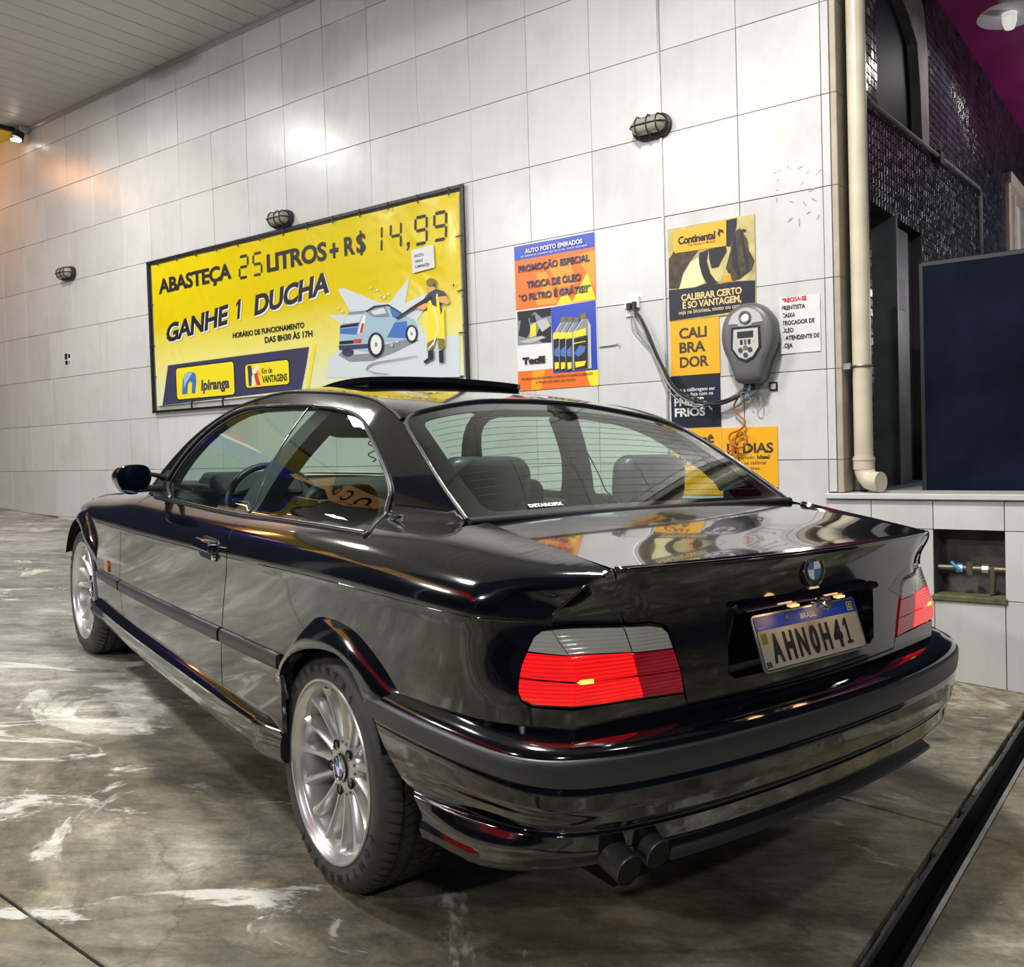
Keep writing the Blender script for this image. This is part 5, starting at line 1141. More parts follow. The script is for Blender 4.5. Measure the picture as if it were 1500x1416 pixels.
mb = MB(); mb.lathe([(0.0, -0.003), (0.024, -0.003), (0.024, 0.0)], M['white'], 24, 'y', False, (0, -0.126, 0.126)); mb.build('gauge', t, 40)
mb = MB(); mb.lathe([(0.0, -0.004), (0.5, -0.003), (0.95, -0.001), (1.0, 0.002)], M['pump_lite'], 20, 'y'); o = mb.build('brand_plate', t, 60); o.scale = (0.042, 1, 0.014); o.location = (-0.005, -0.125, 0.088)
mb = MB(); mb.tube([(0.092 * math.cos(a) , -0.120 + 0.004 * math.sin(-a), -0.066 + 0.055 * math.sin(a)) for a in [math.pi + math.pi * k / 12 for k in range(13)]], 0.004, M['pump_grey'], 6); mb.build('lower_rim', t, 60)
mb = MB(); mb.cyl((0.0, -0.05, -0.20), (0.0, -0.05, -0.245), 0.012, M['rubber'], 10); mb.build('cable_gland', t, 40)

# ---- wall socket, cables
t = empty('wall_socket', label='open white socket box with cables sprouting from it on the tiles', cat='socket', mw=MW @ Matrix.Translation(Vector(L(6.345, 2.290, 0.001))))
mb = MB(); mb.box((-0.052, -0.02, -0.012), (0.045, 0.0, 0.058), M['white'], 0.004); mb.box((-0.05, -0.012, -0.055), (0.012, 0.0, -0.014), M['white'], 0.003); mb.build('back_box', t)
mb = MB(); mb.box((-0.03, -0.035, -0.02), (0.0, -0.02, 0.02), M['frame'], 0.003); mb.box((0.006, -0.035, -0.015), (0.034, -0.02, 0.024), M['frame'], 0.003); mb.build('terminal', t)
def cable(name, P, r, m, d, lab, g=None):
    pts = [Vector(L(u, v, dd)) for (u, v), dd in zip(catmull(P, 6), np.interp(np.linspace(0, 1, len(catmull(P, 6))), np.linspace(0, 1, len(d)), d))]
    mb = MB(); mb.tube(pts, r, m, 8); return tag(mb.build(name, None, 60, mw=MW), lab, 'cable', g)
cable('power_cable', CABLES['main'], 0.0085, M['cable_black'], [0.03, 0.035, 0.05, 0.06, 0.06, 0.05], 'thick black power cable sagging from the socket to the tyre inflator')
cable('signal_cable', CABLES['second'], 0.0055, M['cable_grey'], [0.03, 0.03, 0.045, 0.05, 0.05, 0.05], 'grey cable hanging against the thick black cable')
cable('thin_wire', CABLES['thin'], 0.0035, M['cable_grey'], [0.03, 0.02, 0.02, 0.04, 0.05, 0.05], 'thin grey wire bowing out to the left under the socket')
cable('inner_cable', CABLES['thin2'], 0.005, M['cable_black'], [0.03, 0.05, 0.06, 0.06, 0.06, 0.05], 'slim black cable just above the thick black cable')
cable('orange_wire', CABLES['orange'], 0.0055, M['cable_orange'], [0.06, 0.03, 0.03, 0.035, 0.04, 0.03, 0.04], 'orange wire hanging in loops from under the tyre inflator')
cable('short_orange_wire', CABLES['orange2'], 0.0055, M['cable_orange'], [0.025, 0.03, 0.035, 0.03], 'short curl of orange wire lowest on the 15 DIAS board')
cable('wire_loop', CABLES['loop'], 0.0028, M['cable_grey'], [0.05, 0.03, 0.04, 0.03], 'thin grey wire loop under the right of the tyre inflator')
def knot(name, u, v, n, seed, lab):
    rs = np.random.RandomState(seed); mb = MB()
    for k in range(n):
        a = rs.uniform(0, 6.28); r = rs.uniform(0.015, 0.035)
        c = Vector(L(u, v, 0.05)); P = [c + Vector((rs.uniform(-1, 1) * 0.01, rs.uniform(-.012, .012), 0))]
        P.append(P[0] + Vector((math.cos(a) * r, rs.uniform(-.012, .0), math.sin(a) * r * .8)))
        P.append(P[1] + Vector((math.cos(a + .9) * r * .6, 0, math.sin(a + .9) * r * .6)))
        mb.tube(P, 0.003, M['cable_teal'] if k % 3 else M['cable_grey'], 6)
    tag(mb.build(name, None, 60, mw=MW), lab, 'wiring')
knot('wire_joint', 6.835, 2.868, 14, 2, 'tangle of teal wire ends over the PNEUS FRIOS board')
knot('wire_splice', 7.075, 2.815, 16, 4, 'tangle of teal and grey wires right under the tyre inflator')
t = empty('framed_tag', label='tiny square black-framed plate below the tyre inflator on its right', cat='tag', mw=MW)
mb = MB(); sheet(mb, 7.168, 2.770, 7.214, 2.815, 0.001, 0.008, M['frame'], 0.002); mb.build('frame', t)
mb = MB(); sheet(mb, 7.176, 2.779, 7.206, 2.807, 0.008, 0.0095, M['pump_lite']); mb.build('face', t)
t = empty('small_sticker', label='small black and white sticker low on the tiles left of the banner', cat='sticker', mw=MW)
mb = MB(); sheet(mb, -0.19, 2.035, -0.07, 2.155, 0.001, 0.003, M['white']); mb.build('sheet', t)
mb = MB(); sheet(mb, -0.185, 2.04, -0.135, 2.10, 0.003, 0.0036, M['black_print']); sheet(mb, -0.12, 2.05, -0.08, 2.09, 0.003, 0.0036, M['black_print']); sheet(mb, -0.18, 2.11, -0.13, 2.15, 0.003, 0.0036, M['black_print']); sheet(mb, -0.115, 2.115, -0.085, 2.145, 0.003, 0.0036, M['grey_print']); mb.build('printed_picture', t)
# torn adhesive marks
mb = MB(); rs = np.random.RandomState(21)
for (u, v) in [(7.225, 1.70), (7.25, 1.69), (7.30, 1.685), (7.24, 1.74), (7.235, 1.79), (7.36, 1.70), (7.40, 1.73), (7.37, 1.78), (7.42, 1.82), (7.31, 1.86), (7.38, 1.88), (7.43, 1.87), (7.40, 1.93), (7.45, 1.96), (7.30, 1.95), (7.35, 1.97), (7.46, 1.74), (7.23, 1.84)]:
    a = rs.uniform(0, 3.1); l = rs.uniform(0.008, 0.026); w = rs.uniform(0.002, 0.005)
    c, s_ = math.cos(a), math.sin(a); art(mb, [(u + x * c - y * s_, v + x * s_ + y * c) for x, y in ((-l, -w), (l * .6, -w * .7), (l, w * .5), (-l * .5, w))], 0.0012, M['residue'])
o = mb.build('glue_residue', None, None, MW); tag(o, 'faint torn glue residue on the tiles above the job notice, near the downpipe', 'residue', None, 'stuff')
# scratched hook on the tiles
mb = MB(); mb.tube([L(6.105, 2.50, .004), L(6.20, 2.497, .006), L(6.245, 2.492, .008), L(6.245, 2.515, .008)], 0.003, M['steel'], 6)
tag(mb.build('wire_hook', None, 60, mw=MW), 'thin rusty wire hook lying flat on the tiles right of the oil poster', 'hook')

# ================================================================== forecourt seen only in reflections
t = empty('station_canopy', label='lit station canopy edge in red, navy and amber bands across the forecourt', cat='canopy', loc=(0, 0, 0))
c0 = Vector((10.9, 3.56, 0)); dirv = Vector((-0.848, 0.53, 0)).normalized(); nrv = Vector((-0.53, -0.848, 0)).normalized()   # nrv faces the car
def fasc(a, b, z0, z1, m, nm):
    m2 = MB(); P = [c0 + dirv * a, c0 + dirv * b]
    V = [tuple(p + off + Vector((0, 0, z))) for z in (z0, z1) for p, off in ((P[0], Vector((0, 0, 0))), (P[1], Vector((0, 0, 0))), (P[1], nrv * -0.2), (P[0], nrv * -0.2))]
    m2.add(V, [(0, 3, 2, 1), (4, 5, 6, 7), (0, 1, 5, 4), (1, 2, 6, 5), (2, 3, 7, 6), (3, 0, 4, 7)], m); m2.build(nm, t)
fasc(-2.4, 0.0, 4.52, 5.10, M['fascia_red'], 'red_band'); fasc(-2.4, 0.0, 4.43, 4.52, M['fascia_white'], 'white_band'); fasc(-2.4, 0.0, 3.95, 4.43, M['fascia_navy'], 'navy_band')
fasc(0.0, 6.4, 4.08, 5.05, M['fascia_amber'], 'amber_band'); fasc(-2.4, 6.4, 5.05, 5.60, M['fascia_olive'], 'olive_band')
fasc(6.4, 13.0, 4.08, 5.60, M['fascia_red'], 'red_band')
for a_ in (1.35, 2.05, 2.75, 3.5, 4.25):
    m2 = MB(); R0 = 0.30
    for k in range(20):
        t0, t1 = 2 * math.pi * k / 20, 2 * math.pi * (k + 1) / 20
        if a_ in (2.05, 3.5) and k in (8, 9, 10, 11): continue
        V = []
        for tt in (t0, t1):
            for rr_ in (R0, R0 * .62): V.append(tuple(c0 + dirv * (a_ + rr_ * .8 * math.cos(tt)) + Vector((0, 0, 4.56 + rr_ * math.sin(tt))) + nrv * 0.02))
        m2.add(V, [(0, 1, 3, 2)], M['red_print'])
    m2.build('raised_shape', t)
mb = MB(); mb.box((9.3, 5.2, 0), (9.7, 5.6, 5.6), M['far_grey'], 0.01); mb.build('column', t)
mb = MB(); mb.box((-8, 15.5, 0.0), (16, 15.9, 1.1), M['far_grey']); mb.box((-8, 15.6, 1.1), (16, 15.9, 4.5), M['far_dark'])
tag(mb.build('wall_forecourt'), kind='structure')
# ================================================================== the car (rear axle at x = 0, centre line y = 0)
car = empty('coupe_car', (0, 0, 0), 'black two-door coupe parked along the white tiled wall with its tail lights lit', 'car')
PT = M['paint']
def fS(sg, off=0.0):
    return lambda x, z: (x, sg * (Sd(x, z) + off), z)
def sflip(sg): return sg < 0          # du x dv for (x, y, z) with sg=+1 gives -y... see test
def spatch(mb, outline, m, sg, step=0.028, off=0.0, flange=0.012, holes=(), extra=None, inset=0.0):
    # d/dx x d/dz = -y for sg=+1 -> flip
    return patch(mb, outline, fS(sg, off), m, step, holes, flip=(sg > 0), flange=flange, extra=extra, inset=inset, e=3.5e-3)
def arc(cx, r, a0, a1, n=22):
    return [(cx + r * math.cos(math.radians(a0 + (a1 - a0) * k / n)), RW + r * math.sin(math.radians(a0 + (a1 - a0) * k / n))) for k in range(n + 1)]
def crest_extra(x0, x1):
    out = []
    for x in np.arange(x0, x1, 0.022):
        zc = float(Zc(x)); zE = float(ZE(x))
        for f in (0.0, .25, .5, .68, .80, .87, .91, .94, .955, .965, .975, .985, .995, 1.005, 1.015): out.append((x, zc + (zE - zc) * f))
    return out
def rear_flare_extra():
    out = []; A = catmull(ARCH[2:], 4); B = catmull(BULGE[1:], 4)
    for k in range(90):
        f = k / 89; a = np.array(A[int(f * (len(A) - 1))]); b = np.array(B[int(f * (len(B) - 1))])
        for t in (0.12, .26, .4, .52, .62, .70, .77, .83, .88, .92, .96, 1.0, 1.05): out.append(tuple(a + (b - a) * t))
    return out
def flare_extra(cx):
    out = []
    for r in (0.335, 0.346, 0.356, 0.364, 0.371, 0.377, 0.382, 0.386):
        for a in np.arange(20, 162, 2.4): out.append((cx + r * math.cos(math.radians(a)), RW + r * math.sin(math.radians(a))))
    return out
# tail edge: where the side meets the rear face
def tail_x(z):
    xs = np.linspace(-0.66, -0.83, 700); f = xs - Rr(Sd(xs, np.full(700, z)), z)
    k = np.where(f <= 0)[0]
    return float(xs[k[0]]) if len(k) else -0.79
ZT = [0.575, 0.60, 0.625, 0.652]
TAIL_LOW = [(tail_x(z), z) for z in (0.575, 0.60, 0.625, 0.650)]
TAIL_LAMP = [(tail_x(z), z) for z in (0.656, 0.68, 0.70, 0.72, 0.745, 0.77, 0.790, 0.800)]
TAIL_UP = [(tail_x(z), z) for z in (0.807, 0.82, 0.835, 0.85, 0.865, 0.88, 0.895, 0.907, 0.915)]
def z_at_y(x, y0):
    zs = np.linspace(float(Zc(x)) + .02, float(ZE(x)) + .02, 500); ys = Sd(np.full(500, x), zs)
    i = np.where(ys <= y0)[0]; return float(zs[i[0]]) if len(i) else float(ZE(x)) - 0.001
YSH = 0.597
SHUT = [(x, z_at_y(x, YSH)) for x in (-0.78, -0.72, -0.65, -0.58, -0.5, -0.42, -0.36, -0.315)]
BL_EDGE = [(-0.293, 0.960), (-0.189, 1.014), (-0.051, 1.088), (0.070, 1.148), (0.161, 1.188)]
SEAM = [(0.227, 1.210), (0.354, 1.238), (0.517, 1.255), (0.68, 1.262), (0.82, 1.264)]
SEAM_F = [(0.82, 1.264), (1.046, 1.264), (1.196, 1.253), (1.33, 1.230), (1.433, 1.204), (1.52, 1.165), (1.60, 1.118), (1.668, 1.063), (1.735, 0.992), (1.80, 0.925), (1.86, 0.868)]
DRIP_Q = [(0.80, 1.221), (0.617, 1.215), (0.453, 1.202), (0.366, 1.186), (0.285, 1.159), (0.163, 1.102), (0.063, 1.045), (0.014, 1.006), (0.000, 0.977), (-0.018, 0.945), (-0.082, 0.920)]
BELT = [(-0.082, 0.917), (0.10, 0.909), (0.277, 0.900), (0.50, 0.888), (0.745, 0.873)]
BELT_F = [(0.745, 0.873), (1.0, 0.863), (1.3, 0.853), (1.55, 0.845), (1.80, 0.837)]
DRIP_F = [(0.80, 1.221), (1.049, 1.216), (1.277, 1.206), (1.389, 1.189), (1.465, 1.162), (1.535, 1.122), (1.592, 1.068), (1.640, 0.995), (1.672, 0.925), (1.698, 0.852)]
DOOR_R = [(0.745, 0.870), (0.690, 0.845), (0.640, 0.812), (0.628, 0.775), (0.630, 0.740), (0.645, 0.68), (0.660, 0.62), (0.671, 0.54), (0.676, 0.45), (0.678, 0.40), (0.676, 0.362)]
DOOR_F = [(1.80, 0.334), (1.850, 0.348), (1.878, 0.385), (1.893, 0.45), (1.898, 0.53), (1.890, 0.62), (1.872, 0.70), (1.862, 0.76), (1.862, 0.80), (1.875, 0.832)]
def shift(P, d): return [(a + d, b) for a, b in P]

def both(fn):
    for sg in (1, -1): fn(sg)

def build_side(sg):
    side = 'left' if sg > 0 else 'right'
    # ---- quarter panel (with the C pillar)
    mb = MB()
    ol = []
    ol += shift(DOOR_R, -0.003) + [(0.40, 0.358), (0.262, 0.352)]
    ol += catmull(ARCH, 3)[:-1]
    ol += [(-0.45, 0.590), (-0.62, 0.594), (-0.70, 0.588)]
    ol += TAIL_LOW + [(-0.725, 0.654), (-0.709, 0.664), (-0.7015, 0.68), (-0.6965, 0.715), (-0.6955, 0.760), (-0.6985, 0.785), (-0.709, 0.799)]
    ol += TAIL_UP[:]
    ol += SHUT + BL_EDGE + SEAM + DRIP_Q + [(-0.080, 0.916)] + BELT[1:-1]
    spatch(mb, ol, PT, sg, 0.028, extra=crest_extra(-0.80, 0.75))
    # part of the rear face that belongs to the quarter: corner above the lamp and the panel below it
    fR = lambda y, z: (Rr(y, z), sg * y, z)
    up = [(float(Sd(x, z)), z) for x, z in TAIL_UP]
    ol2 = up + [(YSH - 0.003, 0.9165), (0.580, 0.895), (0.566, 0.86), (0.556, 0.83), (0.552, 0.806)]
    patch(mb, ol2, fR, PT, 0.025, flip=(sg > 0), flange=0.008)
    o = mb.build('quarter_panel', car)
    # ---- door
    mb = MB()
    ol = DOOR_F[::1] + BELT_F[::-1][0:] + DOOR_R[1:]
    ol = DOOR_F + [(1.80, 0.835)] + [p for p in BELT_F[::-1] if p[0] < 1.79] + DOOR_R[1:]
    ol = shift(DOOR_F, -0.003)[:-1] + [(1.865, 0.832)] + [p for p in BELT_F[::-1]] + shift(DOOR_R, 0.003)[1:]
    spatch(mb, ol, PT, sg, 0.028, extra=crest_extra(0.6, 1.9))
    door = mb.build('door', car)
    # door handle
    mb = MB(); hx, hz = 0.795, 0.770
    yy = lambda x, z, o=0.0: sg * (float(Sd(x, z)) + o)
    def plate(P, o0, o1, m, mb):
        n = len(P); V = [(x, yy(x, z, o0), z) for x, z in P] + [(x, yy(x, z, o1), z) for x, z in P]
        mb.add(V, [tuple(range(n)), tuple(range(n, 2 * n))] + [(i, (i + 1) % n, n + (i + 1) % n, n + i) for i in range(n)], m)
    rr = lambda x0, z0, x1, z1, r: [(a, b) for a, b in rrect(x0, z0, x1, z1, r)]
    plate(rr(0.705, 0.738, 0.875, 0.803, 0.024), -0.004, 0.0025, M['plastic'], mb)
    mb.build('handle_recess', door, 40)
    mb = MB(); plate(rr(0.712, 0.768, 0.868, 0.799, 0.012), 0.0, 0.028, PT, mb); mb.build('door_handle', door, 40, bevel=0.005)
    mb = MB(); mb.lathe([(0.0, 0.012), (0.009, 0.011), (0.011, 0.004)], M['chrome'], 14, 'y'); o = mb.build('lock_barrel', door, 40); o.location = (0.722, yy(0.722, 0.752), 0.752); o.scale = (1, sg, 1)
    # belt moulding
    mb = MB(); mb.tube([(x, yy(x, z, 0.004), z + 0.002) for x, z in catmull(BELT_F, 5)], 0.0065, M['trimline'], 8); mb.build('belt_moulding', door, 60)
    mb = MB(); mb.tube([(x, yy(x, z, 0.004), z + 0.002) for x, z in catmull(BELT, 5)], 0.0065, M['trimline'], 8); mb.build('belt_moulding', car, 60)
    # ---- side rub strips: fender, door, quarter
    def zt_(x): return 0.494 + (1.89 - x) * 0.0425
    def strip(x0, x1, parent):
        mb = MB(); V = []; F = []; n = 24
        prof = [(-0.003, 0.0), (0.006, -0.001), (0.011, -0.006), (0.012, -0.022), (0.010, -0.038), (0.005, -0.043), (-0.003, -0.044)]
        for i in range(n + 1):
            x = x0 + (x1 - x0) * i / n
            for o_, dz in prof:
                z = zt_(x) + dz; V.append((x, yy(x, z, o_), z))
        m = len(prof)
        for i in range(n):
            for k in range(m - 1): F.append((i * m + k, i * m + k + 1, (i + 1) * m + k + 1, (i + 1) * m + k))
        F.append(tuple(range(m))); F.append(tuple(n * m + k for k in range(m))[::-1])
        mb.add(V, F, M['matte']); return mb.build('rub_strip', parent, 50)
    strip(0.685, 1.882, door); strip(0.232, 0.664, car)
    # ---- front wing
    mb = MB()
    topw = [(x, z_at_y(x, 0.665)) for x in (3.10, 2.95, 2.8, 2.6, 2.4, 2.2, 2.05, 1.93)]
    a0 = math.degrees(math.asin((0.345 - RW) / 0.325))
    ol = shift(DOOR_F, 0.003)[1:] + topw[::-1] + [(3.16, 0.66), (3.17, 0.60), (3.12, 0.56), (3.03, 0.42)] + [p for p in arc(2.7, 0.325, 18, 180 - a0, 34)] + [(2.36, 0.340), (1.855, 0.336)]
    spatch(mb, ol, PT, sg, 0.03, extra=crest_extra(1.88, 3.1))
    wing = mb.build('front_wing', car)
    strip(1.905, 2.31, wing)
    mb = MB(); V = []
    plate([(2.10, 0.495), (2.17, 0.495), (2.178, 0.51), (2.165, 0.535), (2.12, 0.54), (2.10, 0.52)], 0.0, 0.006, M['amber'], mb); mb.build('side_repeater', wing, 40)
    # ---- roof rail / A pillar
    mb = MB()
    ol = [(a, b) for a, b in SEAM_F] + [(1.80, 0.850)] + DRIP_F[::-1]
    spatch(mb, ol, PT, sg, 0.02, flange=0.01)
    mb.build('roof_rail', car)
    # cant: bright moulding above the windows
    DR = catmull(DRIP_F[::-1] + DRIP_Q[1:] + [(-0.088, 0.913)], 5)
    mb = MB(); mb.tube([(x, yy(x, z, 0.004), z) for x, z in DR], 0.006, M['plastic'], 8); mb.build('window_moulding', car, 60)
    mb = MB(); mb.tube([(x, yy(x, z, 0.008), z + .001) for x, z in DR[38:]], 0.0028, M['trimline'], 6); mb.build('bright_moulding', car, 60)
    # roof ditch moulding
    mb = MB(); mb.tube([(x, yy(x, z, 0.001), z + 0.001) for x, z in catmull(BL_EDGE[-1:] + SEAM + SEAM_F[1:], 4)], 0.0045, M['plastic'], 8); mb.build('roof_moulding', car, 60)
    # ---- side glass
    cen = (0.9, 1.0)
    mb = MB()
    DI = [(0.805, 1.214), (1.05, 1.208), (1.27, 1.196), (1.375, 1.176), (1.45, 1.148), (1.515, 1.110), (1.570, 1.055), (1.618, 0.985), (1.648, 0.92), (1.672, 0.852)]
    ol = DI + [p for p in BELT_F[::-1] if p[0] < 1.66]
    spatch(mb, ol, M['glass'], sg, 0.06, off=-0.006, flange=0)
    mb.build('door_glass', car)
    seal = DRIP_F[::-1] + [(p[0], p[1] - 0.002) for p in DI]
    mb = MB(); spatch(mb, seal, M['rubber'], sg, 0.03, off=-0.005, flange=0.004); mb.build('window_seal', car)
    mb = MB()
    ol = [(0.80, 1.219)] + DRIP_Q[1:] + BELT[1:]
    spatch(mb, ol, M['glass'], sg, 0.06, off=-0.006, flange=0); mb.build('quarter_glass', car)
    mb = MB(); mb.tube([(x, yy(x, z, -0.002), z) for x, z in dens([(0.740, 0.876), (0.757, 0.96), (0.775, 1.05), (0.789, 1.13), (0.801, 1.219)], 0.03, False)], 0.003, M['trimline'], 6); mb.build('pillar_strip', car, 60)
    mb = MB(); spatch(mb, [(0.95, 0.80), (0.95, 0.89), (0.853, 1.06), (0.79, 1.225), (0.67, 1.222), (0.73, 1.068), (0.78, 0.907), (0.79, 0.80)], M['cabin'], sg, 0.04, off=-0.035, flange=0.05); mb.build('centre_pillar', car)
    mb = MB(); spatch(mb, SEAM_F + [(1.80, 0.850)] + DRIP_F[::-1], M['headliner'], sg, 0.04, off=-0.020, flange=0.03); mb.build('inner_pillar_trim', car)
    mb = MB(); spatch(mb, [(-0.16, 1.012)] + BL_EDGE[2:] + SEAM + DRIP_Q[:-2], M['headliner'], sg, 0.04, off=-0.020, flange=0.03); mb.build('inner_pillar_trim', car)
    # swage line pressed along the flank
    for (xa, xb, pr) in ((1.905, 2.36, wing), (0.638, 1.860, door), (-0.685, 0.622, car)):
        mb = MB(); mb.tube([(x, yy(x, float(Zc(x)), -0.0010), float(Zc(x)) + .001) for x in np.linspace(xa, xb, 40)], 0.0024, PT, 6); mb.build('swage_line', pr, 60)
    # ---- side skirt
    mb = MB(); V = []; F = []; n = 44
    for i in range(n + 1):
        x = 2.335 - (2.335 - 0.236) * i / n
        f = (x - 0.225) / 2.11
        zt = 0.365 - 0.028 * f; yb = float(Sd(x, 0.36))
        tw = 1.0
        prof = [(-0.010, zt + 0.012), (0.004, zt + 0.004), (0.020, zt - 0.004), (0.026, zt - 0.014), (0.020, zt - 0.026), (0.024, zt - 0.050), (0.022, 0.278 + 0.01 * f), (0.010, 0.262), (-0.02, 0.256), (-0.10, 0.25)]
        if i == 0 or i == n: pass
        if i >= n - 1: prof = [(o_ - .012 * (i - n + 2), z) for o_, z in prof]
        for o_, z in prof: V.append((x, sg * (yb + o_), z))
    m = 10
    for i in range(n):
        for k in range(m - 1): F.append((i * m + k, i * m + k + 1, (i + 1) * m + k + 1, (i + 1) * m + k))
    mb.add(V, F, PT); mb.add(V[:m], [tuple(range(m))], M['void']); mb.add(V[n * m:], [tuple(range(m))], M['void']); mb.build('side_skirt', car, 35)
    # skirt wedge scoop behind the front wheel
    mb = MB(); yb = float(Sd(2.2, .33))
    mb.add([(2.335, sg * (yb + .02), 0.335), (2.335, sg * (yb + .026), 0.275), (2.04, sg * (yb + .024), 0.300), (2.335, sg * (yb + .034), 0.30)], [(0, 3, 2), (3, 1, 2), (0, 1, 3)], M['plastic']); mb.build('skirt_scoop', car)
    # ---- flared arch lips
    for (A_, B_) in ((catmull(ARCH[1:], 6), catmull(BULGE[1:], 6)), ([(2.7 + .325 * math.cos(a), RW + .325 * math.sin(a)) for a in np.radians(np.linspace(14, 168, 70))], [(2.7 + .388 * math.cos(a), RW + .388 * math.sin(a)) for a in np.radians(np.linspace(14, 168, 70))])):
        A_ = np.array(A_); B_ = np.array(B_)
        def rs(Q):
            L_ = np.concatenate([[0], np.cumsum(np.linalg.norm(np.diff(Q, axis=0), axis=1))]); L_ /= L_[-1]
            return lambda f: np.stack([np.interp(f, L_, Q[:, 0]), np.interp(f, L_, Q[:, 1])], -1)
        fa_, fb_ = rs(A_), rs(B_)
        def fl(f, t):
            a = fa_(f); b = fb_(f); tt = np.clip(t, 0, 1)[..., None]; q = a + (b - a) * tt
            h = .030 * (1 - np.clip(t, 0, 1) ** 2.4) * sm(q[..., 1], .47, .60)
            return q[..., 0], sg * (Sd(q[..., 0], q[..., 1]) + h - 0.0004), q[..., 1]
        nf, ntt = 90, 14
        ff, tt = np.meshgrid(np.linspace(0.0, 1.0, nf), np.linspace(0, 1, ntt), indexing='ij')
        P = np.stack(fl(ff, tt), -1); fe, te = 8e-3, 2e-2
        f1, f0 = np.clip(ff + fe, 0, 1), np.clip(ff - fe, 0, 1); t1, t0 = np.clip(tt + te, 0, 1), np.clip(tt - te, 0, 1)
        N = np.cross(np.stack(fl(f1, tt), -1) - np.stack(fl(f0, tt), -1), np.stack(fl(ff, t1), -1) - np.stack(fl(ff, t0), -1)); N /= np.linalg.norm(N, axis=-1)[..., None] + 1e-12
        N *= np.sign(N[..., 1:2]) * sg
        g_ = np.cross(P[21, 5] - P[20, 5], P[20, 6] - P[20, 5]); ccw = g_ @ N[20, 5] > 0
        Fq = [(i * ntt + k, (i + 1) * ntt + k, (i + 1) * ntt + k + 1, i * ntt + k + 1) for i in range(nf - 1) for k in range(ntt - 1)]
        mb = MB(); mb.add(P.reshape(-1, 3), Fq if ccw else [f[::-1] for f in Fq], PT, N.reshape(-1, 3))
        inn = P[:, 0].copy(); inn2 = inn.copy(); inn2[:, 1] -= sg * 0.035
        mb.add(np.concatenate([inn, inn2]), [(i, i + 1, nf + i + 1, nf + i) for i in range(nf - 1)], PT)
        mb.build('arch_flare', car)
    # ---- wheel arch liners
    for cx in (0, 2.7):
        mb = MB(); V = []; F = []
        A = [(24 + 132 * k / 28) for k in range(29)]
        for a in A:
            ca, sa = math.cos(math.radians(a)), math.sin(math.radians(a))
            for y_, r_ in ((0.50, 0.36), (0.70, 0.36), (0.80, 0.352), (0.830, 0.340)):
                V.append((cx + r_ * ca, sg * y_, RW + r_ * sa))
        for i in range(28):
            for k in range(3): F.append((i * 4 + k, i * 4 + k + 1, i * 4 + 5 + k, i * 4 + 4 + k))
        c_ = len(V); V += [(cx + .36 * math.cos(a), sg * 0.50, RW + .36 * math.sin(a)) for a in np.radians(np.linspace(-20, 200, 30))]
        F.append(tuple(range(c_, c_ + 30)))
        mb.add(V, F, M['void']); mb.build('wheel_arch_liner', car, 60)
    # ---- tail lamp
    lamp = bpy.data.objects.new('tail_lamp', None); link(lamp, car)
    def lens(side_poly, rear_poly, m, nm, off=0.004):
        mb = MB()
        if side_poly: spatch(mb, side_poly, m, sg, 0.018, flange=0.012, inset=off)
        if rear_poly: patch(mb, rear_poly, fR, m, 0.02, flip=(sg > 0), flange=0.012, inset=off)
        return mb.build(nm, lamp)
    def tx(z): return (tail_x(z), z)
    def ty(z): x = tail_x(z); return (float(Sd(x, z)), z)
    zA, zB, zC, zD = 0.660, 0.7035, 0.7515, 0.7985
    g = 0.0018
    lens([tx(zB + g), tx(0.727), tx(zC), (-0.6985, zC + .002), (-0.6975, 0.73), (-0.7, zB + .006)], [ty(zB + g), ty(0.727), ty(zC), (0.62, 0.7495), (0.540, 0.7465), (0.529, 0.7005 + g), (0.62, 0.702)], M['red_lit'], 'red_lens')
    lens([tx(zA + 0.0), tx(0.68), tx(zB - g), (-0.7005, zB + .003), (-0.7045, 0.683), (-0.712, 0.669), (-0.73, 0.662)], [ty(zA), ty(0.68), ty(zB - g), (0.62, 0.700), (0.528, 0.6985), (0.516, 0.6565), (0.62, 0.657)], M['red_lit'], 'red_lens')
    lens([tx(zC + g), tx(0.775), tx(zD), (-0.725, 0.7985), (-0.711, 0.7955), (-0.7015, 0.783), (-0.6985, 0.757)], [ty(zC + g), ty(0.775), ty(zD), (0.62, 0.798), (0.553, 0.7975), (0.5405, 0.749)], M['clear_lens'], 'clear_lens')
    lens(None, [(0.536, 0.745), (0.526, 0.7005), (0.475, 0.699), (0.4225, 0.698), (0.438, 0.7425)], M['red_dark'], 'inner_red_lens')
    lens(None, [(0.525, 0.6975), (0.513, 0.6565), (0.413, 0.650), (0.4215, 0.695), (0.475, 0.696)], M['red_dark'], 'inner_red_lens')
    lens(None, [(0.5375, 0.748), (0.550, 0.7975), (0.495, 0.7955), (0.468, 0.790), (0.452, 0.777), (0.440, 0.7455)], M['clear_lens'], 'inner_clear_lens')
    lens([tx(0.655), tx(0.68), tx(0.727), tx(0.775), tx(0.803), (-0.72, 0.8015), (-0.706, 0.797), (-0.698, 0.782), (-0.6955, 0.73), (-0.7015, 0.68), (-0.709, 0.665), (-0.727, 0.656)],
         [ty(0.655), ty(0.68), ty(0.727), ty(0.775), ty(0.803), (0.56, 0.8025), (0.49, 0.8005), (0.462, 0.794), (0.446, 0.778), (0.432, 0.74), (0.4065, 0.648), (0.6, 0.652)], M['frit'], 'lamp_gasket', -0.004)
    lens(None, [(0.630, 0.6985), (0.660, 0.6990), (0.660, 0.7075), (0.630, 0.7070)], M['bulb'], 'glowing_bulb', 0.0044)
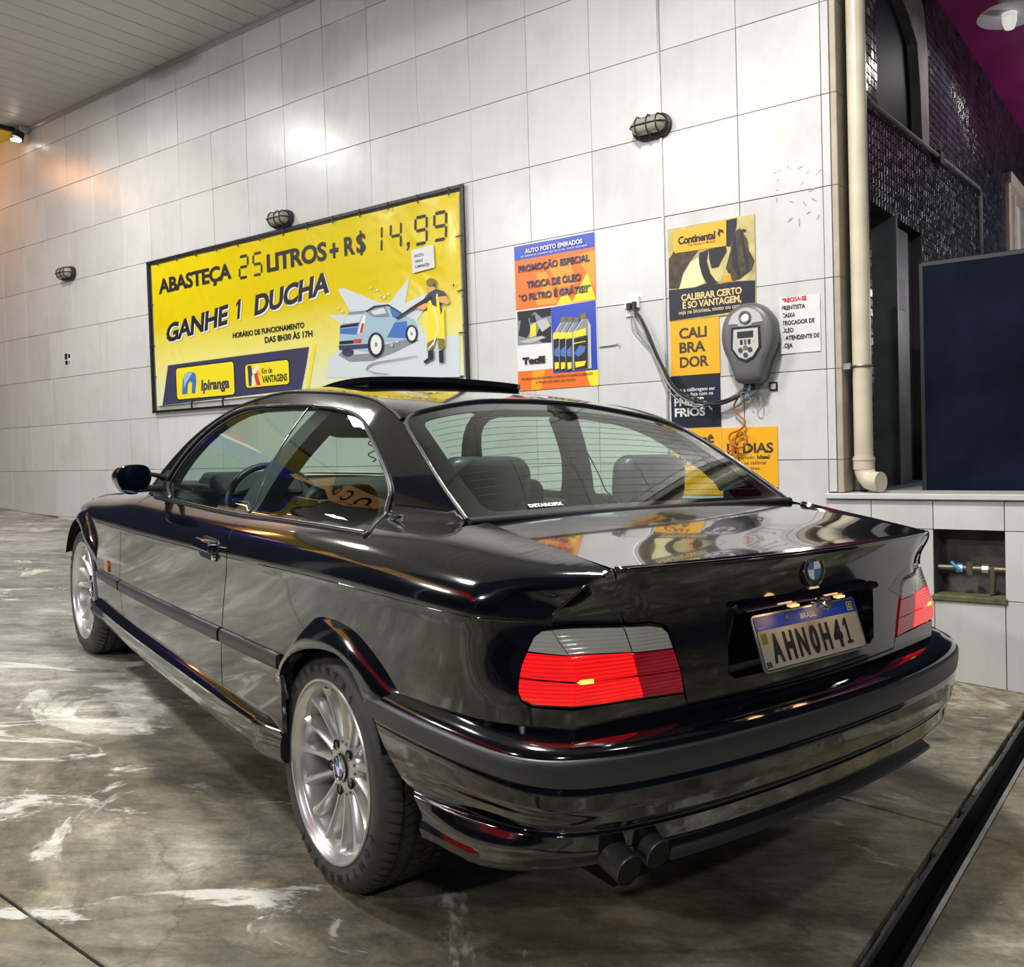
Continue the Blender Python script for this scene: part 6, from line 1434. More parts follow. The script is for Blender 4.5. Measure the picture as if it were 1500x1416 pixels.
    mb = MB(); mb.tube([(x - .0008, sg * (float(Sd(x, z)) - .0004), z) for x, z in TAIL_UP], 0.0024, PT, 8); mb.build('pressed_edge', car, 60)
both(build_side)

# ---- lower rear body panel
mb = MB()
fRl = lambda y, z: (Rr(y, z), y, z)
ylow = [(float(Sd(tail_x(z), z)), z) for z in (0.575, 0.60, 0.625, 0.650)]
ol = ylow + [(0.60, 0.651), (0.41, 0.6455), (0.398, 0.618), (0, 0.612), (-0.398, 0.618), (-0.41, 0.6455), (-0.60, 0.651)] + [(-a, b) for a, b in ylow[::-1]] + [(-0.4, 0.56), (0, 0.55), (0.4, 0.56)]
patch(mb, ol, fRl, PT, 0.04, flip=True, flange=0.01)
mb.build('rear_panel', car)

# ---- boot lid
mb = MB()
half = [(0.398, 0.6215), (0.404, 0.647), (0.429, 0.738), (0.443, 0.780), (0.459, 0.797), (0.488, 0.8045), (0.548, 0.806), (0.560, 0.842), (0.575, 0.88), (0.587, 0.9185)]
ol = [(0, 0.6155)] + half + [(0.4, 0.9205), (0, 0.9215), (-0.4, 0.9205)] + [(-a, b) for a, b in half[::-1]]
REC = [(0.262, 0.815), (0.284, 0.800), (0.283, 0.668), (0.262, 0.655), (-0.262, 0.655), (-0.283, 0.668), (-0.284, 0.800), (-0.262, 0.815)]
patch(mb, ol, fRl, PT, 0.03, holes=[REC], flip=True, flange=0.012)
def fDk(x, y): return (x, y, deck_z(x, y))
def lipx(y): return float(Rr(y, 0.9205)) + 0.001
ol = [(lipx(y), y) for y in np.linspace(0.587, -0.587, 25)] + [(x, -YSH + 0.004) for x in (-0.7, -0.6, -0.5, -0.4, -0.315)] + [(-0.300, -0.45), (-0.296, 0), (-0.300, 0.45)] + [(x, YSH - 0.010) for x in (-0.315, -0.4, -0.5, -0.6, -0.7)]
patch(mb, ol, fDk, PT, 0.04, flip=False, flange=0.008)
mb.tube([(lipx(y) - 0.0012, y, 0.9190) for y in np.linspace(0.587, -0.587, 40)], 0.0036, PT, 8)
lid = mb.build('boot_lid', car)
# number plate recess
mb = MB()
def box_in(mb, P0, dx):
    n = len(P0); V = [(float(Rr(y, z)) - 0.001, y, z) for y, z in P0] + [(float(Rr(y, z)) + dx, y * 0.97, 0.735 + (z - 0.735) * 0.96) for y, z in P0]
    mb.add(V, [tuple(range(n, 2 * n))] + [(i, (i + 1) % n, n + (i + 1) % n, n + i) for i in range(n)], M['paint'])
box_in(mb, REC, 0.030)
mb.build('plate_recess', lid)
mb = MB(); mb.box((-0.856, -0.262, 0.802), (-0.825, 0.262, 0.818), PT, 0.006); mb.build('grip_bar', lid)
mb = MB(); mb.lathe([(0.0, -0.012), (0.011, -0.012), (0.014, -0.008), (0.015, 0.0), (0.015, 0.03)], M['chrome'], 20, 'x', False, (-0.868, -0.012, 0.796)); mb.build('boot_lock', lid, 40)
# roundel
def roundel(parent, r, m4, nm='badge', mw=None):
    """outward along local -X"""
    out = []
    mb = MB(); mb.lathe([(0, -0.001), (r * .60, -0.001), (r * .62, -0.002), (r * .93, -0.002), (r * .96, -0.0045), (r, -0.003), (r, 0.004)], M['black_print'], 40, 'x')
    mb.lathe([(r * .92, -0.002), (r * .94, -0.0052), (r * .985, -0.0052), (r * 1.005, -0.002)], M['chrome'], 40, 'x'); mb.lathe([(r * .585, -0.002), (r * .60, -0.004), (r * .625, -0.004), (r * .64, -0.002)], M['chrome'], 40, 'x')
    for q in range(4):
        P = [(0, 0)] + [(r * .585 * math.cos(math.radians(90 * q + 90 * k / 8)), r * .585 * math.sin(math.radians(90 * q + 90 * k / 8))) for k in range(9)]
        # viewer sees +y on the left
        m = M['white'] if q in (0, 2) else M['blue_mid']
        mb.add([(-0.0026, -a, b) for a, b in P], [tuple(range(len(P)))], m)
    for ch, ang in (('B', 128), ('M', 90), ('W', 52)):
        V, F = text_polys(ch, 0.03, 1.0); s_ = r * .33 / .72; V = V.copy(); V[:, 0] -= (V[:, 0].max() + V[:, 0].min()) / 2
        a = math.radians(ang - 90); rad = r * .64
        X = V[:, 0] * s_; Y = V[:, 1] * s_ + rad
        XX = X * math.cos(a) - Y * math.sin(a); YY = X * math.sin(a) + Y * math.cos(a)
        mb.add([(-0.0036, -x, y) for x, y in zip(XX, YY)], F, M['alu'])
    return mb
mbr = roundel(None, 0.041, None)
bd = mbr.build('roundel_badge', lid, 30)
bd.matrix_local = Matrix.Translation((float(Rr(0, 0.872)) - 0.003, 0, 0.872)) @ Matrix.Rotation(math.radians(6), 4, 'Y')
# number plate
pl = bpy.data.objects.new('number_plate', None); link(pl, car)
tl = math.atan2(0.026, 0.13)
pl.matrix_local = Matrix.Translation((-0.842, 0.0, 0.7205)) @ Matrix.Rotation(0.40, 4, 'Y')
# local: outward -X, +Y = viewer's left, Z up
def pp(a, b, d): return (-d, -a, b)          # a: viewer's right, b: up
def padd(mb, poly, d, m):
    mb.add([pp(a, b, d) for a, b in poly], [tuple(range(len(poly)))], m)
def pbox_(mb, P, d0, d1, m):
    n = len(P); V = [pp(a, b, d0) for a, b in P] + [pp(a, b, d1) for a, b in P]
    mb.add(V, [tuple(range(n)), tuple(range(n, 2 * n))[::-1]] + [(i, (i + 1) % n, n + (i + 1) % n, n + i) for i in range(n)], m)
M['plate_grey'] = mat('plate_reflective', (0.42, 0.38, 0.32), 0.35)
mb = MB(); pbox_(mb, rrect(-.200, -.065, .200, .065, .010), -0.002, 0.002, M['alu']); mb.build('plate_blank', pl)
mb = MB(); pbox_(mb, rrect(-.1955, -.0605, .1955, .0605, .008), 0.002, 0.0026, M['black_print']); mb.build('plate_border', pl)
mb = MB(); pbox_(mb, rrect(-.1935, -.0585, .1935, .0285, .006), 0.0026, 0.0032, M['plate_grey']); mb.build('plate_face', pl)
mb = MB(); pbox_(mb, rrect(-.1955, .0290, .1955, .0605, .005), 0.0026, 0.0034, M['blue']); mb.build('blue_band', pl)
def ptext(mb, s_, x0, y0, w, h, d, m, bold=0.02):
    P, F = text_fit(s_, x0, y0, w, h, bold); mb.add([pp(x, y, d) for x, y in P], F, m)
mb = MB()
xs_ = -0.163
for ch, w in zip('AHN0H41', (.038, .036, .038, .034, .036, .038, .030)):
    if ch == '1': mb.add([pp(xs_ + .004 + x * .062, -.044 + y * .062, .0046) for x, y in ONE[1]], [tuple(range(len(ONE[1])))], M['black_print'])
    else: ptext(mb, ch, xs_ + .003, -0.044, w - .002, 0.062, 0.0046, M['black_print'], 0.045)
    xs_ += w + 0.0105
ptext(mb, 'BR', -0.190, -0.054, 0.020, 0.013, 0.0040, M['black_print'], 0.03)
mb.build('plate_characters', pl)
mb = MB(); ptext(mb, 'BRASIL', -0.030, 0.0375, 0.062, 0.0125, 0.0042, M['white'], 0.03); ptext(mb, 'MERCOSUL', -0.188, 0.033, 0.022, 0.003, 0.0042, M['white'], 0.0)
mb.build('plate_country', pl)
mb = MB(); padd(mb, [(.160, .0335), (.184, .0335), (.184, .055), (.160, .055)], 0.0040, M['white']); padd(mb, [(.1615, .035), (.1825, .035), (.1825, .0535), (.1615, .0535)], 0.0043, mat('green_print', (0.01, 0.22, 0.05), 0.4))
padd(mb, [(.172, .0365), (.1805, .0443), (.172, .052), (.1635, .0443)], 0.0046, M['yellow_flat']); padd(mb, [(.172 + .0036 * math.cos(a), .0443 + .0036 * math.sin(a)) for a in [2 * math.pi * k / 12 for k in range(12)]], 0.0049, M['blue'])
mb.build('flag_emblem', pl)
mb = MB(); padd(mb, [(-.186, -.002), (-.166, -.002), (-.166, .022), (-.186, .022)], 0.0040, M['olive']); mb.build('security_patch', pl)
mb = MB()
for x in (-.08, .08):
    mb.lathe([(0.0, -0.0065), (0.005, -0.006), (0.0065, -0.003)], M['brass'], 12, 'x', False, (0, x, 0.047))
mb.build('plate_screw', pl, 40)
mb = MB()
for y in (0.09, -0.09): mb.box((-0.858, y - 0.016, 0.797), (-0.847, y + 0.016, 0.8015), M['plate_bulb'])
mb.build('plate_lamp', lid)
pLt = bpy.data.lights.new('plate_lamp_light', 'POINT'); pLt.energy = 0.10; pLt.color = (1.0, 0.62, 0.28); pLt.shadow_soft_size = 0.02
for y in (0.09, -0.09):
    o = bpy.data.objects.new('plate_lamp_light', pLt); COL.objects.link(o); o.location = (-0.880, y, 0.795); o.parent = car

# ---- rear bumper
BP = catmull([(-0.262, 0.852), (-0.40, 0.850), (-0.55, 0.840), (-0.68, 0.822), (-0.765, 0.792), (-0.822, 0.740), (-0.862, 0.66), (-0.893, 0.55), (-0.918, 0.40), (-0.935, 0.2), (-0.940, 0.0)], 8)
BP = BP + [(a, -b) for a, b in BP[::-1][1:]]
BPa = np.array(BP); seg = np.linalg.norm(np.diff(BPa, axis=0), axis=1); BS = np.concatenate([[0], np.cumsum(seg)]); BL_ = BS[-1]
tan = np.gradient(BPa, BS, axis=0); tan /= np.linalg.norm(tan, axis=1)[:, None]
nrm = np.stack([-tan[:, 1] * -1, tan[:, 0] * -1], 1)
nrm = np.stack([tan[:, 1], -tan[:, 0]], 1)
cen_ = np.array([0.3, 0.0])
if np.sum(nrm[len(nrm) // 2] * (BPa[len(nrm) // 2] - cen_)) < 0: nrm = -nrm
def bpath(s, o):
    s = np.asarray(s, float); x = np.interp(s, BS, BPa[:, 0]); y = np.interp(s, BS, BPa[:, 1])
    nx = np.interp(s, BS, nrm[:, 0]); ny = np.interp(s, BS, nrm[:, 1]); q = np.hypot(nx, ny)
    return x + nx / q * o, y + ny / q * o
def rearness(s):   # 0 on the flanks, 1 across the tail
    e = np.minimum(s, BL_ - s); return sm(e, 0.42, 0.66)
def ztop(s):       # top edge of the satin strip
    e = np.minimum(s, BL_ - s); return 0.591 - 0.007 * sm(e, 0.3, 0.6) + 0.0 * e
def sweep(mb, prof, s0, s1, m, n=150, cap=True):
    """prof(s) -> list of (o, z)"""
    S_ = np.linspace(s0, s1, n); V = []; F = []; k0 = None
    for s in S_:
        pr = prof(s); k0 = len(pr)
        for o_, z in pr:
            x, y = bpath(s, o_); V.append((float(x), float(y), z))
    for i in range(n - 1):
        for k in range(k0 - 1): F.append((i * k0 + k, i * k0 + k + 1, (i + 1) * k0 + k + 1, (i + 1) * k0 + k))
    if cap: F.append(tuple(range(k0))[::-1]); F.append(tuple((n - 1) * k0 + k for k in range(k0)))
    mb.add(V, F, m)
def top_prof(s):
    r = float(rearness(s)); z = float(ztop(s)); oi = -0.034 - 0.075 * r; dz = 0.022 + 0.004 * r
    return [(oi - 0.01, z + dz - .02), (oi, z + dz), (oi * .5, z + dz * .80), (-0.012, z + 0.012), (-0.004, z + 0.006), (-0.001, z - 0.001), (-0.003, z - 0.004)]
mb = MB(); sweep(mb, top_prof, 0.004, BL_ - 0.004, PT); mb.build('bumper_top', car, 50)
def strip_prof(s):
    r = float(rearness(s)); z = float(ztop(s)); h = 0.048 + 0.012 * r
    return [(-0.006, z - 0.002), (0.003, z - 0.004), (0.007, z - 0.009), (0.008, z - h * .6), (0.006, z - h + .003), (-0.002, z - h)]
mb = MB(); sweep(mb, strip_prof, 0.012, BL_ - 0.012, M['matte']); mb.build('bumper_strip', car, 50)
PR = [(0.0, 0.0), (0.010, 0.003), (0.05, 0.004), (0.095, 0.000), (0.108, -0.006), (0.112, -0.013), (0.118, -0.013), (0.124, -0.006), (0.15, -0.004), (0.175, -0.006), (0.205, -0.018), (0.228, -0.045), (0.235, -0.09)]
PRa = np.array(PR)
def fB(s, w):      # w: distance below the strip
    s = np.asarray(s, float); w = np.asarray(w, float)
    r = rearness(s); h = 0.048 + 0.012 * r
    ww = w
    o_ = np.interp(ww, PRa[:, 0], PRa[:, 1])
    # scoop: the lower half is drawn in along the flank between wheel and corner
    e = np.minimum(s, BL_ - s)
    o_ = o_ - 0.022 * np.exp(-((e - 0.42) / 0.16) ** 2) * sm(w, 0.045, 0.085) * (1 - sm(w, 0.10, 0.16)) - 0.012 * r * sm(w, 0.09, 0.16)
    dn = 1 - 0.22 * sm(e, 0.30, 0.62)
    z = ztop(s) - h - 0.001 - w * dn
    x, y = bpath(s, o_)
    return (x, y, z)
mb = MB()
W_ = [0.0, 0.006, 0.02, 0.045, 0.07, 0.088, 0.096, 0.1015, 0.106, 0.110, 0.113, 0.1165, 0.1195, 0.1225, 0.126, 0.135, 0.15, 0.163, 0.175, 0.185, 0.195, 0.205, 0.213, 0.2205, 0.227, 0.2315, 0.235]
nS = 170
w_ = np.array(W_)[:, None] * np.ones((1, nS)); s0w = np.interp(w_, [0, .045, .085, .135, .15, .235], [.052, .105, .155, .220, .243, .243])
f_ = np.linspace(0, 1, nS)[None, :]; s_ = s0w + (BL_ - 2 * s0w) * f_
P = np.stack(fB(s_, w_), -1); e = 1e-3
du = np.stack(fB(s_ + e, w_), -1) - np.stack(fB(s_ - e, w_), -1); dv = np.stack(fB(s_, w_ + e), -1) - np.stack(fB(s_, w_ - e), -1)
N = -np.cross(du, dv); N /= np.linalg.norm(N, axis=-1)[..., None] + 1e-12
nW = len(W_)
mb.add(P.reshape(-1, 3), [(a * nS + b, (a + 1) * nS + b, (a + 1) * nS + b + 1, a * nS + b + 1) for a in range(nW - 1) for b in range(nS - 1)], PT, N.reshape(-1, 3))
mb.build('rear_bumper', car)
# lower wedge at the wheel end of the bumper
for sg in (1, -1):
    mb = MB()
    def q(s, o_, z):
        s2 = s if sg > 0 else BL_ - s
        x, y = bpath(s2, o_); return (float(x), float(y), z)
    V = [q(.245, -.012, .392), q(.245, .004, .368), q(.245, -.004, .345), q(.245, -.06, .338), q(.40, -.010, .385), q(.40, .000, .368), q(.40, -.008, .356), q(.40, -.06, .348), q(.58, -.030, .388), q(.58, -.024, .382), q(.58, -.03, .376), q(.58, -.07, .372)]
    F = [(i * 4 + k, i * 4 + k + 1, i * 4 + 5 + k, i * 4 + 4 + k) for i in range(2) for k in range(3)] + [(0, 1, 2, 3)]
    mb.add(V, F, PT); mb.build('bumper_wedge', car, 40)
# valance with its lip
sv0 = float(np.interp(0, [0], [0])); iy = int(np.argmin(np.abs(BPa[:, 1] - 0.50))); s_a = float(BS[iy]); s_b = BL_ - s_a
def val_prof(s):
    return [(-0.12, 0.415), (-0.055, 0.420), (-0.045, 0.408), (-0.041, 0.370), (-0.030, 0.358), (-0.014, 0.351), (-0.012, 0.344), (-0.020, 0.340), (-0.10, 0.338)]
mb = MB(); sweep(mb, val_prof, s_a, s_b, M['plastic'], 60); va = mb.build('rear_valance', car, 40)
for yb in (-.30, 0.0, .34):
    x = float(np.interp(yb, BPa[::-1, 1], BPa[::-1, 0])); mb = MB(); mb.lathe([(0, -0.004), (0.006, -0.003), (0.008, 0.0)], M['steel'], 10, 'x', False, (x + 0.042, yb, 0.385)); mb.build('bolt', va, 40)
def val2(s): return [(-0.02, 0.44), (-0.035, 0.425), (-0.06, 0.405), (-0.14, 0.39)]
mb = MB(); sweep(mb, val2, 0.30, BL_ - 0.30, M['void'], 60, False); mb.build('bumper_underside', car, 40)

# ---- exhaust tips
for (yy_, dz) in ((0.612, 0.0), (0.535, 0.006)):
    mb = MB(); P0 = Vector((-0.70, yy_ , 0.400 + dz)); P1 = Vector((-0.900, yy_ + 0.012, 0.366 + dz)); d_ = (P1 - P0).normalized()
    mb.tube([P0, P1], 0.031, M['exhaust'], 28, caps=False); mb.tube([P1, P1 - d_ * 0.14], 0.0275, M['void'], 28, caps=True)
    mb.tube([P1 - d_ * 0.002, P1 + d_ * 0.001], [0.0312, 0.029], M['disc'], 28, caps=False); mb.build('exhaust_tip', car, 40)
mb = MB(); mb.tube([(-0.42, 0.66, 0.36), (-0.62, 0.655, 0.365), (-0.72, 0.62, 0.37)], 0.055, M['exhaust'], 20); mb.build('silencer', car, 50)

# ---- rear window
def glassmap(E, C):
    """E: left edge points (x, z) low->high on the body side, C: centre line (x, z)"""
    E = np.array(E); C = np.array(C)
    tE = np.linspace(0, 1, len(E)); tC = np.linspace(0, 1, len(C))
    fex = spl(tE, E[:, 0]); fez = spl(tE, E[:, 1]); fcx = spl(tC, C[:, 0]); fcz = spl(tC, C[:, 1])
    def f(t, s):
        ex = fex(t); ez = fez(t); ey = Sd(ex, ez) - 0.003
        q = np.abs(s) ** 2.4
        return (fcx(t) + (ex - fcx(t)) * q, s * ey, fcz(t) + (ez - fcz(t)) * q)
    return f
BG = glassmap([(-0.291, 0.962), (-0.182, 1.019), (-0.066, 1.080), (0.050, 1.138), (0.158, 1.188)], [(-0.275, 0.962), (-0.14, 1.036), (0.0, 1.112), (0.14, 1.184), (0.290, 1.252)])
def uv_loop(t0, t1, s0, r=0.0, n=6):
    P = []
    rt = r; rs_ = r
    for (ct, cs, a0) in ((t1 - rt, s0 - rs_, 0), (t1 - rt, -(s0 - rs_), 270), (t0 + rt, -(s0 - rs_), 180), (t0 + rt, (s0 - rs_), 90)):
        for k in range(n + 1):
            a = math.radians(a0 + 90 - 90 * k / n) if False else math.radians({0: 90, 270: 0, 180: -90, 90: 180}[a0] - 90 * k / n)
            P.append((ct + rt * math.cos(a), cs + rs_ * math.sin(a)))
    return P
outer = uv_loop(0.0, 1.0, 1.0, 0.05); inner = uv_loop(0.05, 0.91, 0.885, 0.07)
mb = MB(); patch(mb, inner, BG, M['glass'], 0.05, flip=False, flange=0)
mb.build('rear_window', car)
mb = MB(); patch(mb, outer, BG, M['frit'], 0.035, holes=[inner], flip=False, flange=0.004); mb.build('rear_window_border', car)
mb = MB(); P = [tuple(float(c) for c in BG(np.array(t), np.array(s))) for t, s in [(0.0, 1.0), (0.1, 1.005), (0.3, 1.005), (0.6, 1.005), (0.85, 1.005), (0.95, 0.99), (1.0, 0.94), (1.01, 0.8), (1.01, 0.4), (1.01, 0)]]
P = catmull(P, 4); P = P + [(a, -b, c) for a, b, c in P[::-1][1:]]
mb.tube([(a - 0.001, b, c + 0.002) for a, b, c in P], 0.0055, M['plastic'], 8); mb.build('rear_window_moulding', car, 60)
mb = MB(); mb.tube([(a - 0.004, b, c + 0.006) for a, b, c in P], 0.0022, M['trimline'], 6); mb.build('bright_moulding', car, 60)
mb = MB(); P = [tuple(float(c) for c in BG(np.array(0.0), np.array(s))) for s in np.linspace(1, -1, 25)]
mb.tube([(a - 0.008, b, c - 0.004) for a, b, c in P], 0.012, M['rubber'], 8); mb.build('rear_window_seal', car, 60)
# heater lines
for k in range(13):
    t = 0.13 + 0.06 * k; w = 0.86 if k < 12 else .8
    mb = MB(); mb.tube([tuple(float(c) for c in BG(np.array(t), np.array(s))) for s in np.linspace(w, -w, 17)], 0.0006, M['brown_print'], 4); mb.build('heater_line', car, 60)
mb = MB()
P, F = text_fit('DETAROFIX', 0, 0, 0.115, 0.010, 0.06)
V = []
for x, y in P:
    s_ = 0.66 - x / 0.61; t = 0.060 + y / 0.42; p_ = BG(np.array(t), np.array(s_)); V.append((float(p_[0]) - 0.002, float(p_[1]), float(p_[2]) + 0.002))
mb.add(V, F, M['white']); mb.build('window_sticker', car)

# ---- windscreen
WG = glassmap([(1.86, 0.868), (1.77, 0.952), (1.68, 1.048), (1.57, 1.135), (1.43, 1.202)], [(2.02, 0.905), (1.85, 1.02), (1.69, 1.115), (1.52, 1.200), (1.37, 1.256)])
mb = MB(); patch(mb, [(0, -1), (1, -1), (1, 1), (0, 1)], WG, M['glass'], 0.07, flip=True, flange=0); mb.build('windscreen', car)
mb = MB(); P = [tuple(float(c) for c in WG(np.array(t), np.array(0.99))) for t in np.linspace(0, 1, 14)]
P = P + [tuple(float(c) for c in WG(np.array(1.0), np.array(s))) for s in np.linspace(.9, -.9, 15)] + [(a, -b, c) for a, b, c in P[::-1]]
mb.tube(P, 0.009, M['rubber'], 8); mb.build('windscreen_seal', car, 60)

# ---- roof, sunroof
seam_all = BL_EDGE[-1:] + SEAM + SEAM_F[1:5]
sx_ = np.array([p[0] for p in seam_all]); sy_ = np.array([float(Sd(p[0], p[1])) for p in seam_all]); sz_ = np.array([p[1] for p in seam_all])
fy = spl(sx_[::1], sy_); fz = spl(sx_, sz_)
def roofmap(x, y):
    w = np.clip(fy(x), .3, .7); q = np.abs(y) / w
    ctr = spl([.1, .290, .5, .85, 1.15, 1.37, 1.5], [1.205, 1.252, 1.281, 1.303, 1.297, 1.258, 1.22])(x); e = fz(x)
    return (x, y, ctr - (ctr - e) * (.62 * q ** 2 + .38 * q ** 7))
RB = [(float(BG(np.array(1.0), np.array(s))[0]) + 0.006, s) for s in np.linspace(0.98, -0.98, 17)]
rb = []
for x, s in RB:
    yv = float(BG(np.array(1.0), np.array(s))[1]); rb.append((x, yv))
rf = []
for s in np.linspace(-0.97, 0.97, 13):
    p_ = WG(np.array(1.0), np.array(s)); rf.append((float(p_[0]) - 0.006, float(p_[1])))
ls = [(x, float(fy(x)) - 0.003) for x in (0.20, 0.27, 0.36, 0.5, 0.65, 0.85, 1.0, 1.15, 1.27, 1.36)]
ol = rb + [(x, -y) for x, y in ls] + rf + ls[::-1]
SR = [(1.20, 0.35), (0.83, 0.35), (0.795, 0.31), (0.795, -0.31), (0.83, -0.35), (1.20, -0.35), (1.22, -0.32), (1.22, 0.32)]
mb = MB(); patch(mb, ol, roofmap, PT, 0.045, holes=[SR], flip=False, flange=0.01); mb.build('roof', car)
mb = MB(); mb.box((0.76, -0.38, 1.235), (1.24, 0.38, 1.250), M['headliner']); mb.build('sunroof_tray', car)
def srmap(x, y):
    X, Y, Z = roofmap(x, y); return (X, Y, Z + 0.004 + (1.21 - x) * 0.072)
SRp = [(1.205, 0.325), (0.83, 0.335), (0.802, 0.318), (0.795, 0.29), (0.79, 0), (0.795, -0.29), (0.802, -0.318), (0.83, -0.335), (1.205, -0.325)]
mb = MB(); patch(mb, SRp, srmap, M['frit'], 0.05, flip=False, flange=0.018)
patch(mb, SRp, lambda x, y: tuple(c - (0.018 if i == 2 else 0) for i, c in enumerate(srmap(x, y))), M['rubber'], 0.06, flip=True, flange=0)
mb.build('sunroof_panel', car)
mb = MB()
Pz = [srmap(np.array(0.81), np.array(y)) for y in np.linspace(.315, -.315, 9)]
mb.add([(0.812, float(p[1]), float(p[2]) - 0.012) for p in Pz] + [(0.822, float(p[1]), float(roofmap(np.array(.822), np.array(float(p[1])))[2]) - 0.01) for p in Pz], [(i, i + 1, 10 + i, 9 + i) for i in range(8)], M['rubber'])
for sg in (1, -1):
    Pq = [(x, sg * 0.318) for x in np.linspace(1.19, 0.812, 7)]
    a = [srmap(np.array(x), np.array(y)) for x, y in Pq]; b = [roofmap(np.array(x), np.array(y)) for x, y in Pq]
    mb.add([tuple(float(c) - (0.006 if k == 2 else 0) for k, c in enumerate(p)) for p in a] + [(float(p[0]), float(p[1]), float(p[2]) - .01) for p in b], [(i, i + 1, 8 + i, 7 + i) for i in range(6)], M['rubber'])
mb.build('sunroof_seal', car)

# ---- bonnet and front end
def hood(x, y):
    z0 = ZE(x) - 0.001; return (x, y, z0 + 0.045 * (1 - (np.abs(y) / .665) ** 2.2))
mb = MB(); patch(mb, [(x, 0.660) for x in (1.95, 2.2, 2.5, 2.8, 3.0, 3.15)] + [(3.26, 0.55), (3.33, 0.3), (3.35, 0), (3.33, -0.3), (3.26, -0.55)] + [(x, -0.660) for x in (3.15, 3.0, 2.8, 2.5, 2.2, 1.95)] + [(2.03, -0.4), (2.06, 0), (2.03, 0.4)], hood, PT, 0.06, flip=False, flange=0.012); mb.build('bonnet', car)
mb = MB(); mb.add([(1.95, .66, .850), (2.04, .4, .88), (2.075, 0, .893), (2.04, -.4, .88), (1.95, -.66, .850), (1.90, -.66, .868), (1.96, -.4, .895), (2.0, 0, .905), (1.96, .4, .895), (1.90, .66, .868)], [(0, 1, 8, 9), (1, 2, 7, 8), (2, 3, 6, 7), (3, 4, 5, 6)], M['plastic']); mb.build('cowl', car)
FPb = catmull([(3.03, 0.790), (3.12, 0.775), (3.22, 0.735), (3.31, 0.66), (3.38, 0.55), (3.43, 0.3), (3.445, 0.0)], 6); FPb = FPb + [(a, -b) for a, b in FPb[::-1][1:]]
mb = MB(); V = []; F = []; prof = [(-0.10, 0.60), (-0.02, 0.585), (0.0, 0.565), (0.012, 0.54), (0.012, 0.49), (0.0, 0.48), (0.004, 0.40), (-0.01, 0.28), (-0.02, 0.20), (-0.12, 0.19)]
fa = np.array(FPb); ft = np.gradient(fa, axis=0); ft /= np.linalg.norm(ft, axis=1)[:, None]; fn = np.stack([ft[:, 1], -ft[:, 0]], 1); fn *= np.sign(np.sum(fn * (fa - [2.5, 0]), 1))[:, None]
for p_, n_ in zip(fa, fn):
    for o_, z in prof: V.append((p_[0] + n_[0] * o_, p_[1] + n_[1] * o_, z))
k0 = len(prof)
for i in range(len(fa) - 1):
    for k in range(k0 - 1): F.append((i * k0 + k, i * k0 + k + 1, (i + 1) * k0 + k + 1, (i + 1) * k0 + k))
F.append(tuple(range(k0))); F.append(tuple((len(fa) - 1) * k0 + k for k in range(k0))[::-1])
mb.add(V, F, PT); mb.build('front_bumper', car, 40)
mb = MB(); V = []; F = []
for p_, n_ in zip(fa, fn): V += [(p_[0] - n_[0] * .09, p_[1] - n_[1] * .09, 0.60), (p_[0] - n_[0] * .11, p_[1] - n_[1] * .11, 0.70)]
for i in range(len(fa) - 1): F.append((2 * i, 2 * i + 1, 2 * i + 3, 2 * i + 2))
mb.add(V, F, PT); mb.build('nose_panel', car, 40)
for sg in (1, -1):
    mb = MB(); mb.box((3.16, min(sg * .38, sg * .66), 0.605), (3.37 if False else 3.30, max(sg * .38, sg * .66), 0.69), M['frit'], 0.01); mb.build('headlamp', car)

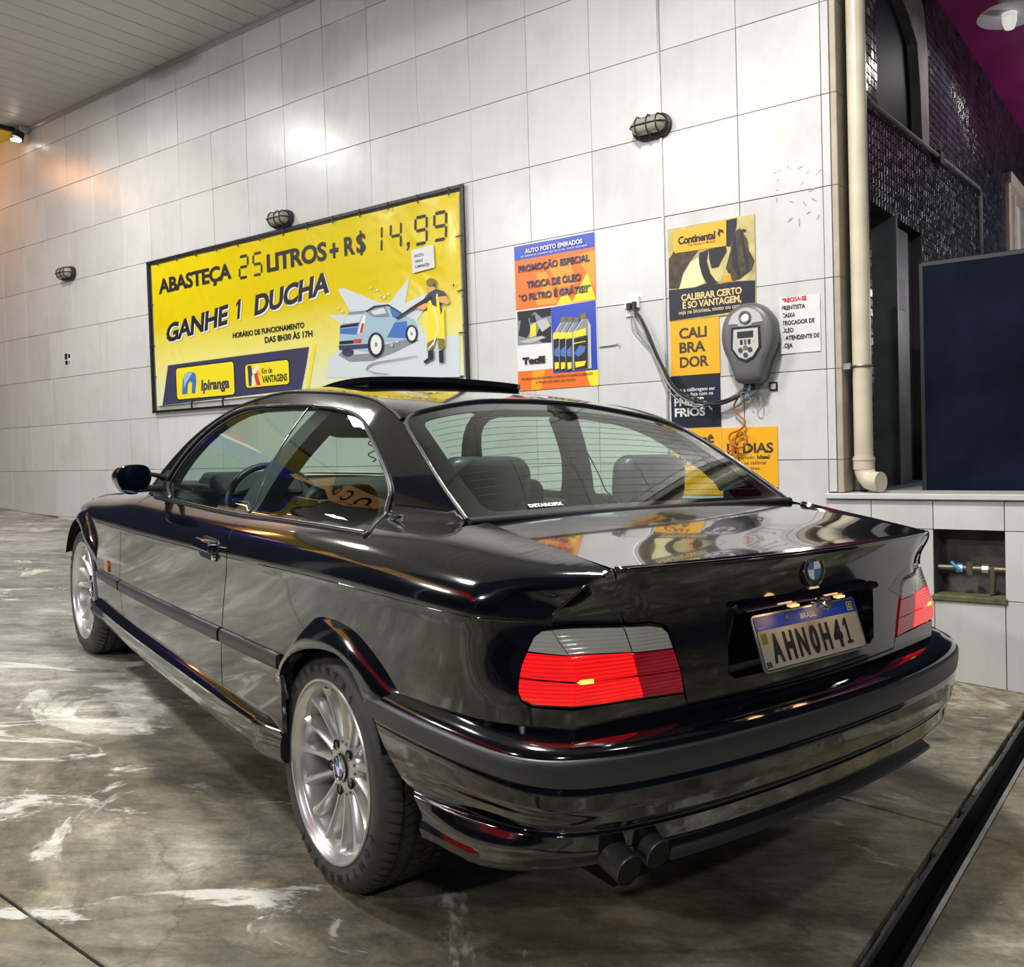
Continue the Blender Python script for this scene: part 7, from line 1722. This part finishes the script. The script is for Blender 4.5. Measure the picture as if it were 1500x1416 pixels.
# ---- wheels
def wheel(cx, sg, nm_lab):
    TM = Matrix.Translation((cx, sg * 0.812, RW)) @ (Matrix.Identity(4) if sg > 0 else Matrix.Rotation(math.pi, 4, 'Z'))
    T = car
    if WH:
        for src, m0 in WH['all']:
            o = src.copy(); COL.objects.link(o); o.parent = car; o.matrix_local = TM @ m0
            for ch in src.children:
                c = ch.copy(); COL.objects.link(c); c.parent = o
        return
    before = set(car.children)
    # tyre
    mb = MB()
    prof = [(0.214, -0.005), (0.222, 0.002), (0.2305, 0.002), (0.240, 0.006), (0.262, 0.0095), (0.280, 0.006), (0.293, -0.001), (0.302, -0.010), (0.3085, -0.020), (0.3115, -0.034), (0.3125, -0.040), (0.3045, -0.0415), (0.3045, -0.047), (0.3130, -0.0485), (0.3140, -0.078), (0.3055, -0.0795), (0.3055, -0.087), (0.3142, -0.0885), (0.3145, -0.116),
            (0.3142, -0.1435), (0.3055, -0.145), (0.3055, -0.1525), (0.3140, -0.154), (0.3130, -0.1835), (0.3045, -0.185), (0.3045, -0.1905), (0.3125, -0.192), (0.3085, -0.212), (0.296, -0.226), (0.270, -0.236), (0.24, -0.232), (0.214, -0.225)]
    prof = [((r_ if r_ < .235 else .235 + (r_ - .235) * (TR - .235) / (.3145 - .235)), h_) for r_, h_ in prof]
    mb.lathe(prof, M['tyre'], 96, 'y')
    # sidewall beads
    tyre = mb.build('tyre', T, 25)
    # tread blocks: shoulder bars as one stuff part
    mb = MB(); n = 70; q0 = TR / .3145
    for k in range(n):
        a = 2 * math.pi * k / n; da = 2 * math.pi / n * 0.80
        P = []
        for (r_, h_) in ((0.300, -0.0060), (0.3105, -0.0160), (0.3168, -0.0300), (0.3172, -0.0405)):
            for q in (0, da): P.append((q0 * r_ * math.cos(a + q - h_ * 1.2), h_, q0 * r_ * math.sin(a + q - h_ * 1.2)))
        Q = []
        for (r_, h_) in ((0.290, -0.0060), (0.300, -0.0160), (0.303, -0.0300), (0.303, -0.0405)):
            for q in (0, da): Q.append((q0 * r_ * math.cos(a + q - h_ * 1.2), h_, q0 * r_ * math.sin(a + q - h_ * 1.2)))
        F = [(0, 1, 3, 2), (2, 3, 5, 4), (4, 5, 7, 6)] + [(0, 2, 10, 8), (2, 4, 12, 10), (4, 6, 14, 12), (1, 3, 11, 9), (3, 5, 13, 11), (5, 7, 15, 13), (6, 7, 15, 14)]
        mb.add(P + Q, F, M['tyre'])
        for (h0, h1, tw) in ((-0.0495, -0.0775, .05), (-0.0890, -0.1150, -.05), (-0.1170, -0.1430, .05), (-0.1545, -0.183, -.05)):
            P = []; 
            for h_ in (h0, h1):
                for q in (0, da): 
                    for r_ in (0.3168 * q0, 0.308 * q0): P.append((r_ * math.cos(a + q + tw * (h_ - h0) / .03 * .6), h_, r_ * math.sin(a + q + tw * (h_ - h0) / .03 * .6)))
            mb.add(P, [(0, 2, 6, 4), (0, 1, 3, 2), (4, 6, 7, 5), (0, 4, 5, 1), (2, 3, 7, 6)], M['tyre'])
    tr = tag(mb.build('tread_blocks', tyre, 30), kind='stuff')
    # sidewall lettering, raised
    mb = MB()
    def ring_text(s_, a0, r0, h, m, step):
        mb.marks.append(len(mb.V))
        for i, ch in enumerate(s_):
            if ch == ' ': continue
            V, F = text_polys(ch, 0.03, 1.0); V = V.copy(); cxm = (V[:, 0].max() + V[:, 0].min()) / 2
            a = a0 - step * i
            X = (V[:, 0] - cxm) * h / .72; Y = V[:, 1] * h / .72 + r0
            ca, sa = math.cos(a), math.sin(a)
            # viewed from outside (+Y towards viewer) on the left side: x to the viewer's left
            # seen from +Y with z up, screen right is -x
            rx = X * math.cos(a) - Y * math.sin(a); rz = X * math.sin(a) + Y * math.cos(a)
            mb.add([(-x, (0.0112 - 0.9 * abs(math.hypot(x, z) - .262)) if False else 0.0108, z) for x, z in zip(rx, rz)], F, m)
    ring_text('CONTINENTAL', math.radians(72), 0.2445, 0.022, M['letter_black'], math.radians(10.4))
    ring_text('CONTINENTAL', math.radians(252), 0.2445, 0.022, M['letter_black'], math.radians(10.4))
    mb.build_lines('sidewall_lettering', tyre)
    # rim
    mb = MB()
    rp = [(0.2285, -0.004), (0.2290, 0.004), (0.2265, 0.0065), (0.2215, 0.006), (0.2190, 0.002), (0.2160, -0.002), (0.2075, -0.0065), (0.2030, -0.011), (0.1990, -0.025), (0.1960, -0.060), (0.1930, -0.120), (0.193, -0.190), (0.205, -0.210), (0.226, -0.215)]
    mb.lathe(rp, M['alloy'], 96, 'y')
    rim = mb.build('rim', T, 40)
    mb = MB()
    hub = [(0.0, -0.040), (0.036, -0.040), (0.0365, -0.033), (0.040, -0.031), (0.060, -0.034), (0.074, -0.040), (0.080, -0.052), (0.080, -0.085), (0.0, -0.085)]
    mb.lathe(hub, M['alloy'], 60, 'y'); mb.build('hub', rim, 40)
    sp_ = None
    for k in range(15):
        a = math.radians(90 + 3 + 24 * k)
        if sp_ is None:
            mb = MB(); V = []; F = []
            st = [(0.068, .0125, -.036, -.062), (0.10, .0092, -.034, -.066), (0.14, .0085, -.029, -.072), (0.175, .0105, -.022, -.080), (0.196, .0150, -.0165, -.088), (0.2035, .0180, -.0135, -.092)]
            for (r_, w_, t_, b_) in st:
                V += [(r_, b_, -w_ * 1.1), (r_, t_ - .010, -w_), (r_, t_, -w_ * .30), (r_, t_, w_ * .30), (r_, t_ - .010, w_), (r_, b_, w_ * 1.1)]
            for i in range(len(st) - 1):
                for q in range(6): F.append((i * 6 + q, i * 6 + (q + 1) % 6, (i + 1) * 6 + (q + 1) % 6, (i + 1) * 6 + q))
            F += [tuple(range(6)), tuple(30 + q for q in range(6))]
            mb.add(V, F, M['alloy']); sp_ = mb.build('spoke', rim, 35)
            sp_.rotation_euler = (0, -a, 0)
        else:
            o = sp_.copy(); COL.objects.link(o); o.parent = rim; o.rotation_euler = (0, -a, 0)
    bt = None
    for k in range(5):
        a = math.radians(60 + 72 * k)
        if bt is None:
            mb = MB(); mb.lathe([(0.0, 0.0), (0.0115, 0.0), (0.013, -0.001), (0.0135, 0.0035)], M['void'], 18, 'y'); mb.lathe([(0, 0.003), (0.0075, 0.003), (0.008, 0.0)], M['disc'], 6, 'y'); bt = mb.build('wheel_bolt', rim, 40); o = bt
        else: o = bt.copy(); COL.objects.link(o); o.parent = rim
        o.location = (0.058 * math.cos(a), -0.0335, 0.058 * math.sin(a))
    st_ = None
    for k in range(10):
        a = math.radians(60 + 36 + 72 * (k // 2) + (-9 if k % 2 else 9))
        if st_ is None:
            mb = MB(); mb.lathe([(0.0, 0.0008), (0.0038, 0.0008), (0.004, 0.0)], M['disc'], 10, 'y'); st_ = mb.build('rivet', rim, 40); o = st_
        else: o = st_.copy(); COL.objects.link(o); o.parent = rim
        o.location = (0.066 * math.cos(a), -0.0355, 0.066 * math.sin(a))
    mb = roundel(None, 0.033, None); cap = mb.build('centre_cap', rim, 30)
    cap.matrix_local = Matrix.Translation((0, -0.0290, 0)) @ Matrix.Rotation(-math.pi / 2, 4, 'Z')
    mb = MB(); mb.lathe([(0.05, -0.105), (0.150, -0.105), (0.150, -0.125), (0.05, -0.125)], M['disc'], 48, 'y', True); dd = mb.build('brake_disc', T, 40)
    mb = MB(); mb.lathe([(0.0, -0.13), (0.19, -0.135), (0.19, -0.14), (0.0, -0.14)], M['void'], 32, 'y'); mb.build('backing_plate', T, 40)
    mb = MB(); mb.tube([(0.03, -0.02, .206), (0.05, -0.012, .198)], 0.005, M['rubber'], 8); mb.build('valve_stem', T, 40)
    WH['all'] = []
    for o in list(car.children):
        if o not in before:
            m0 = o.matrix_local.copy(); WH['all'].append((o, m0))
    for o, m0 in WH['all']: o.matrix_local = TM @ m0
WH = {}
wheel(0, 1, ''); wheel(2.7, 1, ''); wheel(0, -1, ''); wheel(2.7, -1, '')

# ---- underbody and cabin
mb = MB()
mb.box((-0.70, -0.48, 0.20), (3.2, 0.48, 0.42), M['void']); mb.box((0.40, -0.72, 0.235), (2.30, 0.72, 0.30), M['void'])
mb.box((-0.80, -0.62, 0.40), (-0.40, 0.62, 0.60), M['void']); mb.box((-0.66, -0.72, 0.39), (-0.40, 0.72, 0.56), M['void'])
mb.build('underbody', car)
mb = MB()
mb.box((-0.27, -0.74, 0.30), (2.0, 0.74, 0.36), M['cabin']); mb.box((-0.30, -0.60, 0.36), (-0.26, 0.60, 0.93), M['cabin'])
for sg in (1, -1): mb.box((0.36, min(sg * .69, sg * .72), 0.30), (1.9, max(sg * .69, sg * .72), 0.84), M['cabin'], 0.01); mb.box((-0.25, min(sg * .66, sg * .69), 0.60), (0.36, max(sg * .66, sg * .69), 0.895), M['cabin'], 0.01)
mb.box((1.86, -0.72, 0.30), (1.95, 0.72, 0.84), M['cabin'])
mb.build('cabin_tub', car)
mb = MB(); mb.add([(-0.275, .60, .945), (-0.275, -.60, .945), (0.02, -.64, .905), (0.02, .64, .905)], [(0, 1, 2, 3)], M['cabin']); mb.build('parcel_shelf', car)
mb = MB(); mb.prism([(0.0, 0.90), (0.06, 0.93), (0.14, 0.90), (0.22, 0.60), (0.60, 0.52), (0.62, 0.40), (0.0, 0.40)], -0.62, 0.62, M['leather'], 'y'); mb.build('rear_bench', car, None, bevel=0.03)
def cushion(lo, hi, m, bev, name, parent, rot=0.0):
    mb = MB(); c = [(lo[i] + hi[i]) / 2 for i in range(3)]
    mb.box(tuple(lo[i] - c[i] for i in range(3)), tuple(hi[i] - c[i] for i in range(3)), m, bev)
    o = mb.build(name, parent, 60, bevel=bev * 0.4); o.location = c; o.rotation_euler = (0, rot, 0); return o
def headrest(cx, cy, cz, w, h, parent, nm='headrest'):
    mb = MB(); rings = []
    for (d, sc) in ((-0.045, .72), (-0.036, .92), (-0.015, 1.0), (0.015, 1.0), (0.036, .92), (0.045, .72)):
        P = rrect(-w / 2 * sc, -h / 2 * sc, w / 2 * sc, h / 2 * sc, 0.055 * sc, 5); rings.append([(d, a, b) for a, b in P])
    loft(mb, rings, M['leather'], True, True); o = mb.build(nm, parent, 60); o.location = (cx, cy, cz); return o
headrest(0.065, 0.325, 1.005, 0.29, 0.17, car); headrest(0.065, -0.325, 1.005, 0.29, 0.17, car)
for sg in (1, -1):
    st = bpy.data.objects.new('front_seat', None); link(st, car); st.location = (0, 0, 0)
    cushion((0.86, sg * .37 - .25, 0.44), (1.00, sg * .37 + .25, 0.82), M['leather'], 0.05, 'seat_back', st, -0.16)
    cushion((0.95, sg * .37 - .26, 0.36), (1.45, sg * .37 + .26, 0.50), M['leather'], 0.05, 'seat_cushion', st, 0.05)
    o = headrest(0.90, sg * .37, 0.875, 0.27, 0.14, st)
mb = MB(); mb.prism([(1.62, 0.86), (1.72, 0.885), (2.02, 0.88), (2.02, 0.50), (1.70, 0.50), (1.58, 0.70)], -0.70, 0.70, M['cabin'], 'y'); mb.build('dashboard', car, None, bevel=0.02)
mb = MB(); mb.prism([(1.60, 0.85), (1.66, 0.935), (1.80, 0.93), (1.90, 0.88)], 0.20, 0.56, M['cabin'], 'y'); mb.build('instrument_binnacle', car, None, bevel=0.02)
mb = MB(); C = Vector((1.50, 0.37, 0.80)); ax = Vector((-0.92, 0, 0.40)).normalized(); e1 = Vector((0, 1, 0)); e2 = ax.cross(e1)
mb.tube([C + e1 * .185 * math.cos(a) + e2 * .185 * math.sin(a) for a in [2 * math.pi * k / 36 for k in range(36)]], 0.014, M['leather'], 8, closed=True); 
for a in (0.3, math.pi - 0.3, -math.pi / 2): mb.tube([C + ax * -.02, C + e1 * .18 * math.cos(a) + e2 * .18 * math.sin(a)], 0.016, M['leather'], 8)
mb.cyl(C, C - ax * .05, 0.06, M['leather'], 20); mb.build('steering_wheel', car, 50)
mb = MB(); P = rrect(-0.150, -0.038, 0.150, 0.038, 0.022); V = [(1.402 + a * .12, a + .02, 1.128 + b) for a, b in P] + [(1.425 + a * .12, a * .95 + .04, 1.128 + b * .9) for a, b in P]; n = len(P)
mb.add(V, [tuple(range(n)), tuple(range(n, 2 * n))] + [(i, (i + 1) % n, n + (i + 1) % n, n + i) for i in range(n)], M['cabin']); mb.tube([(1.42, 0.04, 1.14), (1.47, 0.02, 1.19)], 0.01, M['cabin'], 8); mb.build('rear_view_mirror', car, 40)
mb = MB(); mb.tube(catmull([(1.405, 0.0, 1.085), (1.405, 0.02, 1.065), (1.405, -0.02, 1.045), (1.405, 0.02, 1.02), (1.405, -0.015, 1.0), (1.405, 0.0, 0.99)], 6), 0.0025, M['rubber'], 6); mb.build('mirror_cord', car, 50)

# ---- door mirrors
def door_mirror(sg):
    T = bpy.data.objects.new('door_mirror', None); link(T, car)
    T.matrix_local = Matrix.Translation((1.62, sg * 0.858, 0.920)) @ Matrix.Rotation(math.radians(sg * 8), 4, 'Z')
    egg = catmull([(-0.078, 0.005), (-0.066, 0.040), (-0.030, 0.057), (0.020, 0.060), (0.062, 0.048), (0.076, 0.012), (0.066, -0.022), (0.036, -0.048), (-0.006, -0.057), (-0.050, -0.045)], 4, True)
    # (a: towards the car is +), z
    def rg(sc, x, dz=0): return [(x, -sg * a * sc * 0.80, b * sc * 0.95 + dz) for a, b in egg]
    mb = MB(); loft(mb, [rg(.93, 0.004), rg(1.0, -0.004), rg(1.03, 0.006), rg(1.0, 0.035), rg(.86, 0.070), rg(.55, 0.092), rg(.15, 0.10)], PT, False, True); mb.build('mirror_shell', T, 60)
    mb = MB(); mb.add(rg(.93, 0.002), [tuple(range(len(egg)))], M['mirror']); mb.build('mirror_glass', T)
    mb = MB()
    mb.tube([(0.03, -sg * 0.060, 0.020), (0.045, -sg * 0.105, 0.010), (0.075, -sg * 0.135, -0.002)], [0.008, 0.010, 0.013], M['plastic'], 10); mb.tube([(0.03, -sg * 0.045, -0.035), (0.05, -sg * 0.10, -0.040), (0.08, -sg * 0.135, -0.045)], [0.012, 0.014, 0.018], M['plastic'], 10)
    mb.build('mirror_arm', T, 50)
    return T
door_mirror(1); door_mirror(-1)
for sg in (1, -1):
    mb = MB(); spatch(mb, [(1.60, 0.845), (1.86, 0.845), (1.80, 0.900), (1.72, 0.950)], M['plastic'], sg, 0.03, off=0.006, flange=0.01); mb.build('mirror_sail', car)
